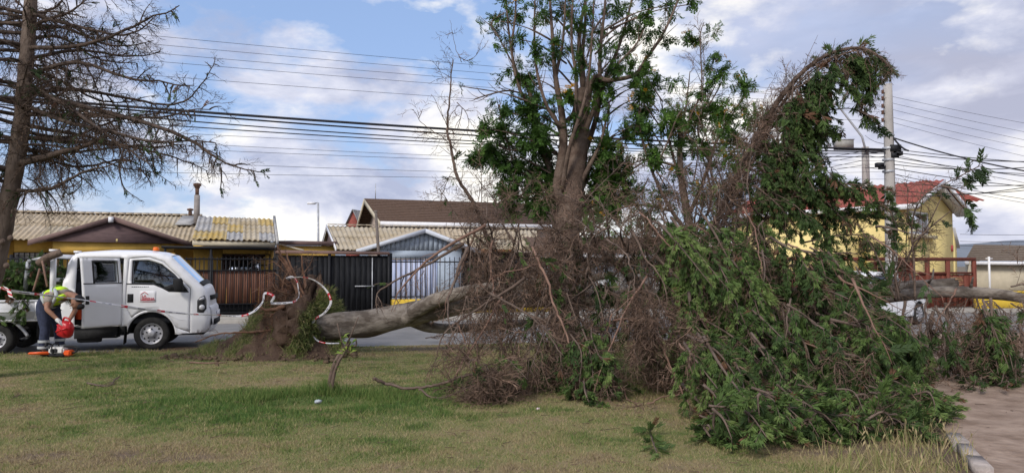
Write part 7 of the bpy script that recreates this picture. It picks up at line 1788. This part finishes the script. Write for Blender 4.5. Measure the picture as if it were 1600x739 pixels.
# ---- warning tape
def tape():
    pts = [(-60, 438, 9.9), (-12, 446, 9.8), (20, 455, 9.9), (70, 461, 10.6), (140, 470, 11.6), (210, 481, 12.4), (290, 490, 12.9), (340, 492, 12.6), (372, 494, 12.35), (392, 489, 12.35), (404, 480, 12.4), (411, 470, 12.4), (413, 459, 12.4), (421, 459, 12.4), (428, 464, 12.4), (424, 473, 12.4), (436, 474, 12.45), (450, 473, 12.5), (460, 471, 12.6), (467, 464, 12.9), (466, 450, 12.9), (463, 438, 12.9), (456, 432, 12.9), (447, 435, 12.9), (458, 434, 12.85), (470, 433, 12.8), (486, 436, 12.7), (500, 444, 12.65), (512, 457, 12.6), (517, 472, 12.6), (511, 484, 12.6), (504, 491, 12.7), (494, 497, 12.85), (488, 506, 12.85), (485, 516, 12.85), (490, 526, 12.8), (498, 533, 12.75), (512, 536, 12.7), (530, 536, 12.65)]
    p = catmull([P(*q) for q in pts], 14); n = len(p); T = unit(np.gradient(p, axis=0)); seg = np.concatenate([[0], np.cumsum(np.linalg.norm(np.diff(p, axis=0), axis=1))])
    org = p[0]; V = []; Q = []; mi = []
    for i in range(n):
        u = np.array([0, 0, 1.]); s_ = u - T[i] * np.dot(u, T[i]); s_ = s_ / (np.linalg.norm(s_) + 1e-6) if np.linalg.norm(s_) > .25 else unit(np.cross(T[i], [0, -1., 0]))
        tw = .5 * math.sin(seg[i] * 1.7) + .35 * math.sin(seg[i] * 4.1); s_ = unit(s_ * math.cos(tw) + np.cross(T[i], s_) * math.sin(tw))
        w = .043 * (1 if pts[0] is None else (.75 + .25 * math.sin(seg[i] * 2.3)))
        for k in range(4): V.append(p[i] + s_ * w * (k / 3 - .5))
    for i in range(n - 1):
        ph = (seg[i] % .62) / .62
        for k in range(3):
            Q.append([i * 4 + k, i * 4 + k + 1, i * 4 + 5 + k, i * 4 + 4 + k])
            m = 0
            if ph < .2: m = 1 if k != 1 or ph < .05 or ph > .15 else 0
            elif .38 < ph < .8 and k == 1 and int(seg[i] / .035) % 3: m = 2
            mi.append(m)
    b = MB(); b.v.append(np.array(V)); b.tone.append(np.full(len(V), .5)); b.n = len(V); b.q.append(np.array(Q)); b.qm.append(np.array(mi))
    mk = lambda nm, c: mat(nm, c, .45, .05, 20)
    o = b.build('warning_tape', [mk('tape_white', (.72, .70, .70)), mk('tape_red', (.60, .035, .05)), mk('tape_print', (.10, .10, .14))], off=org); o.location = org
    md = o.modifiers.new('thick', 'SOLIDIFY'); md.thickness = .0008
    tag(o, 'red and white warning tape strung past the truck and looped round the torn roots', 'warning tape')
    # loose knotted end near the left trunk
    pts2 = [(8, 448, 9.75), (14, 455, 9.75), (17, 464, 9.75), (22, 466, 9.75)]; p = catmull([P(*q) for q in pts2], 6); V = []; 
    for i, q in enumerate(p): V += [q + [-.03, 0, .012], q + [.03, 0, -.012]]
    b = MB()
    for i in range(len(p) - 1): b.add([V[2 * i], V[2 * i + 1], V[2 * i + 3], V[2 * i + 2]], [[0, 1, 2, 3]], mi=1 if i % 5 > 2 else 0)
    e = b.build('tape_tail', [MATS['tape_white'], MATS['tape_red']], o, off=org)
tape()
# ------------------------------------------------------------------ small things on the grass and in the truck
def cut_load():
    base = TM @ Vector((-2.2, -.3, .76)); base = np.array(base)
    o = thing('cut_branches', 'heap of freshly cut leafy green branches loaded on the truck bed', 'branches', base)
    v = Veg(); 
    for k in range(96):
        a = rnd(0, 6.28); st_ = base + np.array([rnd(-.7, .44), rnd(-.4, .5), rnd(.0, .78)]); d = np.array([math.cos(a) * .7, math.sin(a) * .6, rnd(.2, .9)]); l = rnd(.25, .6)
        grow(v, catmull([st_, st_ + d * l * .6, st_ + d * l + [0, 0, -.08]], 5), .012, .004, green=1, sp=.10, tw=.35, droop=.8, fl=(.13, .2), tone=.45, tvar=.2, floor=.8, sides=5)
    for k in range(3):
        st_ = base + np.array([rnd(-.4, .5), -.5, .15]); grow(v, catmull([st_, st_ + [rnd(-.2, .2), -.12, .1], st_ + [rnd(-.3, .3), -.18, -.28]], 5), .008, .003, green=1, sp=.06, tw=.2, droop=1, fl=(.09, .15), tone=.5, floor=.5, sides=5)
    w = v.w.build('twigs', m_barkb, o, True, base); g, d = v.flush(); g.build('foliage', m_leaf, o, off=base, kind='stuff')
    b = MB(); b.tube(catmull([P(60, 412, 13.6), P(75, 402, 13.6), P(96, 394, 13.7)], 5), [.07] * 11, 10); b.build('cut_log', m_bark, o, True, base)
    for pts in ([(52, 455, 13.0), (58, 435, 13.0), (62, 420, 13.1)], [(74, 448, 13.0), (70, 428, 13.0), (66, 408, 13.1)]):
        b = MB(); b.tube(cv(*pts), .018, 6); b.build('bare_stick', m_redtwig, o, True, base)
cut_load()
def sapling():
    g0 = G(514, 612); Z = g0[1]
    t = thing('sapling', 'broken leaning sapling stump with fresh green shoots in a sunken planting hole', 'tree', g0)
    a = catmull([g0 + [-.005, 0, -.05], P(517, 588, Z), P(526, 562, Z - .03), P(540, 543, Z - .05), P(546, 533, Z - .05)], 6); b = MB(); b.tube(a, np.linspace(.03, .026, len(a)), 9); b.tube(a[:18] + [.04, -.02, 0], np.linspace(.024, .018, 18), 7); b.build('trunk', m_bark, t, True, g0)
    for pts, r in (([(538, 548, Z), (533, 530, Z - .02), (527, 505, Z - .02)], .012), ([(540, 545, Z), (552, 515, Z), (560, 495, Z + .02)], .011), ([(542, 540, Z), (556, 540, Z), (556, 528, Z)], .014), ([(534, 552, Z), (545, 530, Z - .03), (550, 520, Z - .03)], .01)):
        b = MB(); b.tube(cv(*[(x, y, z - .05) for x, y, z in pts]), np.linspace(r, r * .6, 13), 6); b.build('shoot', m_barkb, t, True, g0)
    v = MB()
    for k in range(46):
        c = P(rnd(527, 550), rnd(528, 556), Z - .06 + rnd(-.05, .05)); d = unit(np.array([rnd(-.8, .8), rnd(-.8, .6), rnd(.1, 1)])); s_ = unit(np.cross(d, rv())) * rnd(.010, .016); L = rnd(.07, .15)
        m1 = c + d * L * .5; tip = c + d * L + [0, 0, -.035]; v.add([c, m1 + s_, tip, m1 - s_], [[0, 1, 2, 3]], tone=rnd(.45, 1))
    for k in range(8):
        c = P(rnd(516, 530), rnd(560, 590), Z - .04); d = unit(np.array([rnd(.2, .9), rnd(-.8, .2), rnd(.1, .7)])); s_ = unit(np.cross(d, rv())) * .009; v.add([c, c + d * .03 + s_, c + d * .07, c + d * .03 - s_], [[0, 1, 2, 3]], tone=rnd(.3, .7))
    v.build('leaves', tone_mat('shoot_leaf', [(0, (.05, .09, .02)), (.5, (.12, .22, .04)), (1, (.30, .36, .08))], .5, .35), t, off=g0)
    c = G(497, 629) + [0, 0, .015]; V, Q, to = blob((0, 0, 0), (.04, .032, .022), 5.0, 14, 9, .5, -9, lambda p, d: .5)
    b = MB(); b.add(V, Q); o = b.build('plastic_scrap', mat('pale_plastic', (.36, .40, .42), .5, .1, 20), smooth_=True); o.location = c; tag(o, 'small crumpled pale plastic scrap beside the sapling hole', 'litter')
    n = 3200; an_ = np.where(rng.random(n) < .9, rng.uniform(-.1, 3.25, n), rng.uniform(3.2, 6.2, n)); rr_ = 1.0 + np.abs(rng.normal(0, .5, n)); x = BASIN[0] + np.cos(an_) * .68 * rr_; y = BASIN[1] + np.sin(an_) * .46 * rr_; b = MB()
    V, T, to = blades(x, y, lawn_z(x, y) - .005, .04 + .075 * rng.random(n), np.full(n, .010), np.clip(.85 + rng.normal(0, .12, n), 0, 1), .8); b.add(V, T=T, tone=to)
    n = 260; x = g0[0] - .03 + rng.normal(0, .07, n); y = g0[1] + rng.normal(0, .06, n); V, T, to = blades(x, y, np.full(n, -.06), .14 + .12 * rng.random(n), np.full(n, .012), np.clip(.9 + rng.normal(0, .1, n), 0, 1), .6); b.add(V, T=T, tone=to)
    b.build('lush_grass', m_blade, kind='stuff')
sapling()
def twig(pts, r, label, name='twig', tw=.06, sp=.1, m=None, g=0, dead=.3, **k):
    p = [G(x, y, z) for x, y, z in pts]; v = Veg(); pp = catmull(p, 6); grow(v, pp, r, r * .5, green=g, dead=dead, sp=sp, tw=tw, droop=.1, wr=r * .4, deadlen=(.06, .12), floor=.015, **k)
    o = v.w.build(name, m or m_barkb, smooth_=True, off=p[0]); o.location = p[0]; tag(o, label, 'twig')
    gg, dd = v.flush(FROND_S)
    if gg: gg.build('foliage', m_leaf, o, off=p[0], kind='stuff')
    if dd: dd.build('dead_twigs', m_dead, o, off=p[0], kind='stuff')
twig([(136, 598, .02), (155, 602, .02), (172, 602, .02), (180, 592, .03), (187, 588, .05)], .012, 'forked dry twig lying on the grass left of the middle', tw=.14, sp=.06)
twig([(296, 566, .02), (325, 567, .02), (355, 566, .02)], .016, 'straight reddish stick on the grass below the soil heap', 'stick', m=m_redtwig, tw=.02)
twig([(98, 564, .02), (120, 562, .02), (140, 563, .02)], .010, 'pale thin stick on the grass below the chainsaw', 'stick', m=m_redtwig, tw=.02)
twig([(665, 528, .05), (678, 526, .06), (690, 524, .06), (700, 527, .04)], .012, 'dark tuft of dead twigs on the verge under the trunk', 'twig', tw=.2, sp=.05, dead=1)
twig([(1014, 668, .03), (1020, 690, .04), (1026, 706, .04)], .008, 'small fresh green cypress sprig lying alone on the lawn', 'cypress_sprig', tw=.14, sp=.05, g=1, fl=(.09, .15), tone=.65, fdens=.05)
twig([(20, 620, .02), (28, 618, .03), (34, 616, .03)], .006, 'small dark tuft of twigs on the lawn at the far left', 'twig', tw=.1, sp=.05, dead=1)
p = G(841, 641); b = MB(); V, Q, to = blob((0, 0, 0), (.025, .02, .018), 3.0, 10, 6, .3, -9, lambda p, d: .5); b.add(V, Q); o = b.build('litter_scrap', mat('pink_litter', (.62, .48, .52), .5, .1), smooth_=True); o.location = p + [0, 0, .015]; tag(o, 'tiny pinkish white scrap of litter under the fallen branches', 'litter')
# thin litter of twigs and bits over the lawn
b = MB()
for k in range(1500):
    x, y = rnd(-6, 5.5), rnd(5.2, 13.0)
    if k > 1150: x, y = rnd(3.0, 9.5), rnd(5.4, 14.5)
    if k > 1150 and on_path(x, y) < .1: continue
    if k <= 1150 and on_path(x, y) > 0: continue
    a = rnd(0, 3.14); L = rnd(.03, .11) if k % 9 else rnd(.12, .3); z = float(lawn_z(np.array(x), np.array(y))) + rnd(.012, .03); d = np.array([math.cos(a), math.sin(a), rnd(-.1, .1)]) * L
    b.tube([np.array([x, y, z]), np.array([x, y, z]) + d], [rnd(.0025, .004), .002], 3, tone=rnd(.1, .9), cap=False)
b.build('twig_litter', m_dead, kind='stuff')
